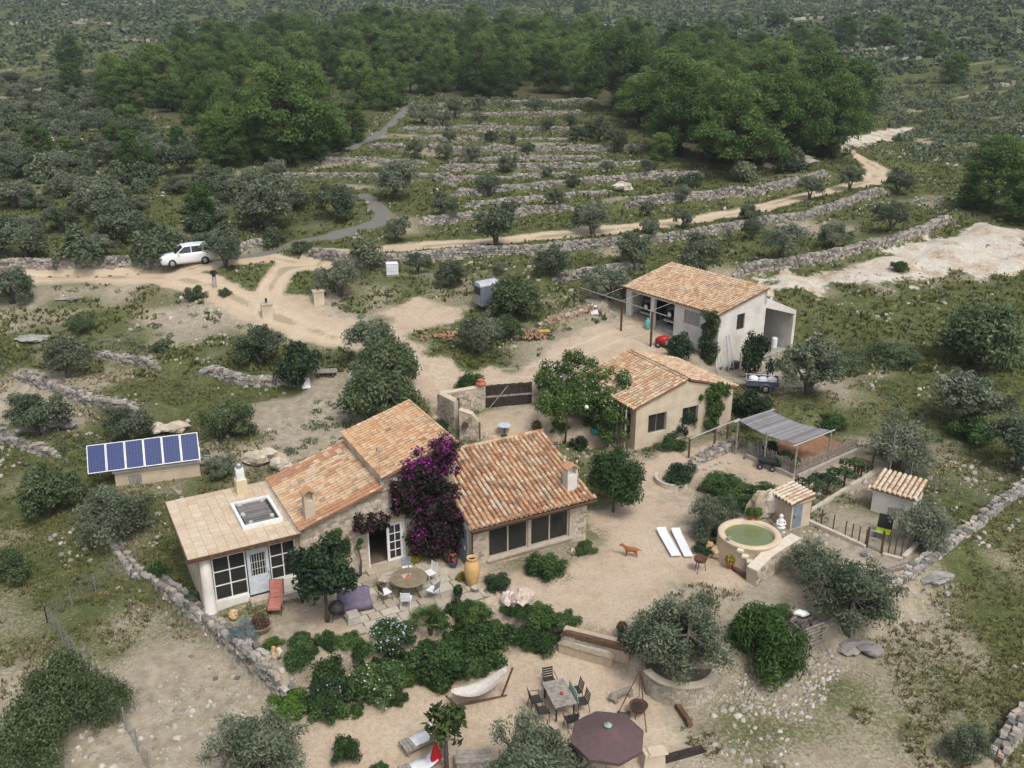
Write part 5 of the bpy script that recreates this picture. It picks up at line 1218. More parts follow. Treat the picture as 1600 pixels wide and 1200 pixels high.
t = MB(); t.tube([(0, 0, -.2), (0, 0, .36)], [.13, .1], 8); t.build('trunk', BARK, pal)
# ------------------------------------------------------------------ objects
def ang(p, q, z=0.0):
    a, b = at(*p, z), at(*q, z); return math.atan2(b[1] - a[1], b[0] - a[0])
def wheel(root, x, y, z, r=.33, w=.2, name='wheel', axis='y', rim=None):
    t = MB(); t.lathe([(r * .62, -w / 2), (r * .93, -w / 2), (r, -w * .3), (r, w * .3), (r * .93, w / 2), (r * .62, w / 2)], 18, cap=False)
    o = t.build(name, RUBBER, root, True, loc=(x, y, z))
    m = MB(); m.lathe([(.02, -w * .42), (r * .25, -w * .45), (r * .62, -w * .4), (r * .62, w * .4), (r * .25, w * .45), (.02, w * .42)], 18); h = m.build('rim', rim or STEEL, o, True)
    o.rotation_euler = (R(90), 0, 0) if axis == 'y' else (R(90), 0, R(90)); return o
def loft(mb, secs, closed_ends=True, r=.5):
    n = len(secs[0]); vs = [p for s in secs for p in s]; fs = []
    for i in range(len(secs) - 1):
        for k in range(n): fs.append((i * n + k, i * n + (k + 1) % n, (i + 1) * n + (k + 1) % n, (i + 1) * n + k))
    if closed_ends: fs += [tuple(range(n))[::-1], tuple(range((len(secs) - 1) * n, len(secs) * n))]
    mb.add(vs, fs, r)
CARW = mat('car_white', (.80, .81, .82), (.76, .77, .78), 1, rough=.25, spec=.5)
CARGLASS = mat('car_glass', (.025, .03, .035), (.03, .035, .04), 1, rough=.08, spec=.6)
CARBLK = mat('car_dark', (.018, .020, .024), (.026, .028, .032), 2, rough=.35, spec=.5)
# white car on the road
pf, pb_ = at(266, 417, 5.0), at(319, 411, 5.0); cpos = (pf + pb_) / 2; cz = float(gbil(cpos[0:1], cpos[1:2])[0])
car = thing('parked_car', 'white compact SUV parked on the sand road by an olive', 'car', (cpos[0], cpos[1], cz + .02), math.atan2((pf - pb_)[1], (pf - pb_)[0]))
def sec(x, w, z0, z1, z2, k=.93): return [(x, -w * .9, z0), (x, -w, z0 + .18), (x, -w, z1), (x, -w * k, z2), (x, w * k, z2), (x, w, z1), (x, w, z0 + .18), (x, w * .9, z0)]
b_ = MB(); loft(b_, [sec(2.2, .62, .35, .6, .72), sec(2.1, .8, .28, .66, .84), sec(1.6, .9, .25, .78, .97), sec(.95, .91, .25, .85, 1.03), sec(.0, .91, .25, .88, 1.04), sec(-1.2, .91, .25, .9, 1.06), sec(-1.9, .9, .28, .92, 1.08), sec(-2.15, .82, .34, .9, 1.02), sec(-2.22, .7, .42, .8, .92)]); b_.build('body', CARW, car, True)
def csec(x, w, z0, z1, wt): return [(x, -w, z0), (x, -wt, z1), (x, wt, z1), (x, w, z0)]
b_ = MB(); loft(b_, [csec(1.02, .82, 1.0, 1.01, .8), csec(.25, .83, 1.0, 1.5, .66), csec(-1.55, .82, 1.02, 1.52, .64), csec(-2.08, .78, 1.0, 1.1, .74)]); b_.build('cabin_glass', CARGLASS, car)
b_ = MB(); loft(b_, [csec(.35, .69, 1.5, 1.55, .6), csec(-.6, .70, 1.52, 1.61, .6), csec(-1.75, .68, 1.5, 1.57, .58)]); b_.build('roof', CARW, car)
for x0, x1 in ((.98, .26), (-.3, -.32), (-1.25, -1.35), (-2.05, -1.6)):
    for s in (-1, 1):
        m = MB(); m.tube([(x0, s * .835, 1.02), (x1, s * .69, 1.51)], .04, 5); m.build('pillar', CARW, car)
for x in (1.35, -1.35):
    for s in (-1, 1): wheel(car, x, s * .82, .34, .34, .22)
for s in (-1, 1):
    m = MB(); m.obox((2.08, s * .62, .72), .22, .26, .12, -s * .5); m.build('headlight', CARGLASS, car)
    m = MB(); m.obox((-2.15, s * .68, .85), .12, .2, .2); m.build('tail_light', mat('red_lens', (.35, .01, .01), None, 2, rough=.2), car)
    m = MB(); m.obox((.75, s * .98, 1.05), .14, .16, .12); m.build('side_mirror', CARW, car)
m = MB(); m.obox((2.2, 0, .5), .06, .8, .18); m.build('grille', CARBLK, car)
car.scale = (1.04, 1.02, 1.14)
# two off-road cars in the garage
def jeep(a, lab, col):
    g = GWp(a, 2.6); j = thing('off_road_car', lab, 'car', (g[0], g[1], 2.97), GD + R(90))
    b = MB(); loft(b, [sec(1.7, .68, .45, .9, .98), sec(.6, .78, .45, .95, 1.05), sec(-1.6, .8, .45, 1.0, 1.1), sec(-1.75, .78, .5, 1.0, 1.1)]); b.build('body', col, j)
    b = MB(); loft(b, [csec(.62, .72, 1.05, 1.06, .7), csec(.35, .72, 1.08, 1.75, .62), csec(-1.6, .74, 1.1, 1.78, .66), csec(-1.74, .72, 1.1, 1.72, .62)]); b.build('hard_top', CARBLK, j)
    b = MB(); b.box(-1.79, -1.755, -.5, .5, 1.2, 1.6); b.build('rear_window', CARGLASS, j)
    for x in (1.1, -1.15):
        for s in (-1, 1): wheel(j, x, s * .72, .38, .38, .24)
    w_ = wheel(j, -1.9, .05, 1.05, .35, .2, 'spare_wheel', 'x', WHITE)
    for s in (-1, 1): b = MB(); b.box(-1.80, -1.756, s * .66 - .06, s * .66 + .06, .75, .95); b.build('tail_light', MATS['red_lens'], j)
    b = MB(); b.box(-1.92, -1.77, -.75, .75, .42, .56); b.build('bumper', GALV, j)
jeep(1.65, 'dark blue off-road car with spare wheel in the left bay', mat('car_blue', (.03, .045, .075), None, 2, rough=.3, spec=.5))
jeep(4.25, 'black off-road car with spare wheel in the right bay', CARBLK)
# things round the garage
p = GWp(3.0, -.45); z = hz(p[0], p[1]); o = thing('gas_bottle', 'turquoise gas bottle between the two garage bays', 'gas bottle', (p[0], p[1], z))
m = MB(); m.lathe([(.16, 0), (.2, .08), (.2, .6), (.14, .74), (.05, .78)], 14); m.build('bottle', mat('turquoise_paint', (.16, .52, .44), None, 4, rough=.5), o, True); m = MB(); m.lathe([(.09, .74), (.1, .9), (.08, .9), (.08, .76)], 12, cap=False); m.build('collar', MATS['turquoise_paint'], o)
p = gp(1040, 542); o = thing('garden_tractor', 'red and white ride-on mower nose poking out beside the dark bush', 'mower', p, R(150))
m = MB(); loft(m, [sec(.75, .28, .25, .5, .62), sec(.3, .36, .25, .62, .78), sec(-.1, .36, .3, .62, .8)]); m.build('hood', mat('red_paint', (.55, .03, .03), None, 3, rough=.4), o, True)
m = MB(); loft(m, [sec(-.1, .38, .22, .4, .5), sec(-.9, .42, .22, .42, .55)]); m.build('body', WHITE, o); m = MB(); m.box(-.8, -.35, -.25, .25, .55, .68); m.box(-.85, -.74, -.25, .25, .68, 1.0); m.build('seat', RUBBER, o)
for x, r_ in ((.45, .2), (-.6, .28)):
    for s in (-1, 1): wheel(o, x, s * .42, r_, r_, .16)
def ladder(lab, a, b, zz, h, w_, lean):
    g = GWp(a, b); z = hz(g[0], g[1]); o = thing('ladder', lab, 'ladder', (g[0], g[1], z), GD + R(90))
    for s in (-1, 1): m = MB(); m.tube([(s * w_, 0, 0), (s * w_ * .6, lean, h)], .03, 5); m.build('rail', GALV, o)
    for k in range(1, int(h / .3)): f_ = k * .3 / h; m = MB(); m.tube([(-w_ * (1 - .4 * f_), lean * f_, k * .3), (w_ * (1 - .4 * f_), lean * f_, k * .3)], .02, 5); m.build('rung', GALV, o)
ladder('tall aluminium ladder leaning on the garage gable', GL + .75, .9, 0, 2.6, .28, .65)
ladder('short white step ladder at the garage corner', GL + .9, -.35, 0, 1.3, .22, .4)
for k, (b, w_, h_, lab) in enumerate(((1.6, .5, .5, 'dark box on the ground by the garage gable'), (2.15, .22, .95, 'pale board standing against the garage gable'), (2.7, .45, .35, 'black tub at the foot of the garage gable'))):
    g = GWp(GL + .45, b); m = MB(); m.obox((0, 0, h_ / 2), .35 if k != 1 else .06, w_, h_); m.obox((0, 0, h_ + .02), .38 if k != 1 else .08, w_ + .04, .04); tag(m.build('storage_box' if k != 1 else 'board', (CARBLK, PALEWOOD, RUBBER)[k], None, loc=(g[0], g[1], hz(g[0], g[1])), rz=GD + .1 * k), lab, 'box' if k != 1 else 'board')
for k, (b, c_, lab) in enumerate(((7.6, WHITE, 'white barrel under the lean-to roof'), (8.1, BLUEGREY, 'blue grey crate under the lean-to roof'), (6.7, DARKWOOD, 'dark cupboard inside the lean-to'))):
    g = GWp(GL - .9 - .3 * k, b); m = MB()
    if k == 0: m.lathe([(.2, 0), (.24, .1), (.24, .8), (.2, .88), (.1, .9)], 14)
    else: m.obox((0, 0, .4), .5, .5, .8 if k == 2 else .5); m.obox((0, 0, .83 if k == 2 else .67), .54, .54, .05)
    tag(m.build(('barrel', 'crate', 'cupboard')[k], c_, None, loc=(g[0], g[1], 1.18), rz=GD), lab, ('barrel', 'crate', 'cupboard')[k])
p = gp(1172, 588); m = MB()
for k in range(16): m.rock((rnd.uniform(-.6, .6), rnd.uniform(-.4, .4), .1 + .1 * (k % 3)), .4, .3, .2, rnd.random() * 3)
tag(m.build('rubble_heap', REDSTONE, None, loc=p), 'heap of reddish rubble below the garage gable window', 'rubble')['kind'] = 'stuff'
p = gp(1200, 590); o = thing('white_sack', 'crumpled white sack left beside the reddish rubble heap', 'sack', p); m = MB(); m.boulder((0, 0, .15), .8, .5, .35, 3, rough=.3); m.build('sack', CLOTH_W, o, True)
# loaded trailer
p = gp(1190, 607); tr = thing('car_trailer', 'small grey trailer loaded with white bags by the olive', 'trailer', p, R(-12))
m = MB(); m.box(-1.05, 1.05, -.62, .62, .42, .48); m.build('bed', STEEL, tr)
for n_, bx_ in (('side_board', (-1.05, 1.05, -.65, -.621, .42, .8)), ('side_board', (-1.05, 1.05, .621, .65, .42, .8)), ('end_board', (-1.08, -1.051, -.65, .65, .42, .8)), ('end_board', (1.051, 1.08, -.65, .65, .42, .8))):
    m = MB(); m.box(*bx_); m.build(n_, mat('trailer_panel', (.10, .115, .15), None, 3, rough=.5), tr)
m = MB()
for y in (-.66, .66): m.tube([(-1.08, y, .81), (1.08, y, .81)], .025, 5)
for x in (-1.08, 1.08): m.tube([(x, -.66, .815), (x, .66, .815)], .025, 5)
m.build('rim', GALV, tr)
for s in (-1, 1):
    wheel(tr, .2, s * .78, .28, .28, .17); m = MB(); m.lathe([(.33, -.11), (.36, -.11), (.36, .11), (.33, .11)], 12, a0=0, a1=math.pi, cap=False); f_ = m.build('mudguard', STEEL, tr, loc=(.2, s * .78, .28)); f_.rotation_euler = (R(90), 0, 0)
m = MB(); m.tube([(-1.05, -.4, .42), (-1.9, 0, .4)], .03, 5); m.tube([(-1.05, .4, .42), (-1.9, 0, .4)], .03, 5); m.tube([(-1.85, 0, .4), (-2.15, 0, .42)], .04, 5); m.tube([(-1.8, .1, .0), (-1.8, .1, .5)], .025, 5); m.build('drawbar', GALV, tr)
for k, (x, y, lab) in enumerate(((-.6, .05, 'white bag at the front of the trailer'), (.05, -.1, 'white bag in the middle of the trailer'), (.65, .05, 'white bag at the rear of the trailer'))):
    c, s_ = math.cos(R(-12)), math.sin(R(-12)); m = MB(); m.boulder((0, 0, .2), .72, .85, .5, 20 + k, 12, .16); tag(m.build('sack', CLOTH_W, None, True, loc=(p[0] + x * c - y * s_, p[1] + x * s_ + y * c, p[2] + .5)), lab, 'sack')
# horse trailer, tank, pillars
p = gp(760, 483); ht = thing('horse_trailer', 'grey horse trailer standing tall beside the dense tree', 'trailer', p, R(-60))
def rsec(y, w, z0, z1, r): return [(-w, y, z0), (-w, y, z1 - r), (-w + r, y, z1), (w - r, y, z1), (w, y, z1 - r), (w, y, z0)]
m = MB(); loft(m, [rsec(-.8, .58, .45, 2.25, .2), rsec(.9, .58, .45, 2.35, .25), rsec(1.3, .5, .5, 1.9, .25)]); m.build('body', mat('grey_box', (.20, .22, .25), (.15, .165, .19), 2, rough=.45), ht)
m = MB(); loft(m, [rsec(-.84, .60, 2.0, 2.29, .2), rsec(.9, .60, 2.08, 2.39, .25)]); m.build('roof', mat('pale_grey', (.52, .54, .57), None, 2, rough=.4), ht)
m = MB(); m.box(-.45, .45, -.83, -.81, 1.35, 1.9); m.build('rear_window', CARBLK, ht); m = MB(); m.box(-.5, .5, -.835, -.811, .5, 1.3); m.build('ramp', STEEL, ht)
for s in (-1, 1): wheel(ht, s * .66, .1, .3, .3, .16, axis='x')
p = gp(613, 431); ib = thing('water_tank', 'white cube water tank in a steel cage below the track', 'tank', p, R(12))
m = MB(); m.box(-.5, .5, -.48, .48, .16, 1.1); m.lathe([(.12, 1.1), (.12, 1.16), (.1, 1.17)], 12); m.build('tank', PLASTIC_W, ib)
m = MB()
for k in range(6):
    x = -.51 + k * .204
    for y in (-.49, .49): m.tube([(x, y, .12), (x, y, 1.12)], .013, 4)
for z in (.2, .5, .8, 1.1):
    for y in (-.5, .5): m.tube([(-.52, y, z), (.52, y, z)], .013, 4)
    for x in (-.52, .52): m.tube([(x, -.5, z), (x, .5, z)], .013, 4)
m.build('cage', GALV, ib); m = MB(); m.box(-.55, .55, -.52, .52, 0, .14); m.build('pallet', GREYWOOD, ib)
for (x, y, lab) in ((418, 494, 'pale gate pillar with lantern on the house side of the drive'), (498, 473, 'pale gate pillar on the far side of the drive')):
    p = gp(x, y); o = thing('gate_pillar', lab, 'pillar', p, R(20)); m = MB(); m.box(-.42, .42, -.42, .42, -.2, 1.0); m.build('pillar', PLASTER_C, o); m = MB(); m.box(-.47, .47, -.47, .47, 1.001, 1.09); m.build('cap', MORTAR, o)
    m = MB(); m.lathe([(.05, 0), (.05, .1), (.09, .12), (.1, .3), (.13, .32), (.02, .42)], 8, (0, 0, 1.09)); m.build('lantern', IRON, o)
# person with a remote control, standing by the road
p = gp(336, 449); per = thing('person', 'person in black top and jeans standing by the road with hands raised', 'person', p, R(190))
def skin(name, verts, edges, m, parent, sub=2, root=0):
    me = bpy.data.meshes.new(name); me.from_pydata([v[:3] for v in verts], edges, []); o = obj(name, me, parent); me.materials.append(m)
    s = o.modifiers.new('skin', 'SKIN'); s.use_smooth_shade = True
    for i, v in enumerate(verts): sv = me.skin_vertices[0].data[i]; sv.radius = (v[3], v[4] if len(v) > 4 else v[3]); sv.use_root = (i == root)
    if sub: q_ = o.modifiers.new('sub', 'SUBSURF'); q_.levels = sub; q_.render_levels = sub
    return o
SKINM = mat('skin', (.50, .31, .22), (.45, .27, .19), 4, rough=.6)
V = [(0, 0, .95, .15, .11), (0, 0, 1.2, .15, .1), (0, 0, 1.42, .17, .1), (0, 0, 1.5, .06), (0, -.01, 1.58, .055), (0, -.02, 1.66, .085, .1), (0, -.015, 1.75, .07, .085),
     (-.19, 0, 1.42, .06), (-.26, -.03, 1.15, .045), (-.12, -.27, 1.18, .035), (.19, 0, 1.42, .06), (.26, -.03, 1.15, .045), (.12, -.27, 1.18, .035),
     (-.1, 0, .88, .1), (-.11, -.01, .48, .065), (-.12, .01, .09, .045), (-.12, -.14, .05, .04), (.1, 0, .88, .1), (.11, -.01, .48, .065), (.12, .01, .09, .045), (.12, -.14, .05, .04)]
E_ = [(0, 1), (1, 2), (2, 3), (3, 4), (4, 5), (5, 6), (2, 7), (7, 8), (8, 9), (2, 10), (10, 11), (11, 12), (0, 13), (13, 14), (14, 15), (15, 16), (0, 17), (17, 18), (18, 19), (19, 20)]
pm_, pt_, pb2 = nt('person_skin_and_clothes')
sepz = pt_.nodes.new('ShaderNodeSeparateXYZ'); pt_.links.new(pt_.nodes.new('ShaderNodeTexCoord').outputs['Object'], sepz.inputs[0])
rz_ = ramp(pt_, [(0, (.05, .05, .055)), (.05, (.30, .34, .42)), (.5, (.012, .012, .013)), (.79, (.46, .29, .2)), (.895, (.03, .022, .016))], 'CONSTANT'); pt_.links.new(mth(pt_, 'DIVIDE', sepz.outputs[2], 1.9), rz_.inputs[0]); pt_.links.new(rz_.outputs[0], pb2.inputs['Base Color']); pb2.inputs['Roughness'].default_value = .8
skin('body', V, E_, pm_, per)
for s in (-1, 1):
    hv = [(s * .11, -.27, 1.18, .032), (s * .07, -.33, 1.19, .035)]; he = [(0, 1)]
    for k in range(4): hv += [(s * (.085 - .022 * k), -.37, 1.2, .009), (s * (.07 - .02 * k), -.40 - .004 * (k % 2), 1.18, .008)]; n_ = len(hv); he += [(1, n_ - 2), (n_ - 2, n_ - 1)]
    hv += [(s * .045, -.33, 1.225, .01), (s * .03, -.36, 1.235, .009)]; n_ = len(hv); he += [(1, n_ - 2), (n_ - 2, n_ - 1)]; skin('hand', hv, he, SKINM, per, 1)
rc = MB(); rc.obox((0, -.38, 1.2), .16, .1, .05); rc.obox((0, -.42, 1.26), .13, .02, .09)
c, s_ = math.cos(R(190)), math.sin(R(190)); tag(rc.build('remote_control', CARBLK, None, loc=p, rz=R(190)), 'small black remote control held by the standing person', 'remote')
# ginger dog in the yard, facing left
p = gp(986, 869); dog = thing('dog', 'ginger brown dog standing in the sandy yard', 'dog', p, R(168)); dog.scale = (.84, .84, .84)
V = [(-.28, 0, .48, .13, .14), (0, 0, .47, .14, .15), (.24, 0, .47, .14, .17), (.40, 0, .60, .085, .09), (.50, 0, .70, .075), (.60, 0, .70, .07, .065), (.72, 0, .66, .04),
     (-.36, 0, .52, .07), (-.46, 0, .50, .03), (-.58, 0, .44, .022), (-.66, 0, .46, .014)]
E_ = [(0, 1), (1, 2), (2, 3), (3, 4), (4, 5), (5, 6), (0, 7), (7, 8), (8, 9), (9, 10)]
for s in (-1, 1):
    n_ = len(V); V += [(.26, s * .08, .40, .07), (.25, s * .085, .24, .045), (.27, s * .085, .12, .026), (.28, s * .085, .025, .03), (.33, s * .085, .02, .024)]; E_ += [(2, n_), (n_, n_ + 1), (n_ + 1, n_ + 2), (n_ + 2, n_ + 3), (n_ + 3, n_ + 4)]
    n_ = len(V); V += [(-.30, s * .085, .40, .07), (-.22, s * .09, .29, .045), (-.36, s * .09, .17, .026), (-.34, s * .09, .03, .026), (-.29, s * .09, .02, .022)]; E_ += [(0, n_), (n_, n_ + 1), (n_ + 1, n_ + 2), (n_ + 2, n_ + 3), (n_ + 3, n_ + 4)]
    n_ = len(V); V += [(.56, s * .06, .75, .028), (.53, s * .1, .70, .018)]; E_ += [(5, n_), (n_, n_ + 1)]
skin('body', V, E_, mat('ginger_fur', (.36, .13, .04), (.24, .085, .03), 6), dog)
# ------------------------------------------------------------------ solar panels on their shed
PZ0, PZ1 = 1.25, 2.45
bl, br_ = at(137, 741, PZ0), at(313, 718, PZ0); tl, tr_ = at(133, 697, PZ1), at(308, 675, PZ1)
sol = thing('solar_array', 'tilted row of six blue solar panels on a low plastered shed', 'solar panels', (0, 0, 0))
bl, br_, tl, tr_ = [Vector(v) for v in (bl, br_, tl, tr_)]
CELL, ct, cb = nt('solar_cells')
uv = ct.nodes.new('ShaderNodeTexCoord').outputs['Object']
bk = ct.nodes.new('ShaderNodeTexBrick'); bk.offset = 0; bk.inputs['Scale'].default_value = 1; bk.inputs['Mortar Size'].default_value = .008; bk.inputs['Brick Width'].default_value = .155; bk.inputs['Row Height'].default_value = .155
for n_, c_ in (('Color1', (.016, .030, .115)), ('Color2', (.020, .037, .135)), ('Mortar', (.05, .075, .19))): bk.inputs[n_].default_value = (*c_, 1)
ct.links.new(uv, bk.inputs['Vector']); ct.links.new(bk.outputs['Color'], cb.inputs['Base Color']); cb.inputs['Roughness'].default_value = .38; cb.inputs['Specular IOR Level'].default_value = .2
ux = (br_ - bl).normalized(); uy = ((tl - bl) - ux * (tl - bl).dot(ux)).normalized(); un = ux.cross(uy); Ls = (br_ - bl).length; Hs = (tl - bl).length
M4 = Matrix((ux, uy, un)).transposed().to_4x4(); M4.translation = bl
for k in range(6):
    x0 = Ls * k / 6 + .012; x1 = Ls * (k + 1) / 6 - .012
    m = MB(); m.box(x0 + .04, x1 - .04, .04, Hs - .04, -.02, .012); o = m.build('panel', CELL, sol); o.matrix_local = M4
    f_ = MB(); f_.box(x0, x0 + .04, 0, Hs, -.03, .03); f_.box(x1 - .04, x1, 0, Hs, -.03, .03); f_.box(x0 + .041, x1 - .041, 0, .039, -.03, .029); f_.box(x0 + .041, x1 - .041, Hs - .039, Hs, -.03, .029); o2 = f_.build('panel_frame', GALV, o)
for t_ in (.08, .5, .92):
    m = MB(); a = bl + ux * Ls * t_ + uy * Hs * .85 - un * .04; g_ = Vector((a.x, a.y, .6)); m.tube([a, g_], .035, 5); m.tube([bl + ux * Ls * t_ + uy * .1 - un * .04, bl + ux * Ls * t_ + uy * Hs * .95 - un * .04], .03, 5); m.build('support', GALV, sol)
m = MB(); c0 = at(195, 752, .9); rz0 = math.atan2(ux.y, ux.x)
shed = thing('solar_shed', 'low cream shed under the solar panels', 'shed', (bl.x + 1.2 * ux.x, bl.y + 1.2 * ux.y, 0), rz0)
m.box(.1, Ls - 1.3, .35, 2.2, -.8, .95); m.build('wall', PLASTER_C, shed); m = MB(); m.box(0, Ls - 1.2, .25, 2.3, .951, 1.05); m.build('roof_slab', PLASTER_W, shed)
m = MB(); m.box(.8, 1.5, .32, .349, -.5, .7); m.build('door', GREYWOOD, shed)
# ------------------------------------------------------------------ courtyard walls and gate
def wallrun(name, lab, pts, m, thick=.4, clad=True, extra=None):
    """free-standing masonry wall: pts = (x, y, top z)"""
    root = thing(name, lab, 'wall', (pts[0][0], pts[0][1], 0)); core = MB(); cl = MB(); cap = MB()
    for (x0, y0, t0), (x1, y1, t1) in zip(pts[:-1], pts[1:]):
        d = Vector((x1 - x0, y1 - y0, 0)); L = d.length; d /= L; n = Vector((-d.y, d.x, 0)) * thick / 2
        p0 = Vector((x0 - pts[0][0], y0 - pts[0][1], 0)); p1 = p0 + d * L; zb = min(hz(x0, y0), hz(x1, y1)) - .4
        core.hexa([tuple(v + Vector((0, 0, zb))) for v in (p0 - n, p1 - n, p1 + n, p0 + n)], [tuple(p0 - n + Vector((0, 0, t0))), tuple(p1 - n + Vector((0, 0, t1))), tuple(p1 + n + Vector((0, 0, t1))), tuple(p0 + n + Vector((0, 0, t0)))])
        n2 = n * 1.15; cap.hexa([tuple(p0 - n2 + Vector((0, 0, t0 + .002))), tuple(p1 - n2 + Vector((0, 0, t1 + .002))), tuple(p1 + n2 + Vector((0, 0, t1 + .002))), tuple(p0 + n2 + Vector((0, 0, t0 + .002)))], [tuple(p0 - n2 + Vector((0, 0, t0 + .07))), tuple(p1 - n2 + Vector((0, 0, t1 + .07))), tuple(p1 + n2 + Vector((0, 0, t1 + .07))), tuple(p0 + n2 + Vector((0, 0, t0 + .07)))])
        if clad:
            s = 0
            for side in (-1, 1):
                z = zb + .3
                while z < max(t0, t1):
                    hh = .22 * rnd.uniform(.45, .8); s = 0
                    while s < L:
                        ln = min(.26 * rnd.uniform(.6, 1.6), L - s + .02); tt = t0 + (t1 - t0) * min(1, (s + ln / 2) / L)
                        if z + hh < tt: q_ = p0 + d * (s + ln / 2) + n * side * 1.02; cl.rock((q_.x, q_.y, z + hh / 2), ln * .95, .09, hh * .92, math.atan2(d.y, d.x), jit=.1)
                        s += ln
                    z += hh
    core.build('core', MORTAR, root); cap.build('coping', m, root)
    if clad: cl.build('masonry', STONES_M, root, kind='stuff')
    return root
gl = at(752, 645, .55); gr = at(832, 634, .75); gdir = (gr - gl) / np.linalg.norm(gr - gl)
pc = at(688, 614, 2.35); pf_ = at(714, 627, 2.35)
wallrun('courtyard_wall', 'low rough stone courtyard wall left of the dark gate', [(pf_[0], pf_[1], 2.3), (pc[0], pc[1], 2.3), (gl[0] - .25, gl[1], 2.35)], PLASTER_C)
w2 = [at(718, 640, 2.0), at(738, 648, 1.7), at(748, 660, 1.2), at(756, 672, .6)]
wallrun('courtyard_wall', 'curved sloping courtyard wall with round opening beside the tall roof', [(v[0], v[1], z) for v, z in zip(w2, (2.0, 1.75, 1.2, .55))], PLASTER_C)
dk = MB(); q_ = at(727, 662, 1.1); dk.lathe([(.001, 0), (.22, 0), (.22, .06), (.001, .06)], 14); o = tag(dk.build('opening_disc', RUST, None, loc=(q_[0] - .0, q_[1] - .35, 1.15)), 'dark disc standing for the shaded hole in the sloping courtyard wall', 'dark disc'); o.rotation_euler = (R(90), 0, .3)  # dark disc added on the solid wall in place of its shaded round hole
m = MB(); q_ = at(717, 672, .3); m.box(-.09, .09, -.09, .09, -.3, 2.4); tag(m.build('wooden_post', WOOD, None, loc=(q_[0], q_[1], .1)), 'thick dark post at the courtyard wall corner', 'post')
m = thing('gate_post', 'stone gate post with round terracotta top beside the dark gate', 'pillar', (gl[0], gl[1], .4))
k = MB(); k.box(-.26, .26, -.26, .26, -.5, 2.1); po = k.build('post', MORTAR, m); c = MB()
for sd, ax in ((-1, 'a'), (-1, 'b'), (1, 'b')): cladding(c, -.26, .26, -.3, 2.1, .26 * sd, size=.22, axis=ax, side=sd)
c.build('masonry', STONES_M, po, kind='stuff'); k = MB(); k.lathe([(.3, 2.1), (.34, 2.16), (.34, 2.3), (.24, 2.34), (.2, 2.42), (.26, 2.5), (.2, 2.52)], 14); k.build('pot_cap', TERRA, m, True)
gate = thing('wooden_gate', 'dark plank double gate closing the courtyard', 'gate', (gl[0] + .3 * gdir[0], gl[1] + .3 * gdir[1], .62), math.atan2(gdir[1], gdir[0]))
GLn = np.linalg.norm(gr - gl) - .35; nb_ = 20
for k in range(nb_):
    m = MB(); x0 = GLn * k / nb_ + .008; m.box(x0, GLn * (k + 1) / nb_ - .008, -.03, .03, .05 + rnd.uniform(0, .03), 1.85 + rnd.uniform(-.03, .03)); m.build('plank', DARKWOOD, gate)
for half in (0, 1):
    x0, x1 = GLn / 2 * half + .03, GLn / 2 * (half + 1) - .03
    for z in (.35, 1.05, 1.7): m = MB(); m.box(x0, x1, -.075, -.031, z - .06, z + .06); m.build('ledge', GREYWOOD if z == 1.05 else DARKWOOD, gate)
m = MB(); m.tube([(.1, -.11, .1), (GLn * .47, -.11, 1.75)], .035, 4); m.build('brace', GREYWOOD, gate)
p = gp(788, 680); o = thing('bistro_table', 'round pale blue garden table in the gravel courtyard', 'table', p); m = MB(); m.lathe([(.001, .70), (.42, .70), (.44, .72), (.42, .74), (.001, .74)], 24); m.build('top', mat('pale_blue_metal', (.55, .60, .66), None, 3, rough=.4), o); m = MB(); m.tube([(0, 0, .05), (0, 0, .7)], .03, 6); m.lathe([(.22, 0), (.2, .04), (.03, .06)], 14); m.build('leg', IRON, o)
p = gp(838, 675); o = thing('flower_pot', 'terracotta pot with reddish plant in the courtyard', 'plant pot', p); m = MB(); m.lathe([(.14, 0), (.2, .3), (.22, .3), (.22, .35), (.17, .35), (.15, .28)], 14, cap=False); m.build('pot', TERRA, o, True); V, F4, rn = leaves([(0, 0, .45)], [.35], 260, .3, .14, 5, droop=-.4); obj('plant', fastmesh('plant', V, F4, rn, leafmat('red_green', [(0, (.09, .05, .03)), (1, (.12, .14, .05))], .2, 0)), o)
# toys, bicycle by the studio's left side
for k, (x, y, lab) in enumerate(((930, 675, 'turquoise plastic watering toy left in the courtyard bed'), (948, 680, 'turquoise garden hose coil beside the bicycle'))):
    p = gp(x, y); m = MB()
    for j in range(5): m.tube([(.3 * math.cos(a_ * .63) * (1 - .1 * j) + .05 * j * k, .3 * math.sin(a_ * .63) * (1 - .06 * j), .05 + .05 * j) for a_ in range(11)], .045, 6)
    tag(m.build('hose_coil', mat('turquoise_plastic', (.02, .42, .33), None, 3, rough=.4), None, loc=p), lab, 'garden hose')
p = SW(-.35, .6); bz = hz(p[0], p[1]); bike = thing('bicycle', 'old bicycle leaning against the studio porch posts', 'bicycle', (p[0] - .4, p[1] - .3, bz), SD + R(95))
for x in (-.5, .5):
    m = MB(); m.tube([(.33 * math.cos(t * .349), 0, .33 * math.sin(t * .349)) for t in range(19)], .022, 5, False); wh = m.build('wheel', RUBBER, bike, loc=(x, 0, .34))
    m = MB()
    for t in range(8): m.tube([(0, 0, 0), (.32 * math.cos(t * .785), 0, .32 * math.sin(t * .785))], .004, 3); 
    m.build('spokes', STEEL, wh)
m = MB(); 
for a_, b2 in (((-.5, 0, .34), (-.12, 0, .34)), ((-.12, 0, .34), (-.2, 0, .85)), ((-.5, 0, .34), (-.18, 0, .75)), ((-.12, 0, .34), (.38, 0, .78)), ((-.18, 0, .75), (.38, 0, .82)), ((.5, 0, .34), (.36, 0, .95))): m.tube([a_, b2], .018, 5)
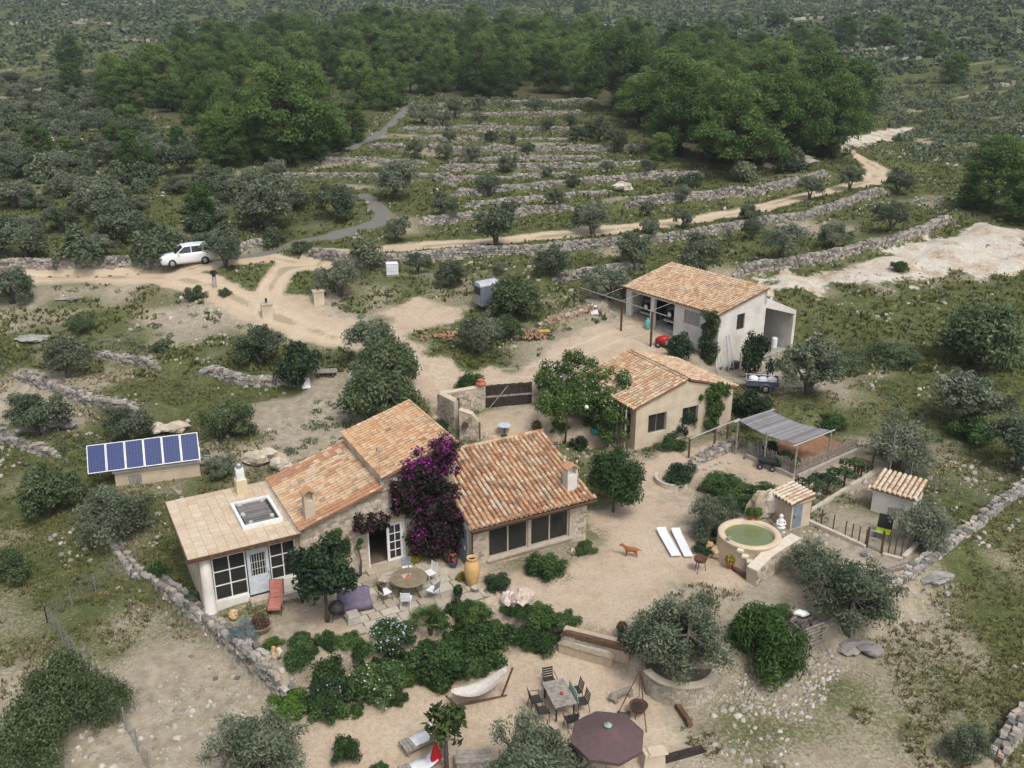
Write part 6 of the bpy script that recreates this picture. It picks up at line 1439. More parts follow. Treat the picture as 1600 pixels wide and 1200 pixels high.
m.build('frame', mat('red_brown_paint', (.20, .05, .04), None, 3), bike); m = MB(); m.obox((-.2, 0, .88), .24, .12, .05); m.build('saddle', RUBBER, bike); m = MB(); m.tube([(.3, -.25, .98), (.37, 0, .97), (.3, .25, .98)], .014, 5); m.build('handlebar', STEEL, bike)
# ------------------------------------------------------------------ plunge pool
pc_ = at(1171, 834, 1.25); PX, PY = pc_[0], pc_[1]
pool = thing('plunge_pool', 'raised round plunge pool with thick cream rim', 'pool', (PX, PY, 0))
m = MB(); m.lathe([(1.62, -.6), (1.55, .6), (1.5, 1.18), (1.52, 1.2), (1.52, 1.27), (1.46, 1.3), (1.24, 1.3), (1.2, 1.27), (1.18, .2), (.001, .2)], 44, cap=False); m.build('basin', mat('pool_plaster', (.62, .51, .36), (.54, .42, .29), 1.1, bmp=.3), pool, True)
WATER, wt_, wb_ = nt('green_water'); wb_.inputs['Base Color'].default_value = (.16, .19, .085, 1); wb_.inputs['Roughness'].default_value = .08
wn_ = noise(wt_, None, 9, 3); bump(wt_, wb_, wn_, .08, .02)
m = MB(); m.lathe([(.001, 1.12), (1.19, 1.12)], 44); m.build('water', WATER, pool)
for k in range(5):
    t_ = k / 4; a = R(-118 + 34 * t_); r_ = 1.56 + .18 * t_; m = MB(); m.obox((math.cos(a) * r_, math.sin(a) * r_, 1.16 - .24 * k), .34, .30, .10, a); m.build('step_stone', mat('pale_limestone', (.70, .62, .49), (.60, .51, .38), 3, bmp=.3), pool)
def sculpt_rock(name, lab, px, py, s, seed, m, z=None, ctg='rock', bits=6):
    p = gp(px, py) if z is None else at(px, py, z); q = random.Random(seed); mb = MB()
    for k in range(bits): mb.boulder((q.uniform(-.35, .35) * s[0], q.uniform(-.3, .3) * s[1], s[2] * q.uniform(.25, .6)), s[0] * q.uniform(.45, .75), s[1] * q.uniform(.5, .8), s[2] * q.uniform(.5, .95), seed + k, 9, .36, q.random())
    return tag(mb.build(name, m, None, loc=p), lab, ctg)
LIME = mat_rnd('limestone', [(0, (.42, .34, .24)), (.5, (.56, .49, .39)), (1, (.64, .59, .51))], dirt=.4, dirtcol=(.36, .22, .1), sc=2)
ORANGE = mat_rnd('orange_limestone', [(0, (.52, .33, .15)), (.5, (.58, .42, .24)), (1, (.62, .52, .38))], dirt=.3, dirtcol=(.3, .24, .18), sc=3)
sculpt_rock('boulder', 'big weathered rock wall rising behind the pool', 1193, 808, (1.6, .8, 1.7), 41, LIME)
sculpt_rock('boulder', 'orange rock standing between pool rock and white shed', 1224, 815, (.8, .6, 1.3), 42, ORANGE)
sculpt_rock('boulder', 'long orange rock lying at the left foot of the pool', 1117, 870, (.75, .6, .8), 43, ORANGE)
sculpt_rock('boulder', 'small grey round stone on the pool rim', 1141, 843, (.32, .3, .26), 44, mat('grey_rock', (.30, .28, .25), None, 4), z=1.3, bits=2)
for k, (x, lab) in enumerate(((1172, 'left red flower pot on the far pool rim'), (1183, 'right red flower pot on the far pool rim'))):
    q_ = at(x, 812, 1.3); o = thing('flower_pot', lab, 'plant pot', q_); m = MB(); m.lathe([(.1, 0), (.15, .26), (.17, .26), (.17, .3), (.13, .3)], 12, cap=False); m.build('pot', TERRA, o, True); V, F4, rn = leaves([(0, 0, .42)], [.26], 240, .22, .16, 8 + k); obj('plant', fastmesh('plant', V, F4, rn, BRIGHT), o)
q_ = at(1219, 824, 1.1); stt = thing('statue', 'little white seated statue beside the pool', 'statue', q_)
m = MB(); m.lathe([(.24, 0), (.26, .06), (.2, .12), (.14, .3), (.17, .42), (.1, .5), (.06, .53), (.1, .6), (.1, .68), (.04, .74)], 12); m.build('body', WHITE, stt, True); m = MB(); m.tube([(-.16, 0, .42), (-.22, -.12, .25), (0, -.2, .2), (.22, -.12, .25), (.16, 0, .42)], .045, 6); m.build('arms', WHITE, stt, True)
# wall flanking the pool
fw_ = [at(1180, 875, .9), at(1200, 852, 1.0), at(1238, 832, 1.05)]
wallrun('flank_wall', 'slanting rough wall with white coping right of the pool', [(*at(1173, 912, 0)[:2], .75), (*at(1196, 890, .25)[:2], 1.05), (*at(1240, 868, .2)[:2], 1.25)], mat('white_coping', (.68, .60, .49), (.58, .49, .38), 4, bmp=.5), .5)
p = gp(1140, 888); o = thing('flower_pot', 'terracotta pot at the foot of the pool steps', 'plant pot', p); m = MB(); m.lathe([(.12, 0), (.19, .3), (.21, .3), (.21, .36), (.16, .36)], 14, cap=False); m.build('pot', TERRA, o, True); V, F4, rn = leaves([(0, 0, .5)], [.25], 200, .2, .3, 18); obj('plant', fastmesh('plant', V, F4, rn, YGREEN), o)
m = MB(); q0, q1 = at(1146, 888, .08), at(1176, 908, .08); d = q1 - q0; m.obox((0, 0, 0), np.linalg.norm(d), .22, .2, math.atan2(d[1], d[0])); m.obox((0, 0, .09), np.linalg.norm(d) * .97, .16, .05, math.atan2(d[1], d[0])); tag(m.build('sleeper', WOOD, None, loc=(q0 + q1) / 2), 'dark sleeper lying at the foot of the pool', 'timber')
# tiled pump shed
q_ = at(1234, 827, 0); ps = thing('pump_shed', 'tiny cream shed with grey door and tile roof behind the pool', 'shed', q_, R(28))
m = MB(); m.box(0, 1.35, 0, 1.5, -.3, 1.45); m.build('wall', PLASTER_C, ps); m = MB(); m.box(.12, .72, -.03, -.001, .02, 1.3); dd = m.build('door', BLUEGREY, ps); m = MB(); m.obox((.2, -.05, .7), .04, .04, .12); m.build('handle', IRON, dd)
m = MB(); m.hexa([(-.12, -.12, 1.451), (1.47, -.12, 1.451), (1.47, 1.62, 1.451), (-.12, 1.62, 1.451)], [(-.12, -.12, 1.5), (1.47, -.12, 1.56), (1.47, 1.62, 1.56), (-.12, 1.62, 1.5)]); m.build('roof_slab', PLASTER_C, ps)
tiled_roof(ps, 'roof', (-.14, 1.62, 1.52), (0, -1.74, 0), (1.62, 0, .22), TILE_C, pitch=.25, expo=.4)
# white hen house
q_ = at(1360, 797, 0); hh_ = thing('hen_house', 'small white hen house with tile roof in the wire run', 'hen house', q_, R(-38))
m = MB(); m.box(0, 2.1, 0, 1.7, -.3, 1.35); m.build('wall', PLASTER_W, hh_); m = MB(); m.box(.9, 1.3, -.03, -.001, .0, .5); m.build('hatch', GREYWOOD, hh_)
tiled_roof(hh_, 'roof', (-.15, -.15, 1.38), (2.4, 0, 0), (0, 2.0, .35), TILE_C, pitch=.26, expo=.4)
# ------------------------------------------------------------------ vegetable plot with shade roof and picket fence
c0, c1, c2 = at(1168, 708, .25), at(1243, 742, .2), at(1338, 698, .3)
plot = thing('picket_fence', 'weathered stake fence round the shaded vegetable plot', 'fence', (c1[0], c1[1], .1))
def stakes(a, b, n):
    for k in range(n):
        p_ = a + (b - a) * (k + .5) / n - c1; m = MB(); h = rnd.uniform(.85, 1.05); z0 = rnd.uniform(0, .05); l = rnd.uniform(-.04, .04)
        m.hexa([(p_[0] - .035, p_[1] - .02, z0), (p_[0] + .035, p_[1] - .02, z0), (p_[0] + .035, p_[1] + .02, z0), (p_[0] - .035, p_[1] + .02, z0)], [(p_[0] - .02 + l, p_[1] - .015, h), (p_[0] + .02 + l, p_[1] - .015, h), (p_[0] + .02 + l, p_[1] + .015, h), (p_[0] - .02 + l, p_[1] + .015, h)]); m.build('stake', GREYWOOD, plot)
    for z in (.3, .75):
        m = MB(); m.tube([tuple((a - c1)[:2]) + (z,), tuple((b - c1)[:2]) + (z,)], .02, 4); m.build('rail', GREYWOOD, plot)
stakes(c0, c1, 34); stakes(c1, c2, 38)
kb = thing('concrete_kerb', 'low concrete kerb under the stake fence', 'kerb', (c1[0], c1[1], 0))
for a, b in ((c0, c1), (c1, c2)):
    d = b - a; m = MB(); mid = (a + b) / 2 - c1; nx = np.array([-d[1], d[0], 0]) / np.linalg.norm(d); mid = mid - nx * .14 * (1 if a is c1 else 1); m.obox((mid[0], mid[1], .1), np.linalg.norm(d) + (.02 if a is c0 else -.1), .2, .3, math.atan2(d[1], d[0])); m.build('kerb_beam', mat('kerb_concrete', (.42, .385, .33), None, 3), kb)
soilp = MB(); c3 = c0 + (c2 - c1); soilp.hexa([tuple(v[:2]) + (.0,) for v in (c0, c1, c2, c3)], [tuple(v[:2]) + (.2,) for v in (c0, c1, c2, c3)]); soilp.build('vegetable_bed_soil', mat('red_soil', (.30, .16, .08), (.2, .1, .055), 3, bmp=.6), None, kind='structure')
vegp = []
for k in range(9):
    t_, s_ = rnd.uniform(.05, .55), rnd.uniform(.1, .9); q_ = c0 + (c1 - c0) * s_ + (c3 - c0) * t_ * .5
    V, F4, rn = leaves([(0, 0, .25)], [.4], 420, .17, .45, 60 + k); tag(obj('vegetable_plant', fastmesh('vegetable_plant', V, F4, rn, SHRUB), None, None, (q_[0], q_[1], .2)), 'leafy vegetable plant behind the stake fence', 'plant', 'vegetables behind the stake fence')
sh_ = thing('shade_roof', 'grey reed shade roof on poles over the vegetable plot', 'shade roof', (0, 0, 0))
S0, S1, S2, S3 = [Vector(at(x, y, z)) for x, y, z in ((1154, 657, 2.25), (1246, 694, 2.15), (1299, 673, 2.2), (1203, 641, 2.3))]
REED = mat_rnd('grey_reed', [(0, (.17, .16, .165)), (.5, (.245, .235, .24)), (1, (.32, .305, .305))], dirt=.3, bmp=.2, fine=30)
nS = 44; m = MB()
for k in range(nS):
    t_ = k / nS; t2 = (k + .93) / nS
    def row(t): return S0.lerp(S1, t), S3.lerp(S2, t)
    (a, b), (c, d) = row(t_), row(t2); sag = -.22 * math.sin(math.pi * t_); sg2 = -.22 * math.sin(math.pi * t2)
    ma, mc = (a + b) / 2, (c + d) / 2
    v0, v1, v2, v3 = a + Vector((0, 0, sag)), c + Vector((0, 0, sg2)), d + Vector((0, 0, sg2)), b + Vector((0, 0, sag)); up_ = Vector((0, 0, .025))
    m.hexa([tuple(v) for v in (v0, v1, v2, v3)], [tuple(v + up_) for v in (v0, v1, v2, v3)], rnd.random())
m.build('reed_mat', REED, sh_, kind='stuff')
for a, b in ((S0, S3), (S1, S2)):
    m = MB(); d = (b - a).normalized() * .35; m.tube([a - d + Vector((0, 0, -.03)), b + d + Vector((0, 0, -.03))], .045, 6); m.build('pole', GALV, sh_)
for v in (S0, S1, S2, S3, S0.lerp(S1, .5)): m = MB(); m.tube([(v.x, v.y, -.2), (v.x, v.y, v.z - .05)], .06, 6); m.build('post', GREYWOOD, sh_)
rl = thing('rope_railing', 'pole railing on brown posts above the little stone wall', 'railing', (0, 0, 0)); tops = [at(1078, 686, 1.25), at(1118, 670, 1.3), at(1138, 662, 1.4), at(1156, 655, 1.6)]
for q_ in tops: m = MB(); m.tube([(q_[0], q_[1], -.2), (q_[0], q_[1], q_[2])], .07, 6); m.build('post', WOOD, rl)
m = MB(); m.tube([(v[0], v[1], v[2] + .03) for v in tops], .04, 6); m.build('rail', GALV, rl)
# cart
p = gp(1198, 732); ct_ = thing('hand_cart', 'dark green four-wheeled garden cart beside the stake fence', 'cart', p, R(-25)); m = MB(); m.hexa([(-.38, -.2, .34), (.38, -.2, .34), (.38, .2, .34), (-.38, .2, .34)], [(-.55, -.32, .62), (.55, -.32, .62), (.55, .32, .62), (-.55, .32, .62)]); m.build('tub', mat('dark_green_plastic', (.025, .05, .055), None, 3, rough=.5), ct_)
m = MB(); m.hexa([(-.49, -.27, .621), (.49, -.27, .621), (.49, .27, .621), (-.49, .27, .621)], [(-.49, -.27, .63), (.49, -.27, .63), (.49, .27, .63), (-.49, .27, .63)]); m.build('load', DARKIN, ct_)
for x in (-.36, .36):
    for s in (-1, 1): wheel(ct_, x, s * .3, .17, .17, .1)
m = MB(); m.tube([(.45, 0, .25), (.85, 0, .55), (.95, 0, .6)], .02, 5); m.build('handle', IRON, ct_)
# pergola-like post rows with creepers
for i, (x, y) in enumerate(((1270, 783), (1292, 775), (1318, 763), (1338, 750), (1345, 745), (1362, 735))):
    p = gp(x, y); o = thing('vine_post', 'brown trellis post in the row beside the wire run, number %s from the pump shed' % ('one', 'two', 'three', 'four', 'five', 'six')[i], 'post', p); m = MB(); m.tube([(0, 0, -.2), (0, 0, 1.15)], .06, 6); m.build('post', WOOD, o); m = MB(); m.tube([(-.35, .3, 1.05), (.35, -.3, 1.12)], .04, 5); m.build('arm', WOOD, o)
    if i < 4:
        V, F4, rn = leaves([(-.6, .25, 1.0), (-.1, 0, 1.12), (.3, -.2, .98)], [.45, .5, .4], 520, .16, .6, 80 + i, flat=.45); obj('vine', fastmesh('vine', V, F4, rn, DARKM), o)
p = gp(1345, 740); o = thing('rustic_bench', 'little brown wooden bench at the end of the trellis posts', 'bench', p, R(30)); m = MB(); m.box(-.5, .5, -.2, .2, .62, .7); m.build('seat', WOOD, o)
for x in (-.4, .4):
    for y in (-.14, .14): m = MB(); m.box(x - .04, x + .04, y - .04, y + .04, 0, .619); m.build('leg', WOOD, o)
# wire run fence
MESHW = mat('wire', (.30, .29, .27), None, 5, metal=.5, rough=.5)
def wire_fence(lab, pxs, h=.9, n=3, postm=WOOD, mesh=True, zz=None, closed=False):
    P = [gp(*v) if zz is None else at(*v, zz) for v in pxs]; o = thing('wire_fence', lab, 'fence', P[0])
    pts = []
    for a, b in zip(P[:-1], P[1:]):
        for k in range(n): pts.append(a + (b - a) * k / n)
    pts.append(P[-1]); pts = [np.array([q[0], q[1], hz(q[0], q[1])]) - P[0] for q in pts]
    for q in pts: m = MB(); m.tube([(q[0], q[1], q[2] - .2), (q[0], q[1], q[2] + h)], .035, 5); m.build('post', postm, o)
    m = MB()
    for z in np.linspace(.08, h - .05, 7):
        for a, b in zip(pts[:-1], pts[1:]): m.tube([(a[0], a[1], a[2] + z), (b[0], b[1], b[2] + z)], .004, 3, False)
    for a, b in zip(pts[:-1], pts[1:]):
        L = np.linalg.norm(b - a)
        for k in range(int(L / .14)): q = a + (b - a) * k / (L / .14); m.tube([(q[0], q[1], q[2] + .05), (q[0], q[1], q[2] + h - .05)], .0035, 3, False)
    m.build('wire_mesh', MESHW, o, kind='stuff'); return o
wire_fence('low wire fence closing the front of the hen run', [(1265, 812), (1320, 838), (1352, 852)]); wire_fence('low wire fence right of the hen run gate', [(1378, 862), (1408, 868), (1440, 838)])
wire_fence('sagging wire fence along the left edge bank', [(75, 975), (110, 1020), (180, 1110), (235, 1210)], 1.1, 3, STEEL)
wire_fence('wire fence at the corner left of the sunroom', [(75, 975), (150, 925), (215, 880)], 1.0, 2, STEEL)
wire_fence('tall wire fence behind the hen house', [(1385, 735), (1460, 770), (1530, 790)], 1.2, 2, STEEL)
pa, pb3 = gp(1354, 855), gp(1377, 862); gt = thing('run_gate', 'little wooden gate of the hen run', 'gate', pa, math.atan2((pb3 - pa)[1], (pb3 - pa)[0])); Lg = float(np.linalg.norm(pb3 - pa)); 
for x in (0, Lg): m = MB(); m.box(x - .05, x + .05, -.05, .05, -.2, 1.15); m.build('post', WOOD, gt)
for z in (.2, .6, 1.0): m = MB(); m.box(.06, Lg - .06, -.02, .02, z - .03, z + .03); m.build('rail', GALV, gt)
kb2 = thing('concrete_kerb', 'pale kerb under the hen run fence', 'kerb', (0, 0, 0))
for a, b in (((1262, 815), (1352, 856)), ((1380, 866), (1410, 874)), ((1412, 872), (1448, 836)), ((1258, 806), (1380, 730))):
    a, b = gp(*a), gp(*b); d = b - a; m = MB(); mid = (a + b) / 2; m.obox((mid[0], mid[1], mid[2] + .04), np.linalg.norm(d), .22, .26, math.atan2(d[1], d[0])); m.build('kerb_beam', mat('pale_kerb', (.56, .50, .41), (.44, .38, .3), 3), kb2)
p = gp(1378, 842); o = thing('lounge_chair', 'black folding chair with lime green seat in the hen run', 'chair', p, R(-30))
m = MB(); m.hexa([(-.35, -.3, .4), (.35, -.3, .4), (.35, .35, .36), (-.35, .35, .36)], [(-.35, -.3, .44), (.35, -.3, .44), (.35, .35, .40), (-.35, .35, .40)]); m.build('seat', mat('lime_fabric', (.45, .62, .03), None, 4), o); m = MB(); m.hexa([(-.36, .34, .4), (.36, .34, .4), (.36, .38, .4), (-.36, .38, .4)], [(-.36, .62, 1.05), (.36, .62, 1.05), (.36, .66, 1.05), (-.36, .66, 1.05)]); m.build('backrest', RUBBER, o)
for x in (-.33, .33):
    for y in (-.27, .33): m = MB(); m.tube([(x, y, 0), (x, y, .4)], .02, 5); m.build('leg', IRON, o)
p = gp(1352, 868); m = MB(); m.boulder((0, 0, .12), .4, .3, .3, 5); m.lathe([(.12, .1), (.18, .26), (.16, .27)], 12); tag(m.build('bucket', STEEL, None, loc=p), 'grey bucket at the hen run gate post', 'bucket')
m = MB(); p = gp(1400, 890); m.obox((0, 0, .1), 1.6, .2, .12, .3); m.obox((.1, .25, .08), 1.4, .18, .1, .2); m.obox((0, .1, .22), 1.5, .2, .1, .45); tag(m.build('plank_heap', GREYWOOD, None, loc=p), 'heap of old grey planks inside the right wall', 'planks')['kind'] = 'stuff'
p = gp(1388, 748); m = MB(); m.tube([(0, 0, -.2), (0, 0, 2.9)], .04, 6); tag(m.build('steel_pole', STEEL, None, loc=p), 'thin steel pole at the corner of the trellis walk', 'pole')
# ------------------------------------------------------------------ yard and garden furniture
def board(lab, px, z=0.03):
    """white sun bed lying on the yard: four corners in the picture"""
    P = [Vector(at(x, y, .0)) for x, y in px]; c = sum(P, Vector()) / 4; ux = (P[1] - P[0] + P[2] - P[3]); L = ux.length / 2; uy = (P[3] - P[0] + P[2] - P[1]); w = uy.length / 2
    o = thing('sun_bed', lab, 'sun bed', (c.x, c.y, 0), math.atan2(ux.y, ux.x)); m = MB(); m.hexa([(-L / 2, -w / 2, .1), (L / 2 - .4, -w / 2, .1), (L / 2 - .4, w / 2, .1), (-L / 2, w / 2, .1)], [(-L / 2, -w / 2, .16), (L / 2 - .4, -w / 2, .16), (L / 2 - .4, w / 2, .16), (-L / 2, w / 2, .16)]); m.build('bed', PLASTIC_W, o)
    m = MB(); m.hexa([(L / 2 - .39, -w / 2, .1), (L / 2, -w / 2, .2), (L / 2, w / 2, .2), (L / 2 - .39, w / 2, .1)], [(L / 2 - .39, -w / 2, .16), (L / 2, -w / 2, .26), (L / 2, w / 2, .26), (L / 2 - .39, w / 2, .16)]); m.build('headrest', PLASTIC_W, o)
    for x in (-L / 2 + .15, L / 2 - .5):
        for s in (-1, 1): m = MB(); m.box(x - .03, x + .03, s * (w / 2 - .06) - .03, s * (w / 2 - .06) + .03, 0, .1); m.build('leg', PLASTIC_W, o)
board('left one of two white sun beds in the yard', [(1048, 872), (1026, 831), (1039, 830), (1064, 871)]); board('right one of two white sun beds in the yard', [(1069, 873), (1048, 832), (1062, 831), (1082, 872)])
p = gp(1093, 892); o = thing('brazier', 'small rusty brazier on thin legs near the sun beds', 'brazier', p); m = MB(); m.lathe([(.1, .5), (.28, .58), (.32, .72), (.3, .73), (.24, .62), (.05, .56)], 16); m.build('bowl', RUST, o, True)
for k in range(3): a = k * 2.09; m = MB(); m.tube([(.3 * math.cos(a), .3 * math.sin(a), 0), (.2 * math.cos(a), .2 * math.sin(a), .56)], .018, 5); m.build('leg', RUST, o)
def chair(lab, x, y, z, rz, m1, m2, arms=False, grp=None, folding=False):
    o = thing('garden_chair', lab, 'chair', (x, y, z), rz, grp); m = MB(); m.box(-.23, .23, -.22, .22, .43, .47); m.build('seat', m2, o)
    for sx_ in (-1, 1):
        m = MB(); m.tube([(sx_ * .22, -.24, 0), (sx_ * .21, -.2, .44)], .016, 5); m.build('leg', m1, o)
        m = MB(); m.tube([(sx_ * .22, .28, 0), (sx_ * .21, .2, .44), (sx_ * .21, .29, .92)], .016, 5); m.build('leg', m1, o)
        if arms: m = MB(); m.tube([(sx_ * .25, -.22, .44), (sx_ * .27, -.2, .65), (sx_ * .27, .24, .67)], .016, 5); m.build('armrest', m1, o)
    for k in range(4): m = MB(); z0 = .56 + k * .1; yb = .2 + (z0 - .44) * .19; m.box(-.2, .2, yb - .01, yb + .01, z0 - .035, z0 + .035); m.build('back_slat', m1, o)
    return o
# round table on the patio
tp = gp(640, 925); tz = .04; rt = thing('round_table', 'round brown garden table with umbrella pole on the patio', 'table', (tp[0], tp[1], tz), .3)
m = MB(); m.lathe([(.001, .70), (.82, .70), (.85, .72), (.85, .75), (.82, .765), (.001, .765)], 36); m.build('table_top', mat('mossy_table', (.25, .205, .13), (.17, .14, .095), 4, bmp=.3), rt)
for k in range(4): a = k * 1.571 + .5; m = MB(); m.tube([(.75 * math.cos(a), .75 * math.sin(a), 0), (.2 * math.cos(a), .2 * math.sin(a), .7)], .035, 5); m.build('leg', WOOD, rt)
m = MB(); m.tube([(0, 0, .766), (0, 0, 1.55)], .025, 6); m.build('pole', STEEL, rt); m = MB(); m.lathe([(.001, .768), (.14, .768), (.13, .8), (.05, .84)], 12); m.build('pole_base', TERRA, rt)
m = MB(); m.obox((-.12, .1, .775), .42, .3, .015, .4); tag(m.build('tray_cloth', mat('pinkish_cloth', (.55, .42, .33), None, 4), None, loc=(tp[0], tp[1], tz)), 'pinkish cloth lying on the round patio table', 'cloth')
for k, (a, lab, mm) in enumerate(((100, 'blue backed chair on the far side of the round table', BLUEGREY), (45, 'white wire chair at the right rear of the round table', WHITE), (165, 'pale wooden chair at the left rear of the round table', PALEWOOD), (215, 'brown chair with white cushion left of the round table', WOOD), (335, 'blue chair with white cushion right of the round table', BLUEGREY), (270, 'white chair on the near side of the round table', WHITE))):
    t_ = R(a); chair(lab, tp[0] + 1.25 * math.cos(t_), tp[1] + 1.25 * math.sin(t_), tz, t_ - R(90) + rnd.uniform(-.3, .3), mm, CLOTH_W if k in (0, 3, 4, 5) else mm)
# clay jar and pots
p = gp(738, 915); jar = thing('clay_jar', 'tall ochre clay jar under the downpipe', 'jar', p); m = MB(); m.lathe([(.2, 0), (.24, .1), (.34, .55), (.38, .85), (.36, 1.1), (.28, 1.3), (.2, 1.4), (.26, 1.45), (.26, 1.5), (.19, 1.5), (.17, 1.38)], 24, cap=False); m.build('body', OCHRE, jar, True); m = MB(); m.lathe([(.001, 1.35), (.18, 1.35)], 16); m.build('inside', DARKIN, jar)
p = gp(743, 922); m = MB(); m.lathe([(.12, 0), (.16, .2), (.2, .2), (.2, .26), (.15, .26), (.1, .05)], 14); tag(m.build('small_pot', PALEWOOD, None, True, loc=(p[0], p[1] - .15, p[2])), 'small pale pot at the foot of the clay jar', 'plant pot')
for k, (x, y, lab, mm) in enumerate(((628, 872, 'dark round pot on the french door step', mat('dark_clay', (.09, .045, .035), None, 4)), (709, 888, 'blue pot with red flowers by the side door', mat('blue_glaze', (.03, .07, .22), None, 4, rough=.3)), (700, 880, 'dark pot with reddish plant by the side door', mat('dark_clay', (.09, .045, .035))), (716, 935, 'dark bowl at the right edge of the patio', IRON))):
    p = gp(x, y); o = thing('plant_pot', lab, 'plant pot', (p[0], p[1], p[2] + (.13 if k == 0 else .03))); m = MB(); m.lathe([(.12, 0), (.2, .2), (.2, .3), (.22, .32), (.17, .32), (.14, .2)], 14, cap=False); m.build('pot', mm, o, True)
    V, F4, rn = leaves([(0, 0, .42)], [.24], 200, .14, .5, 30 + k); obj('plant', fastmesh('plant', V, F4, rn, SHRUB if k != 2 else leafmat('red_green', [(0, (.09, .05, .03)), (1, (.12, .14, .05))], .2, 0)), o)
    if k == 1: V, F4, rn = leaves([(0, 0, .45)], [.26], 60, .1, .9, 99, shell=.95); obj('flowers', fastmesh('flowers', V, F4, rn, leafmat('red_flowers', [(0, (.4, .04, .05)), (1, (.55, .12, .15))], .2, 0)), o, 'stuff')
p = gp(408, 988); o = thing('bowl_planter', 'wide clay bowl with dry reddish plant below the sunroom', 'plant pot', p); m = MB(); m.lathe([(.25, 0), (.45, .3), (.48, .36), (.42, .36), (.38, .28)], 18, cap=False); m.build('bowl', mat('brown_clay', (.28, .19, .13), None, 4), o, True); V, F4, rn = leaves([(0, 0, .45)], [.42], 420, .25, .12, 33); obj('plant', fastmesh('plant', V, F4, rn, leafmat('dry_reddish', [(0, (.08, .05, .035)), (1, (.19, .13, .08))], .2, 0)), o)
# red lounge chair, bench, dark grill, covered sofa
p = gp(432, 955); o = thing('lounge_chair', 'faded red padded lounge chair before the sunroom door', 'chair', (p[0], p[1], p[2] + .02), R(5))
REDF = mat('faded_red_fabric', (.50, .20, .16), (.42, .155, .12), 4)
for k in range(4):
    m = MB(); m.obox((0, -.1 - .2 * k + .3, .40 - .01 * k), .56, .19, .12); m.build('seat_cushion', REDF, o)
for k in range(4): m = MB(); m.obox((0, .45 + .06 * k, .52 + .19 * k), .56, .12, .19, 0, Matrix.Rotation(R(-18), 3, 'X')); m.build('back_cushion', REDF, o)
for sx_ in (-1, 1):
    m = MB(); m.tube([(sx_ * .3, -.5, 0), (sx_ * .3, -.4, .35), (sx_ * .3, .4, .38), (sx_ * .3, .68, 1.2)], .02, 5); m.tube([(sx_ * .3, .6, 0), (sx_ * .3, .3, .36)], .02, 5); m.build('frame', IRON, o)
    m = MB(); m.tube([(sx_ * .34, -.25, .36), (sx_ * .34, -.25, .6), (sx_ * .34, .45, .62)], .02, 5); m.build('armrest', GREYWOOD, o)
p = gp(455, 945); o = thing('garden_bench', 'low grey slatted bench against the sunroom wall', 'bench', p, R(28))
for k in range(3): m = MB(); m.box(-.6, .6, -.2 + .14 * k, -.08 + .14 * k, .4, .43); m.build('slat', GREYWOOD, o)
for x in (-.5, .5): m = MB(); m.box(x - .03, x + .03, -.2, .2, 0, .399); m.build('leg', IRON, o)
p = gp(527, 968); o = thing('barbecue', 'black kettle barbecue under the patio tree', 'barbecue', (p[0], p[1], p[2] + .02)); m = MB(); m.lathe([(.1, .3), (.3, .4), (.36, .6), (.36, .66), (.28, .82), (.1, .9), (.03, .95)], 18); m.build('kettle', IRON, o, True)
for k in range(3): a = k * 2.09; m = MB(); m.tube([(.35 * math.cos(a), .35 * math.sin(a), 0), (.2 * math.cos(a), .2 * math.sin(a), .4)], .02, 5); m.build('leg', IRON, o)
p = gp(555, 950); o = thing('covered_sofa', 'garden sofa under a purple grey cloth on the patio', 'sofa', (p[0], p[1], .04), R(20)); PURP = mat('purple_grey_cloth', (.17, .145, .20), (.12, .10, .145), 3, bmp=.5)
m = MB(); loft(m, [[(x, -.42, .0), (x, -.45, .42 + dz), (x, .1, .46 + dz), (x, .2, .78 + dz * 2), (x, .42, .76 + dz), (x, .46, .0)] for x, dz in ((-.72, -.03), (-.6, .02), (-.2, 0), (.2, .03), (.6, .0), (.72, -.05))]); m.build('cover', PURP, o, True)
p = gp(552, 972); o = thing('stone_block', 'stack of pale stone slabs in front of the covered sofa', 'stone slabs', (p[0], p[1], .04), R(24))
for k in range(3): m = MB(); m.rock((0, 0, .08 + .15 * k), .62 - .02 * k, .5, .14, .03 * k, k, jit=.05); m.build('slab', mat('slab_stone', (.42, .39, .33), (.32, .29, .24), 4, bmp=.4), o)
# ornamental rocks and boulders
sculpt_rock('boulder', 'big knobbly pink white ornamental rock at the yard edge', 806, 945, (1.15, .95, .8), 51, mat_rnd('pink_rock', [(0, (.40, .26, .19)), (.5, (.56, .44, .36)), (1, (.68, .60, .52))], dirt=.4, sc=5), bits=14)
sculpt_rock('boulder', 'upright orange stone beside the bright green cushion', 432, 1030, (.5, .4, .7), 52, ORANGE, bits=3); sculpt_rock('boulder', 'orange stone by the sunroom planter', 362, 968, (.6, .5, .55), 53, ORANGE, bits=4)
sculpt_rock('boulder', 'pale stone standing beside the fan palm', 698, 975, (.4, .35, .65), 54, ORANGE, bits=3); sculpt_rock('boulder', 'pale pinkish stone above the sleeper steps', 853, 985, (.6, .5, .5), 55, LIME, bits=4); sculpt_rock('boulder', 'pale stone in the bed left of the steps', 842, 1002, (.45, .4, .4), 56, ORANGE, bits=3)
sculpt_rock('boulder', 'large pale boulder behind the flue, left one', 405, 722, (1.7, 1.2, 1.0), 57, LIME, bits=8); sculpt_rock('boulder', 'large pale boulder behind the flue, right one', 442, 735, (1.3, 1.0, 1.0), 58, LIME, bits=6)
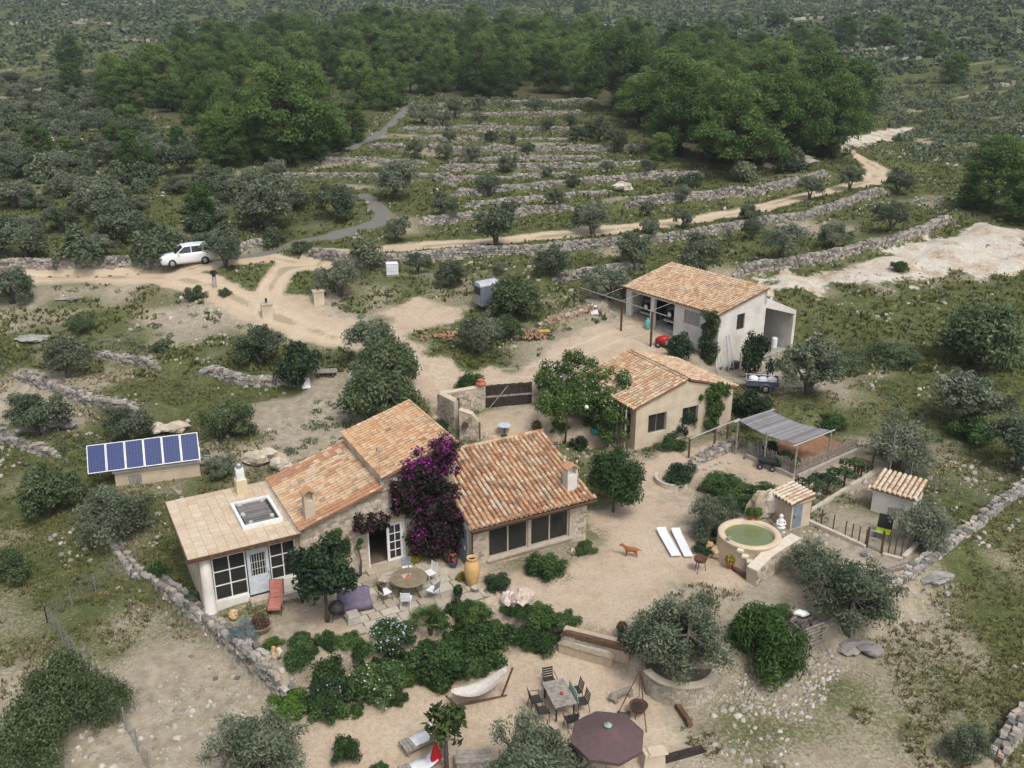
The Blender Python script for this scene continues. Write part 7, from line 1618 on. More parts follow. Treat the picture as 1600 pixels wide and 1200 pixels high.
sculpt_rock('boulder', 'grey pale outcrop beside the far left olive', 95, 668, (2.2, 1.3, .6), 59, mat_rnd('grey_limestone', [(0, (.22, .21, .19)), (1, (.40, .38, .34))], dirt=.4, sc=2), bits=16); sculpt_rock('boulder', 'grey outcrop in the upper left meadow', 55, 532, (2.2, 1.4, .4), 60, MATS['grey_limestone'], bits=16)
sculpt_rock('boulder', 'flat pale rock below the left road', 105, 467, (1.8, 1.0, .25), 61, MATS['grey_limestone'], bits=14); sculpt_rock('boulder', 'heap of pale stones behind the solar panels', 260, 675, (2.0, 1.2, .6), 62, LIME, bits=12)
sculpt_rock('boulder', 'pale triangular boulder on the terraces', 972, 300, (2.0, 1.2, 1.2), 63, LIME, bits=4); sculpt_rock('boulder', 'grey ledges poking out of the right field', 1340, 1015, (1.8, 1.1, .4), 64, MATS['grey_limestone'], bits=7); sculpt_rock('boulder', 'grey ledge at the foot of the right wall', 1465, 905, (2.0, 1.0, .35), 65, MATS['grey_limestone'], bits=6)
# sleeper steps
for k, ((x0, y0), (x1, y1), z, lab) in enumerate((((876, 985), (985, 1012), -.02, 'uppermost sleeper step from the yard down to the garden'), ((875, 992), (964, 1012), -.22, 'middle sleeper step from the yard down to the garden'), ((872, 998), (958, 1022), -.42, 'lowest sleeper step from the yard down to the garden'))):
    a, b = at(x0, y0, z), at(x1, y1, z); d = b - a; o = thing('sleeper_step', lab, 'step', ((a[0] + b[0]) / 2, (a[1] + b[1]) / 2, z), math.atan2(d[1], d[0])); L = float(np.linalg.norm(d)); m = MB(); m.rock((0, .08, -.12), L, .26, .24, 0, k, jit=.03); m.build('sleeper', (WOOD, GREYWOOD, PALEWOOD)[k], o)
    m = MB(); m.obox((0, .36, -.16), L * .96, .32, .22); m.build('tread', mat('tread_gravel', (.47, .38, .28), (.38, .3, .215), 5), o); m = MB(); m.obox((0, .14, -.55), L * .97, .3, .62); m.build('riser', MATS['tread_gravel'], o)
m = MB(); a, b = at(964, 995, .05), at(1005, 1010, .05); d = b - a; m.rock((0, 0, -.05), float(np.linalg.norm(d)), .22, .3, math.atan2(d[1], d[0]), 4, jit=.04); m.rock((.1, .1, .05), float(np.linalg.norm(d)) * .6, .15, .14, math.atan2(d[1], d[0]), 5, jit=.04); tag(m.build('edge_sleeper', DARKWOOD, None, loc=(a + b) / 2), 'black edging sleeper right of the steps', 'timber')
p = gp(971, 997); o = thing('plant_tub', 'green square tub with reddish plant above the steps', 'plant pot', p); m = MB(); m.hexa([(-.15, -.15, 0), (.15, -.15, 0), (.15, .15, 0), (-.15, .15, 0)], [(-.19, -.19, .42), (.19, -.19, .42), (.19, .19, .42), (-.19, .19, .42)]); m.build('tub', mat('green_tub', (.05, .15, .13), None, 3), o); V, F4, rn = leaves([(0, 0, .55)], [.24], 220, .16, .3, 35); obj('plant', fastmesh('plant', V, F4, rn, MATS['red_green']), o)
# curved stone planter under the olive
oc = gp(1062, 1035); pl_ = thing('curved_planter', 'curved low stone planter wall round the big olive', 'stone wall', (oc[0], oc[1], oc[2] - .82)); m = MB(); q = random.Random(3); rad = 1.55
for c_ in range(6):
    a = R(200)
    while a < R(345):
        ln = q.uniform(.18, .36); m.rock((rad * math.cos(a + ln / 2 / rad), rad * math.sin(a + ln / 2 / rad), .1 + c_ * .13), ln * .96, .26, .128, a + ln / 2 / rad + R(90), jit=.05); a += ln / rad
m.build('stones', mat_rnd('planter_stone', [(0, (.30, .26, .205)), (.5, (.42, .375, .30)), (1, (.5, .455, .38))], dirt=.3), pl_, kind='stuff'); m = MB(); m.lathe([(rad - .2, .84), (rad + .17, .84), (rad + .17, .90), (rad - .2, .90)], 20, a0=R(200), a1=R(345)); m.build('coping', MORTAR, pl_); m = MB(); m.lathe([(.01, .72), (rad - .12, .72)], 24); m.build('soil', FILL, pl_); m = MB(); m.lathe([(rad - .1, -.2), (rad - .1, .84), (rad + .1, .84), (rad + .1, -.2)], 20, a0=R(200), a1=R(345)); m.build('core', MORTAR, pl_)
# low round stone edging near the fig tree
p = gp(1030, 752); m = MB(); m.lathe([(1.0, -.1), (1.0, .28), (1.16, .28), (1.16, -.1)], 18, a0=R(150), a1=R(300)); tag(m.build('bed_edging', mat('pale_edging', (.56, .51, .42), None, 3, bmp=.4), None, loc=(p[0] + .9, p[1], p[2])), 'curved pale edging of the bed right of the fig tree', 'edging')
# firewood crate
p = gp(1256, 1000); cr = thing('firewood_crate', 'weathered slatted crate full of dark firewood', 'crate', p, R(28))
for z in np.linspace(.08, .95, 6):
    for b_ in ((-.6, .6, -.43, -.40), (-.6, .6, .40, .43), (-.63, -.601, -.43, .43), (.601, .63, -.43, .43)): m = MB(); m.box(b_[0], b_[1], b_[2], b_[3], z - .055, z + .055); m.build('slat', GREYWOOD, cr)
for x in (-.58, .58):
    for y in (-.38, .38): m = MB(); m.box(x - .04, x + .04, y - .04, y + .04, 0, 1.05); m.build('post', WOOD, cr)
c, s_ = math.cos(R(28)), math.sin(R(28))
CHAR = mat_rnd('dark_logs', [(0, (.05, .045, .045)), (1, (.16, .14, .125))], bmp=.3); PALEL = mat_rnd('cut_logs', [(0, (.25, .16, .09)), (1, (.48, .33, .2))], bmp=.2)
for k in range(30):
    x, y = rnd.uniform(-.4, .4), rnd.uniform(-.3, .3); a = rnd.uniform(-.5, .5) + R(28); l = .2; m = MB(); m.tube([(-l * math.cos(a), -l * math.sin(a), 0), (l * math.cos(a), l * math.sin(a), rnd.uniform(0, .06))], rnd.uniform(.04, .07), 6, r=rnd.random()); tag(m.build('log', CHAR, None, loc=(p[0] + x * c - y * s_, p[1] + x * s_ + y * c, p[2] + .92 + rnd.uniform(0, .12))), 'short dark log lying in the firewood crate', 'log', 'logs in the firewood crate')
m = MB(); m.boulder((0, 0, .1), .7, .45, .25, 9, 12, .3); tag(m.build('cloth_bundle', CLOTH_W, None, True, loc=(p[0] - .15, p[1] + .35, p[2] + 1.05)), 'white cloth bundle on the firewood crate', 'cloth')
p = gp(832, 528); m = MB()
for k in range(120):
    a = rnd.uniform(-.4, .4); x, y = rnd.gauss(0, .55), rnd.gauss(0, .3); z = max(.06, .75 * math.exp(-(x * x + y * y * 2) * 1.6) * rnd.uniform(.5, 1)); m.tube([(x - .02, y - .2, z), (x + a * .3, y + .2, z + rnd.uniform(-.1, .1))], rnd.uniform(.05, .09), 6, r=rnd.random())
tag(m.build('log_pile', PALEL, None, loc=p), 'heaped pile of split logs beside the drive', 'log pile')['kind'] = 'stuff'
p = gp(850, 527); o = thing('wheelbarrow', 'yellow wheelbarrow tray lying by the log pile', 'wheelbarrow', p, R(15)); m = MB(); m.hexa([(-.3, -.2, .25), (.3, -.2, .25), (.3, .2, .25), (-.3, .2, .25)], [(-.5, -.32, .5), (.45, -.32, .45), (.45, .32, .45), (-.5, .32, .5)]); m.build('tray', mat('yellow_paint', (.62, .36, .08), None, 3), o); wheel(o, .5, 0, .17, .17, .08)
for s in (-1, 1): m = MB(); m.tube([(.5, s * .06, .17), (-.3, s * .22, .24), (-.9, s * .28, .45)], .02, 5); m.build('handle', STEEL, o)
p = gp(700, 528); m = MB()
for k in range(60): m.rock((rnd.gauss(0, .7), rnd.gauss(0, .4), rnd.uniform(.03, .25)), .28, .16, .1, rnd.random() * 3)
tag(m.build('brick_heap', mat_rnd('brick_bits', [(0, (.34, .16, .09)), (1, (.5, .3, .19))], dirt=.3), None, loc=p), 'spread of broken bricks beside the drive bend', 'bricks')['kind'] = 'stuff'
p = gp(510, 585); o = thing('plank_stack', 'stack of grey boards beside the dark shrub', 'boards', p, R(8))
for k in range(7): m = MB(); m.box(-.75, .75, -.4 + .12 * k, -.3 + .12 * k, .3, .36); m.build('plank', GREYWOOD, o)
for x in (-.5, .5): m = MB(); m.box(x - .06, x + .06, -.45, .5, 0, .299); m.build('bearer', WOOD, o)
for x, y, lab, mm in ((552, 595, 'pale grey sheet lying on the sandy lot', STEEL), (478, 603, 'white board leaning by the dark shrub', WHITE), (928, 490, 'blue grey sheet leaning on the reddish wall', GALV)):
    p = gp(x, y); m = MB(); m.obox((0, 0, .25), .6, .05, .75, .3, Matrix.Rotation(R(-30), 3, 'X')); m.obox((0, -.03, .25), .5, .05, .6, .3, Matrix.Rotation(R(-30), 3, 'X')); tag(m.build('leaning_sheet', mm, None, loc=p), lab, 'sheet')
p = gp(338, 722); m = MB()
for k in range(9): m.obox((rnd.uniform(-.2, .2), -.5 + k * .13, .12 + .03 * (k % 3)), 1.9, .1, .06, rnd.uniform(-.1, .1))
tag(m.build('board_heap', GREYWOOD, None, loc=p), 'flat heap of grey boards right of the solar shed', 'boards')['kind'] = 'stuff'
# ------------------------------------------------------------------ lower garden
TZ = float(gp(873, 1100)[2])
ta, tb_ = at(848, 1066, TZ + .74), at(866, 1107, TZ + .74); tc, td = at(879, 1060, TZ + .74), at(903, 1098, TZ + .74); tcn = (ta + tb_ + tc + td) / 4; lo = (tb_ - ta + td - tc) / 2; wi = (tc - ta + td - tb_) / 2; Lt, Wt = float(np.linalg.norm(lo)), float(np.linalg.norm(wi)); trz = math.atan2(lo[1], lo[0])
dt = thing('dining_table', 'grey slatted garden table in the lower garden', 'table', (tcn[0], tcn[1], TZ), trz); ns = 14
for k in range(ns): m = MB(); x0 = -Lt / 2 + Lt * k / ns; m.box(x0 + .006, x0 + Lt / ns - .006, -Wt / 2, Wt / 2, .71, .745); m.build('slat', GREYWOOD, dt)
for sx_ in (-1, 1):
    m = MB(); m.box(-Lt / 2, Lt / 2, sx_ * (Wt / 2 - .06) - .02, sx_ * (Wt / 2 - .06) + .02, .64, .709); m.build('apron', GREYWOOD, dt)
    for sy_ in (-1, 1): m = MB(); m.box(sx_ * (Lt / 2 - .1) - .03, sx_ * (Lt / 2 - .1) + .03, sy_ * (Wt / 2 - .1) - .03, sy_ * (Wt / 2 - .1) + .03, 0, .639); m.build('leg', IRON, dt)
m = MB(); m.lathe([(.05, 0), (.07, .03), (.07, .08), (.05, .09)], 10); tag(m.build('table_bowl', MATS['red_paint'], None, loc=(tcn[0] + .1, tcn[1] - .1, TZ + .746)), 'little red bowl on the slatted garden table', 'bowl')
for a, b_, rr, lab, arms in ((-Lt / 2 - .4, 0, 90, 'black slatted armchair at the far end of the garden table', True), (-.25, -Wt / 2 - .45, 180, 'black armchair at the left side of the garden table, farther', True), (.45, -Wt / 2 - .4, 180, 'black armchair at the left side of the garden table, nearer', True), (-.3, Wt / 2 + .35, 0, 'dark chair at the right side of the garden table, farther', False), (.4, Wt / 2 + .35, 0, 'dark chair at the right side of the garden table, nearer', False), (Lt / 2 + .45, .05, -90, 'dark chair at the near end of the garden table', True)):
    c, s_ = math.cos(trz), math.sin(trz); chair(lab, tcn[0] + a * c - b_ * s_, tcn[1] + a * s_ + b_ * c, TZ, trz + R(rr), IRON, IRON, arms)
m = MB(); vs = []; 
for i in range(9):
    for j in range(5): vs.append((-.5 + i * .13, .02 * math.sin(i * 1.7 + j), .12 * j))
m.add(vs, [(i * 5 + j, (i + 1) * 5 + j, (i + 1) * 5 + j + 1, i * 5 + j + 1) for i in range(8) for j in range(4)]); o = tag(m.build('green_cloth', mat('green_white_cloth', (.30, .50, .36), (.55, .62, .55), 6), None, loc=(tcn[0] - (Wt / 2 + .12) * math.sin(trz), tcn[1] + (Wt / 2 + .12) * math.cos(trz), TZ + .44), rz=trz), 'green patterned cloth over the right hand chairs', 'cloth'); so_ = o.modifiers.new('thick', 'SOLIDIFY'); so_.thickness = .02
p = gp(817, 1130); o = thing('umbrella_weight', 'round dark parasol base on the sand left of the table', 'parasol base', p); m = MB(); m.lathe([(.30, 0), (.31, .05), (.2, .09), (.05, .11)], 24); m.build('plate', mat('slate_plastic', (.045, .05, .06), None, 5, rough=.5), o, True); m = MB(); m.tube([(0, 0, .1), (0, 0, .36)], .03, 8); m.build('socket', IRON, o)
# maroon parasol
pc_ = at(950, 1133, TZ + 2.45); pr = thing('parasol', 'open maroon octagonal parasol at the bottom edge', 'parasol', (pc_[0], pc_[1], TZ), R(12)); MAR = mat('maroon_fabric', (.125, .08, .078), (.10, .066, .064), 5, rough=.9)
for k in range(8):
    a0, a1 = k * math.pi / 4, (k + 1) * math.pi / 4; m = MB(); r_ = 1.36
    p0, p1 = Vector((r_ * math.cos(a0), r_ * math.sin(a0), 1.95)), Vector((r_ * math.cos(a1), r_ * math.sin(a1), 1.95)); tp_ = Vector((0, 0, 2.42)); md = (p0 + p1) / 2 + Vector((0, 0, .03))
    m.add([tuple(tp_), tuple(p0), tuple(md), tuple(p1), tuple(p0 - Vector((0, 0, .12))), tuple(md - Vector((0, 0, .14))), tuple(p1 - Vector((0, 0, .12)))], [(0, 1, 2), (0, 2, 3), (1, 4, 5, 2), (2, 5, 6, 3)]); o = m.build('canopy_panel', MAR, pr); sm_ = o.modifiers.new('thick', 'SOLIDIFY'); sm_.thickness = .012
    m = MB(); m.tube([(0, 0, 2.36), (r_ * .99 * math.cos(a0), r_ * .99 * math.sin(a0), 1.91)], .012, 4); m.build('rib', GREYWOOD, pr)
m = MB(); m.tube([(0, 0, 0), (0, 0, 2.5)], .03, 8); m.build('pole', GREYWOOD, pr); m = MB(); m.lathe([(.14, 2.425), (.15, 2.46), (.06, 2.5), (.02, 2.58)], 14); m.build('cap', mat('verdigris', (.30, .40, .34), None, 5), pr); m = MB(); m.lathe([(.32, 0), (.3, .06), (.06, .1)], 18); m.build('foot', MORTAR, pr)
# tripod with fire bowl
f1, f2, f3 = gp(964, 1118), gp(1010, 1145), gp(1009, 1085); tp_ = at(1000, 1047, TZ + 2.1); tri = thing('cooking_tripod', 'rusty cooking tripod with hanging chain over the fire bowl', 'tripod', (0, 0, 0))
for f_ in (f1, f2, f3): m = MB(); m.tube([f_, tp_], .022, 5); m.build('leg', RUST, tri)
m = MB(); m.tube([(tp_[0] + .13 * math.cos(t * .7), tp_[1] + .13 * math.sin(t * .7), tp_[2]) for t in range(10)], .02, 5); m.build('ring', RUST, tri)
fb = gp(997, 1118); m = MB(); m.tube([tp_, (fb[0], fb[1], fb[2] + .95)], .012, 4); m.build('chain', RUST, tri); 
bw = thing('fire_bowl', 'round dark fire bowl on feet under the tripod', 'fire bowl', fb); m = MB(); m.lathe([(.1, .22), (.28, .3), (.36, .46), (.38, .52), (.34, .52), (.24, .36), (.05, .3)], 18); m.build('bowl', RUST, bw, True); m = MB(); m.lathe([(.001, .44), (.3, .45)], 14); m.build('ash', DARKIN, bw)
for k in range(3): a = k * 2.09; m = MB(); m.tube([(.28 * math.cos(a), .28 * math.sin(a), 0), (.2 * math.cos(a), .2 * math.sin(a), .3)], .018, 5); m.build('foot', IRON, bw)
for t_ in (0, 2.09, 4.18): m = MB(); m.tube([(.36 * math.cos(t_), .36 * math.sin(t_), .5), (0, 0, .95)], .01, 4); m.build('hanger', IRON, bw)
p = gp(975, 1118); m = MB()
for k in range(12): a = rnd.uniform(-.5, .5); m.tube([(-.25, rnd.uniform(-.15, .15), .04 + .02 * (k % 3)), (.25, rnd.uniform(-.2, .2), .06)], .03, 5, r=rnd.random())
tag(m.build('kindling', CHAR, None, loc=p), 'small heap of dark sticks by the fire bowl', 'sticks')['kind'] = 'stuff'
def beam(lab, a, b, w, h, m, name='timber_beam', legs=False):
    a, b = gp(*a), gp(*b); d = b - a; L = float(np.linalg.norm(d)); o = thing(name, lab, 'timber' if not legs else 'bench', (a + b) / 2, math.atan2(d[1], d[0])); mb = MB(); z0 = .18 if legs else 0; mb.rock((0, 0, z0 + h / 2), L, w, h, 0, 7, jit=.05); mb.build('beam', m, o)
    if legs:
        for x in (-L * .32, L * .32): k = MB(); k.tube([(x, -.22, .1), (x, .22, .1)], .1, 7); k.build('rest', m, o)
beam('old brown timber beam lying right of the tripod', (1040, 1078), (1080, 1140), .24, .22, WOOD); beam('dark timber beam at the bottom edge right of the parasol', (1015, 1197), (1105, 1170), .24, .24, DARKWOOD); beam('rough log bench left of the tripod', (952, 1098), (988, 1082), .24, .16, GREYWOOD, 'log_bench', True)
# hammock
ha, hb = at(706, 1088, TZ + .55), at(792, 1052, TZ + 1.15); hm = thing('hammock', 'pale cloth hammock sagging on a wooden stand', 'hammock', (0, 0, 0)); ha, hb = Vector(ha), Vector(hb); dn = (hb - ha); sd = Vector((-dn.y, dn.x, 0)).normalized(); vs = []; nh = 16
for i in range(nh + 1):
    t_ = i / nh; c_ = ha.lerp(hb, t_) + Vector((0, 0, -.42 * math.sin(math.pi * t_) + .1)); w_ = .08 + .30 * math.sin(math.pi * t_) ** .6
    for j in range(7): s_ = (j - 3) / 3; vs.append(tuple(c_ + sd * w_ * s_ + Vector((0, 0, .16 * s_ * s_))))
m = MB(); m.add(vs, [(i * 7 + j, (i + 1) * 7 + j, (i + 1) * 7 + j + 1, i * 7 + j + 1) for i in range(nh) for j in range(6)]); o = m.build('cloth', mat('hammock_cloth', (.58, .53, .47), (.45, .41, .37), 8), hm, True); so_ = o.modifiers.new('thick', 'SOLIDIFY'); so_.thickness = .015
for e, s_ in ((ha, -1), (hb, 1)):
    g_ = e + dn.normalized() * .25 * s_; m = MB(); m.tube([(g_.x - dn.normalized().x * .5 * s_, g_.y - dn.normalized().y * .5 * s_, TZ), tuple(g_ + Vector((0, 0, .15)))], .045, 6); m.build('stand_post', WOOD, hm); m = MB(); m.tube([tuple(e), tuple(g_ + Vector((0, 0, .1)))], .012, 4); m.build('rope', PALEWOOD, hm)
m = MB(); m.tube([(ha.x, ha.y, TZ + .05), (hb.x, hb.y, TZ + .05)], .05, 6); m.build('stand_beam', WOOD, hm)
# wooden loungers with white towels, red parasol, box
def lounger(lab, px, py, rz, tlab):
    p = gp(px, py); o = thing('wooden_lounger', lab, 'sun lounger', p, rz)
    for k in range(9): m = MB(); m.box(-.7 + k * .14, -.58 + k * .14, -.3, .3, .3, .33); m.build('slat', GREYWOOD, o)
    for k in range(5): m = MB(); m.obox((.62 + k * .11, 0, .36 + k * .07), .11, .6, .03, 0, Matrix.Rotation(R(-32), 3, 'Y')); m.build('back_slat', GREYWOOD, o)
    for x in (-.6, .55):
        for s in (-1, 1): m = MB(); m.box(x - .03, x + .03, s * .27 - .03, s * .27 + .03, 0, .3); m.build('leg', GREYWOOD, o)
    for s in (-1, 1): m = MB(); m.box(-.72, .58, s * .32 - .015, s * .32 + .015, .22, .33); m.build('rail', GREYWOOD, o)
    c, s = math.cos(rz), math.sin(rz); m = MB(); vs = []
    for i in range(7):
        for j in range(4): vs.append((-.3 + i * .16, -.3 + j * .2, .36 + (.12 * max(0, i - 4)) + .02 * math.sin(i * 2 + j * 1.3)))
    m.add(vs, [(i * 4 + j, (i + 1) * 4 + j, (i + 1) * 4 + j + 1, i * 4 + j + 1) for i in range(6) for j in range(3)]); t_ = tag(m.build('towel', CLOTH_W, None, True, loc=p, rz=rz), tlab, 'towel'); q_ = t_.modifiers.new('thick', 'SOLIDIFY'); q_.thickness = .02
lounger('upper grey wooden lounger at the bottom edge', 655, 1165, R(35), 'white towel on the upper wooden lounger'); lounger('lower grey wooden lounger cut by the bottom edge', 655, 1208, R(25), 'white towel on the lower wooden lounger')
p = gp(682, 1200); o = thing('closed_parasol', 'small folded red parasol beside the wooden loungers', 'parasol', p); m = MB(); m.lathe([(.24, .35), (.17, .7), (.08, 1.05), (.02, 1.22)], 8); m.build('fabric', mat('bright_red_fabric', (.50, .02, .025), (.4, .015, .02), 4), o); m = MB(); m.tube([(0, 0, 0), (0, 0, 1.3)], .02, 6); m.build('pole', WHITE, o)
p = gp(740, 1200); o = thing('wooden_chest', 'grey wooden chest cut by the bottom edge', 'chest', p, R(3)); m = MB(); m.box(-.62, .62, -.3, .3, 0, .55); m.build('box', GREYWOOD, o)
for k in range(3): m = MB(); m.box(-.66, .66, -.34 + .23 * k, -.13 + .23 * k, .551, .59); m.build('lid_board', GREYWOOD, o)
p = gp(1020, 1195); m = MB(); m.rock((0, 0, .3), .9, .5, .7, .2, 6, jit=.1); m.rock((.1, 0, .66), .8, .45, .12, .2, 8, jit=.1); tag(m.build('stone_stool', PLASTER_C, None, loc=p), 'pale block seat under the maroon parasol edge', 'seat')
# lamp globe in the vine, figurine in the window
q_ = SW(-1.6, 2.2); m = MB(); m.lathe([(.01, 0), (.1, .04), (.13, .13), (.1, .22), (.01, .26)], 12); tag(m.build('lamp_globe', WHITE, None, True, loc=(q_[0] - .6, q_[1] - 1.2, 2.75)), 'round white lamp globe hanging in the vine', 'lamp')
q_ = HW(17.05, -1.75); o = thing('figurine', 'white figurine standing behind the right wing window', 'figurine', (q_[0], q_[1], .55), HD); m = MB(); m.lathe([(.12, 0), (.1, .2), (.13, .35), (.08, .48), (.05, .52), (.08, .6), (.05, .68)], 10); m.build('figure', WHITE, o, True); m = MB(); m.box(-.2, .2, -.12, .12, -.45, -.001); m.build('plinth', PALEWOOD, o)
# ------------------------------------------------------------------ ground cover nobody could count
def scatter(n, y0, y1, xk=.66, p=1.0):
    Y = y0 + (y1 - y0) * nr.random(n) ** p; X = nr.uniform(-1, 1, n) * (Y * xk + 3); return X, Y
BLD = [HW(-.4, -.3), HW(4.5, -.3), HW(4.5, -4.6), HW(12.1, -4.6), HW(18.5, -2.4), HW(18.5, 2.7), HW(12.2, 5.9), HW(-.4, 5.9)]
GAR = [GWp(-.1, -.1), GWp(GL + .1, -.1), GWp(GL + .1, 8.8), GWp(-.1, 5.2)]; STU = [SW(-.1, -.1), SW(7.8, -.1), SW(7.8, 6.4), SW(-.1, 6.4)]
def clear(X, Y):
    ok = np.ones(len(X), bool)
    for P in (BLD, GAR, STU): ok &= inpoly(X, Y, P) < .05
    return ok
def tufts(name, label, X, Y, h, w, nb, m, lean=.5, rlo=.0, rhi=1.0, drop=.02):
    n = len(X); Z = gbil(X, Y) - drop; k = np.repeat(np.arange(n), nb); N = len(k)
    a = nr.uniform(0, 6.283, N); hh = h[k] * nr.uniform(.5, 1.15, N); d = np.stack([np.cos(a), np.sin(a), np.zeros(N)], -1); s = np.stack([-np.sin(a), np.cos(a), np.zeros(N)], -1)
    B = np.stack([X[k], Y[k], Z[k]], -1) + d * (h[k] * nr.uniform(0, .5, N))[:, None]
    ww = (w * h[k] * nr.uniform(.6, 1.3, N))[:, None]; T = B + d * (hh * lean * nr.uniform(.2, 1.2, N))[:, None] + np.array([0, 0, 1]) * hh[:, None]; M = B * .5 + T * .5 + np.array([0, 0, .08]) * hh[:, None]
    V = np.stack([B - s * ww * .5, B + s * ww * .5, M * .35 + T * .65 + s * ww * .35, M * .35 + T * .65 - s * ww * .35], 1).reshape(-1, 3)
    tn = nr.random(n); rn = np.clip(rlo + (rhi - rlo) * (tn[k] * .7 + nr.random(N) * .3), 0, 1)
    o = obj(name, fastmesh(name, V, np.arange(N * 4).reshape(-1, 4), rn, m), None, 'stuff'); o['label'] = label; o['category'] = 'grass'; return o
bare = np.maximum(np.maximum(sandm, m_asph), m_rock * .8)
X, Y = scatter(90000, 22, 66); g_ = gmask(grass, X, Y); keep = (gmask(bare, X, Y) < .35) & clear(X, Y) & (vnoise(X, Y, 1.3, 41) * .6 + vnoise(X, Y, 4, 42) * .4 < .25 + g_ * .55)
X, Y = X[keep][:52000], Y[keep][:52000]; tufts('meadow_grass', 'short dry grass tufts over the fields round the house', X, Y, nr.uniform(.05, .2, len(X)), .3, 5, DRYM, .9)
X, Y = scatter(90000, 62, 190, .64, 1.2); g_ = gmask(grass, X, Y); keep = (gmask(bare, X, Y) < .3) & clear(X, Y) & (inpoly(X, Y, FOREST) < 1) & (vnoise(X, Y, 2.2, 43) < .15 + g_ * .75)
X, Y = X[keep][:40000], Y[keep][:40000]; tufts('terrace_grass', 'green grass and weeds on the terraces and meadows', X, Y, nr.uniform(.12, .38, len(X)), .5, 4, leafmat('terrace_blades', [(0, (.070, .088, .028)), (.4, (.122, .145, .045)), (.75, (.185, .195, .066)), (1, (.28, .255, .12))], .3, 0), .8)
TERR = pl([(560, 240), (640, 150), (940, 150), (1040, 235), (1300, 260), (1380, 300), (1080, 378), (760, 402), (640, 410), (620, 300)])
# low weeds and cushions
X, Y = scatter(16000, 26, 175, .64, 1.1); keep = (gmask(bare, X, Y) < .25) & clear(X, Y) & (inpoly(X, Y, FOREST) < 1) & (vnoise(X, Y, 5, 44) * .55 + vnoise(X, Y, 1.7, 45) * .45 > .57) & (inpoly(X, Y, TERR) < 0); X, Y = X[keep][:3000], Y[keep][:3000]
Z = gbil(X, Y)
scrub_mass('low_weeds', [(x, y, z) for x, y, z in zip(X, Y, Z) if y > 50], 'low grey green weeds dotted over the slopes', SCRUB, (.16, .48), 44, .2, .7)
scrub_mass('field_weeds', [(x, y, z) for x, y, z in zip(X, Y, Z) if y <= 50], 'tiny weeds dotted over the dry fields in front', OLIVE_G, (.06, .2), 34, .2, .6)
# loose limestone
def loose(name, label, X, Y, s, m):
    n = len(X); Z = gbil(X, Y); c = np.array([[-1, -1, -1], [1, -1, -1], [1, 1, -1], [-1, 1, -1], [-.7, -.7, 1], [.7, -.7, 1], [.7, .7, 1], [-.7, .7, 1]], float)
    V = c[None] * (1 + nr.uniform(-.3, .3, (n, 8, 3))); V = V * (s[:, None, None] * np.array([1, .8, .55]) * nr.uniform(.7, 1.3, (n, 1, 3))) * .5
    a = nr.uniform(0, 6.28, n); ca, sa = np.cos(a)[:, None], np.sin(a)[:, None]; x, y = V[..., 0] * ca - V[..., 1] * sa, V[..., 0] * sa + V[..., 1] * ca
    V = np.stack([x + X[:, None], y + Y[:, None], V[..., 2] + Z[:, None] + s[:, None] * .12], -1).reshape(-1, 3)
    f = np.array([(4, 5, 6, 7), (0, 1, 5, 4), (1, 2, 6, 5), (2, 3, 7, 6), (3, 0, 4, 7)]); F4 = (f[None] + (np.arange(n) * 8)[:, None, None]).reshape(-1, 4)
    o = obj(name, fastmesh(name, V, F4, np.repeat(nr.random(n), 5), m), None, 'stuff'); o['label'] = label; o['category'] = 'stones'; return o
LOOSE = mat_rnd('loose_stone', [(0, (.24, .21, .175)), (.4, (.36, .325, .275)), (.8, (.47, .425, .36)), (1, (.56, .52, .46))], dirt=.25, bmp=.2)
X, Y = scatter(60000, 24, 175, .64, 1.25); dn_ = vnoise(X, Y, 6, 51) * .6 + vnoise(X, Y, 1.9, 52) * .4; keep = (gmask(flat, X, Y) < .3) & clear(X, Y) & (inpoly(X, Y, FOREST) < 1) & (dn_ > .58) & ((inpoly(X, Y, TERR) < 0) | (nr.random(len(X)) < .3)); X, Y = X[keep][:8500], Y[keep][:8500]
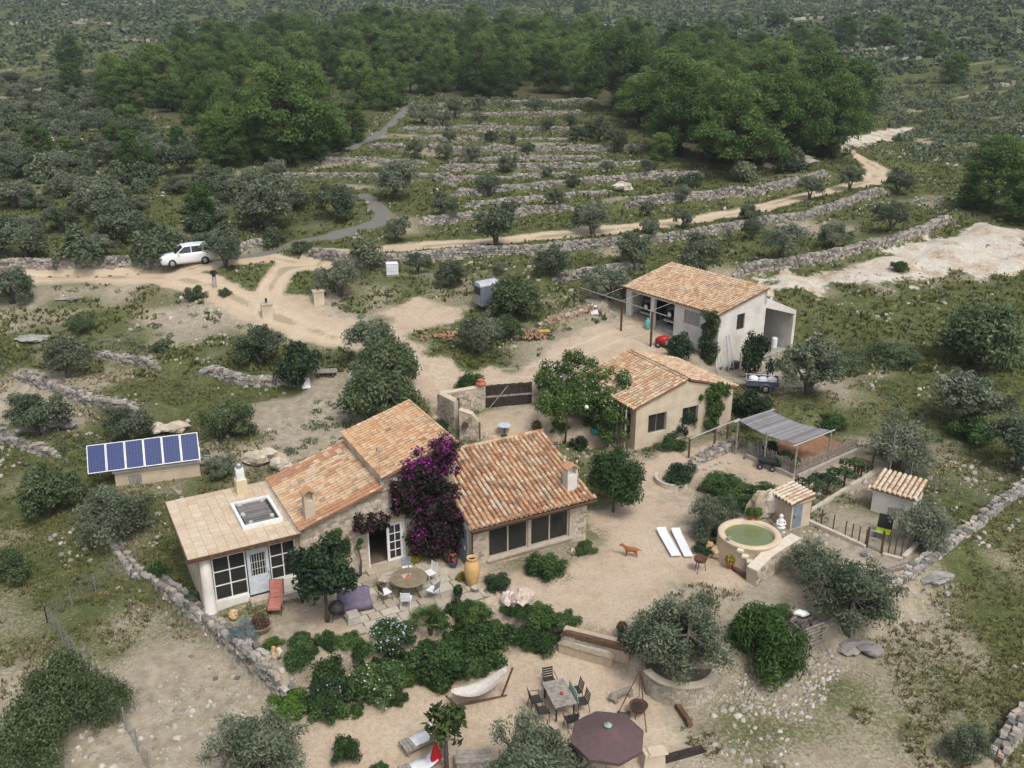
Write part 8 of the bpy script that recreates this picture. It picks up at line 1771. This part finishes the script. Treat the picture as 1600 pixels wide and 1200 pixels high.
loose('loose_stones', 'pale limestone rubble strewn over the fields and terraces', X, Y, .06 + .28 * nr.random(len(X)) ** 3 * (.6 + Y / 150), LOOSE)
RB = pl([(1150, 1040), (1290, 1000), (1330, 1040), (1260, 1130), (1120, 1100)]); RB2 = pl([(230, 905), (300, 940), (440, 1050), (450, 1085), (330, 1010)])
for P, n_, lab in ((RB, 520, 'scree of pale stones below the yellow shrub'), (RB2, 700, 'grey stone rubble on top of the retaining wall')):
    xs = [v[0] for v in P]; ys = [v[1] for v in P]; X = nr.uniform(min(xs), max(xs), n_ * 2); Y = nr.uniform(min(ys), max(ys), n_ * 2); k = inpoly(X, Y, P) > 0; X, Y = X[k][:n_], Y[k][:n_]; loose('stone_scree', lab, X, Y, .05 + .16 * nr.random(len(X)) ** 2, LOOSE)
# faint terrace lines far up the hillsides
fb_ = MB()
for k in range(46):
    y0 = rnd.uniform(190, 560); x0 = rnd.uniform(-.6, .6) * y0; L = rnd.uniform(15, 60); sl_ = rnd.uniform(-.12, .12); s = 0
    if pinside(FOREST, x0, y0): continue
    while s < L:
        ln = rnd.uniform(.7, 1.7); x, y = x0 + s, y0 + sl_ * s + 1.5 * math.sin(s * .09 + k)
        if rnd.random() < .85 and not pinside(FOREST, x, y): fb_.rock((x, y, hz(x, y) + .35), ln, .7, rnd.uniform(.7, 1.3), sl_)
        s += ln
o = fb_.build('far_terrace_walls', LOOSE, None, kind='stuff'); o['label'] = 'faint lines of pale dry stone terraces on the far hillsides'; o['category'] = 'stone walls'
# ------------------------------------------------------------------ thin haze of the far hillside
hb_ = MB(); hb_.box(-1600, 1600, -60, 2300, -12, 260); HZ = bpy.data.materials.new('haze'); HZ.use_nodes = True; ht_ = HZ.node_tree; ht_.nodes.remove(ht_.nodes['Principled BSDF'])
pv = ht_.nodes.new('ShaderNodeVolumePrincipled'); pv.inputs['Density'].default_value = .00027; pv.inputs['Color'].default_value = (.84, .9, .97, 1); pv.inputs['Anisotropy'].default_value = .2; ht_.links.new(pv.outputs[0], ht_.nodes['Material Output'].inputs['Volume'])
hz_o = hb_.build('haze', HZ, None, kind='stuff')
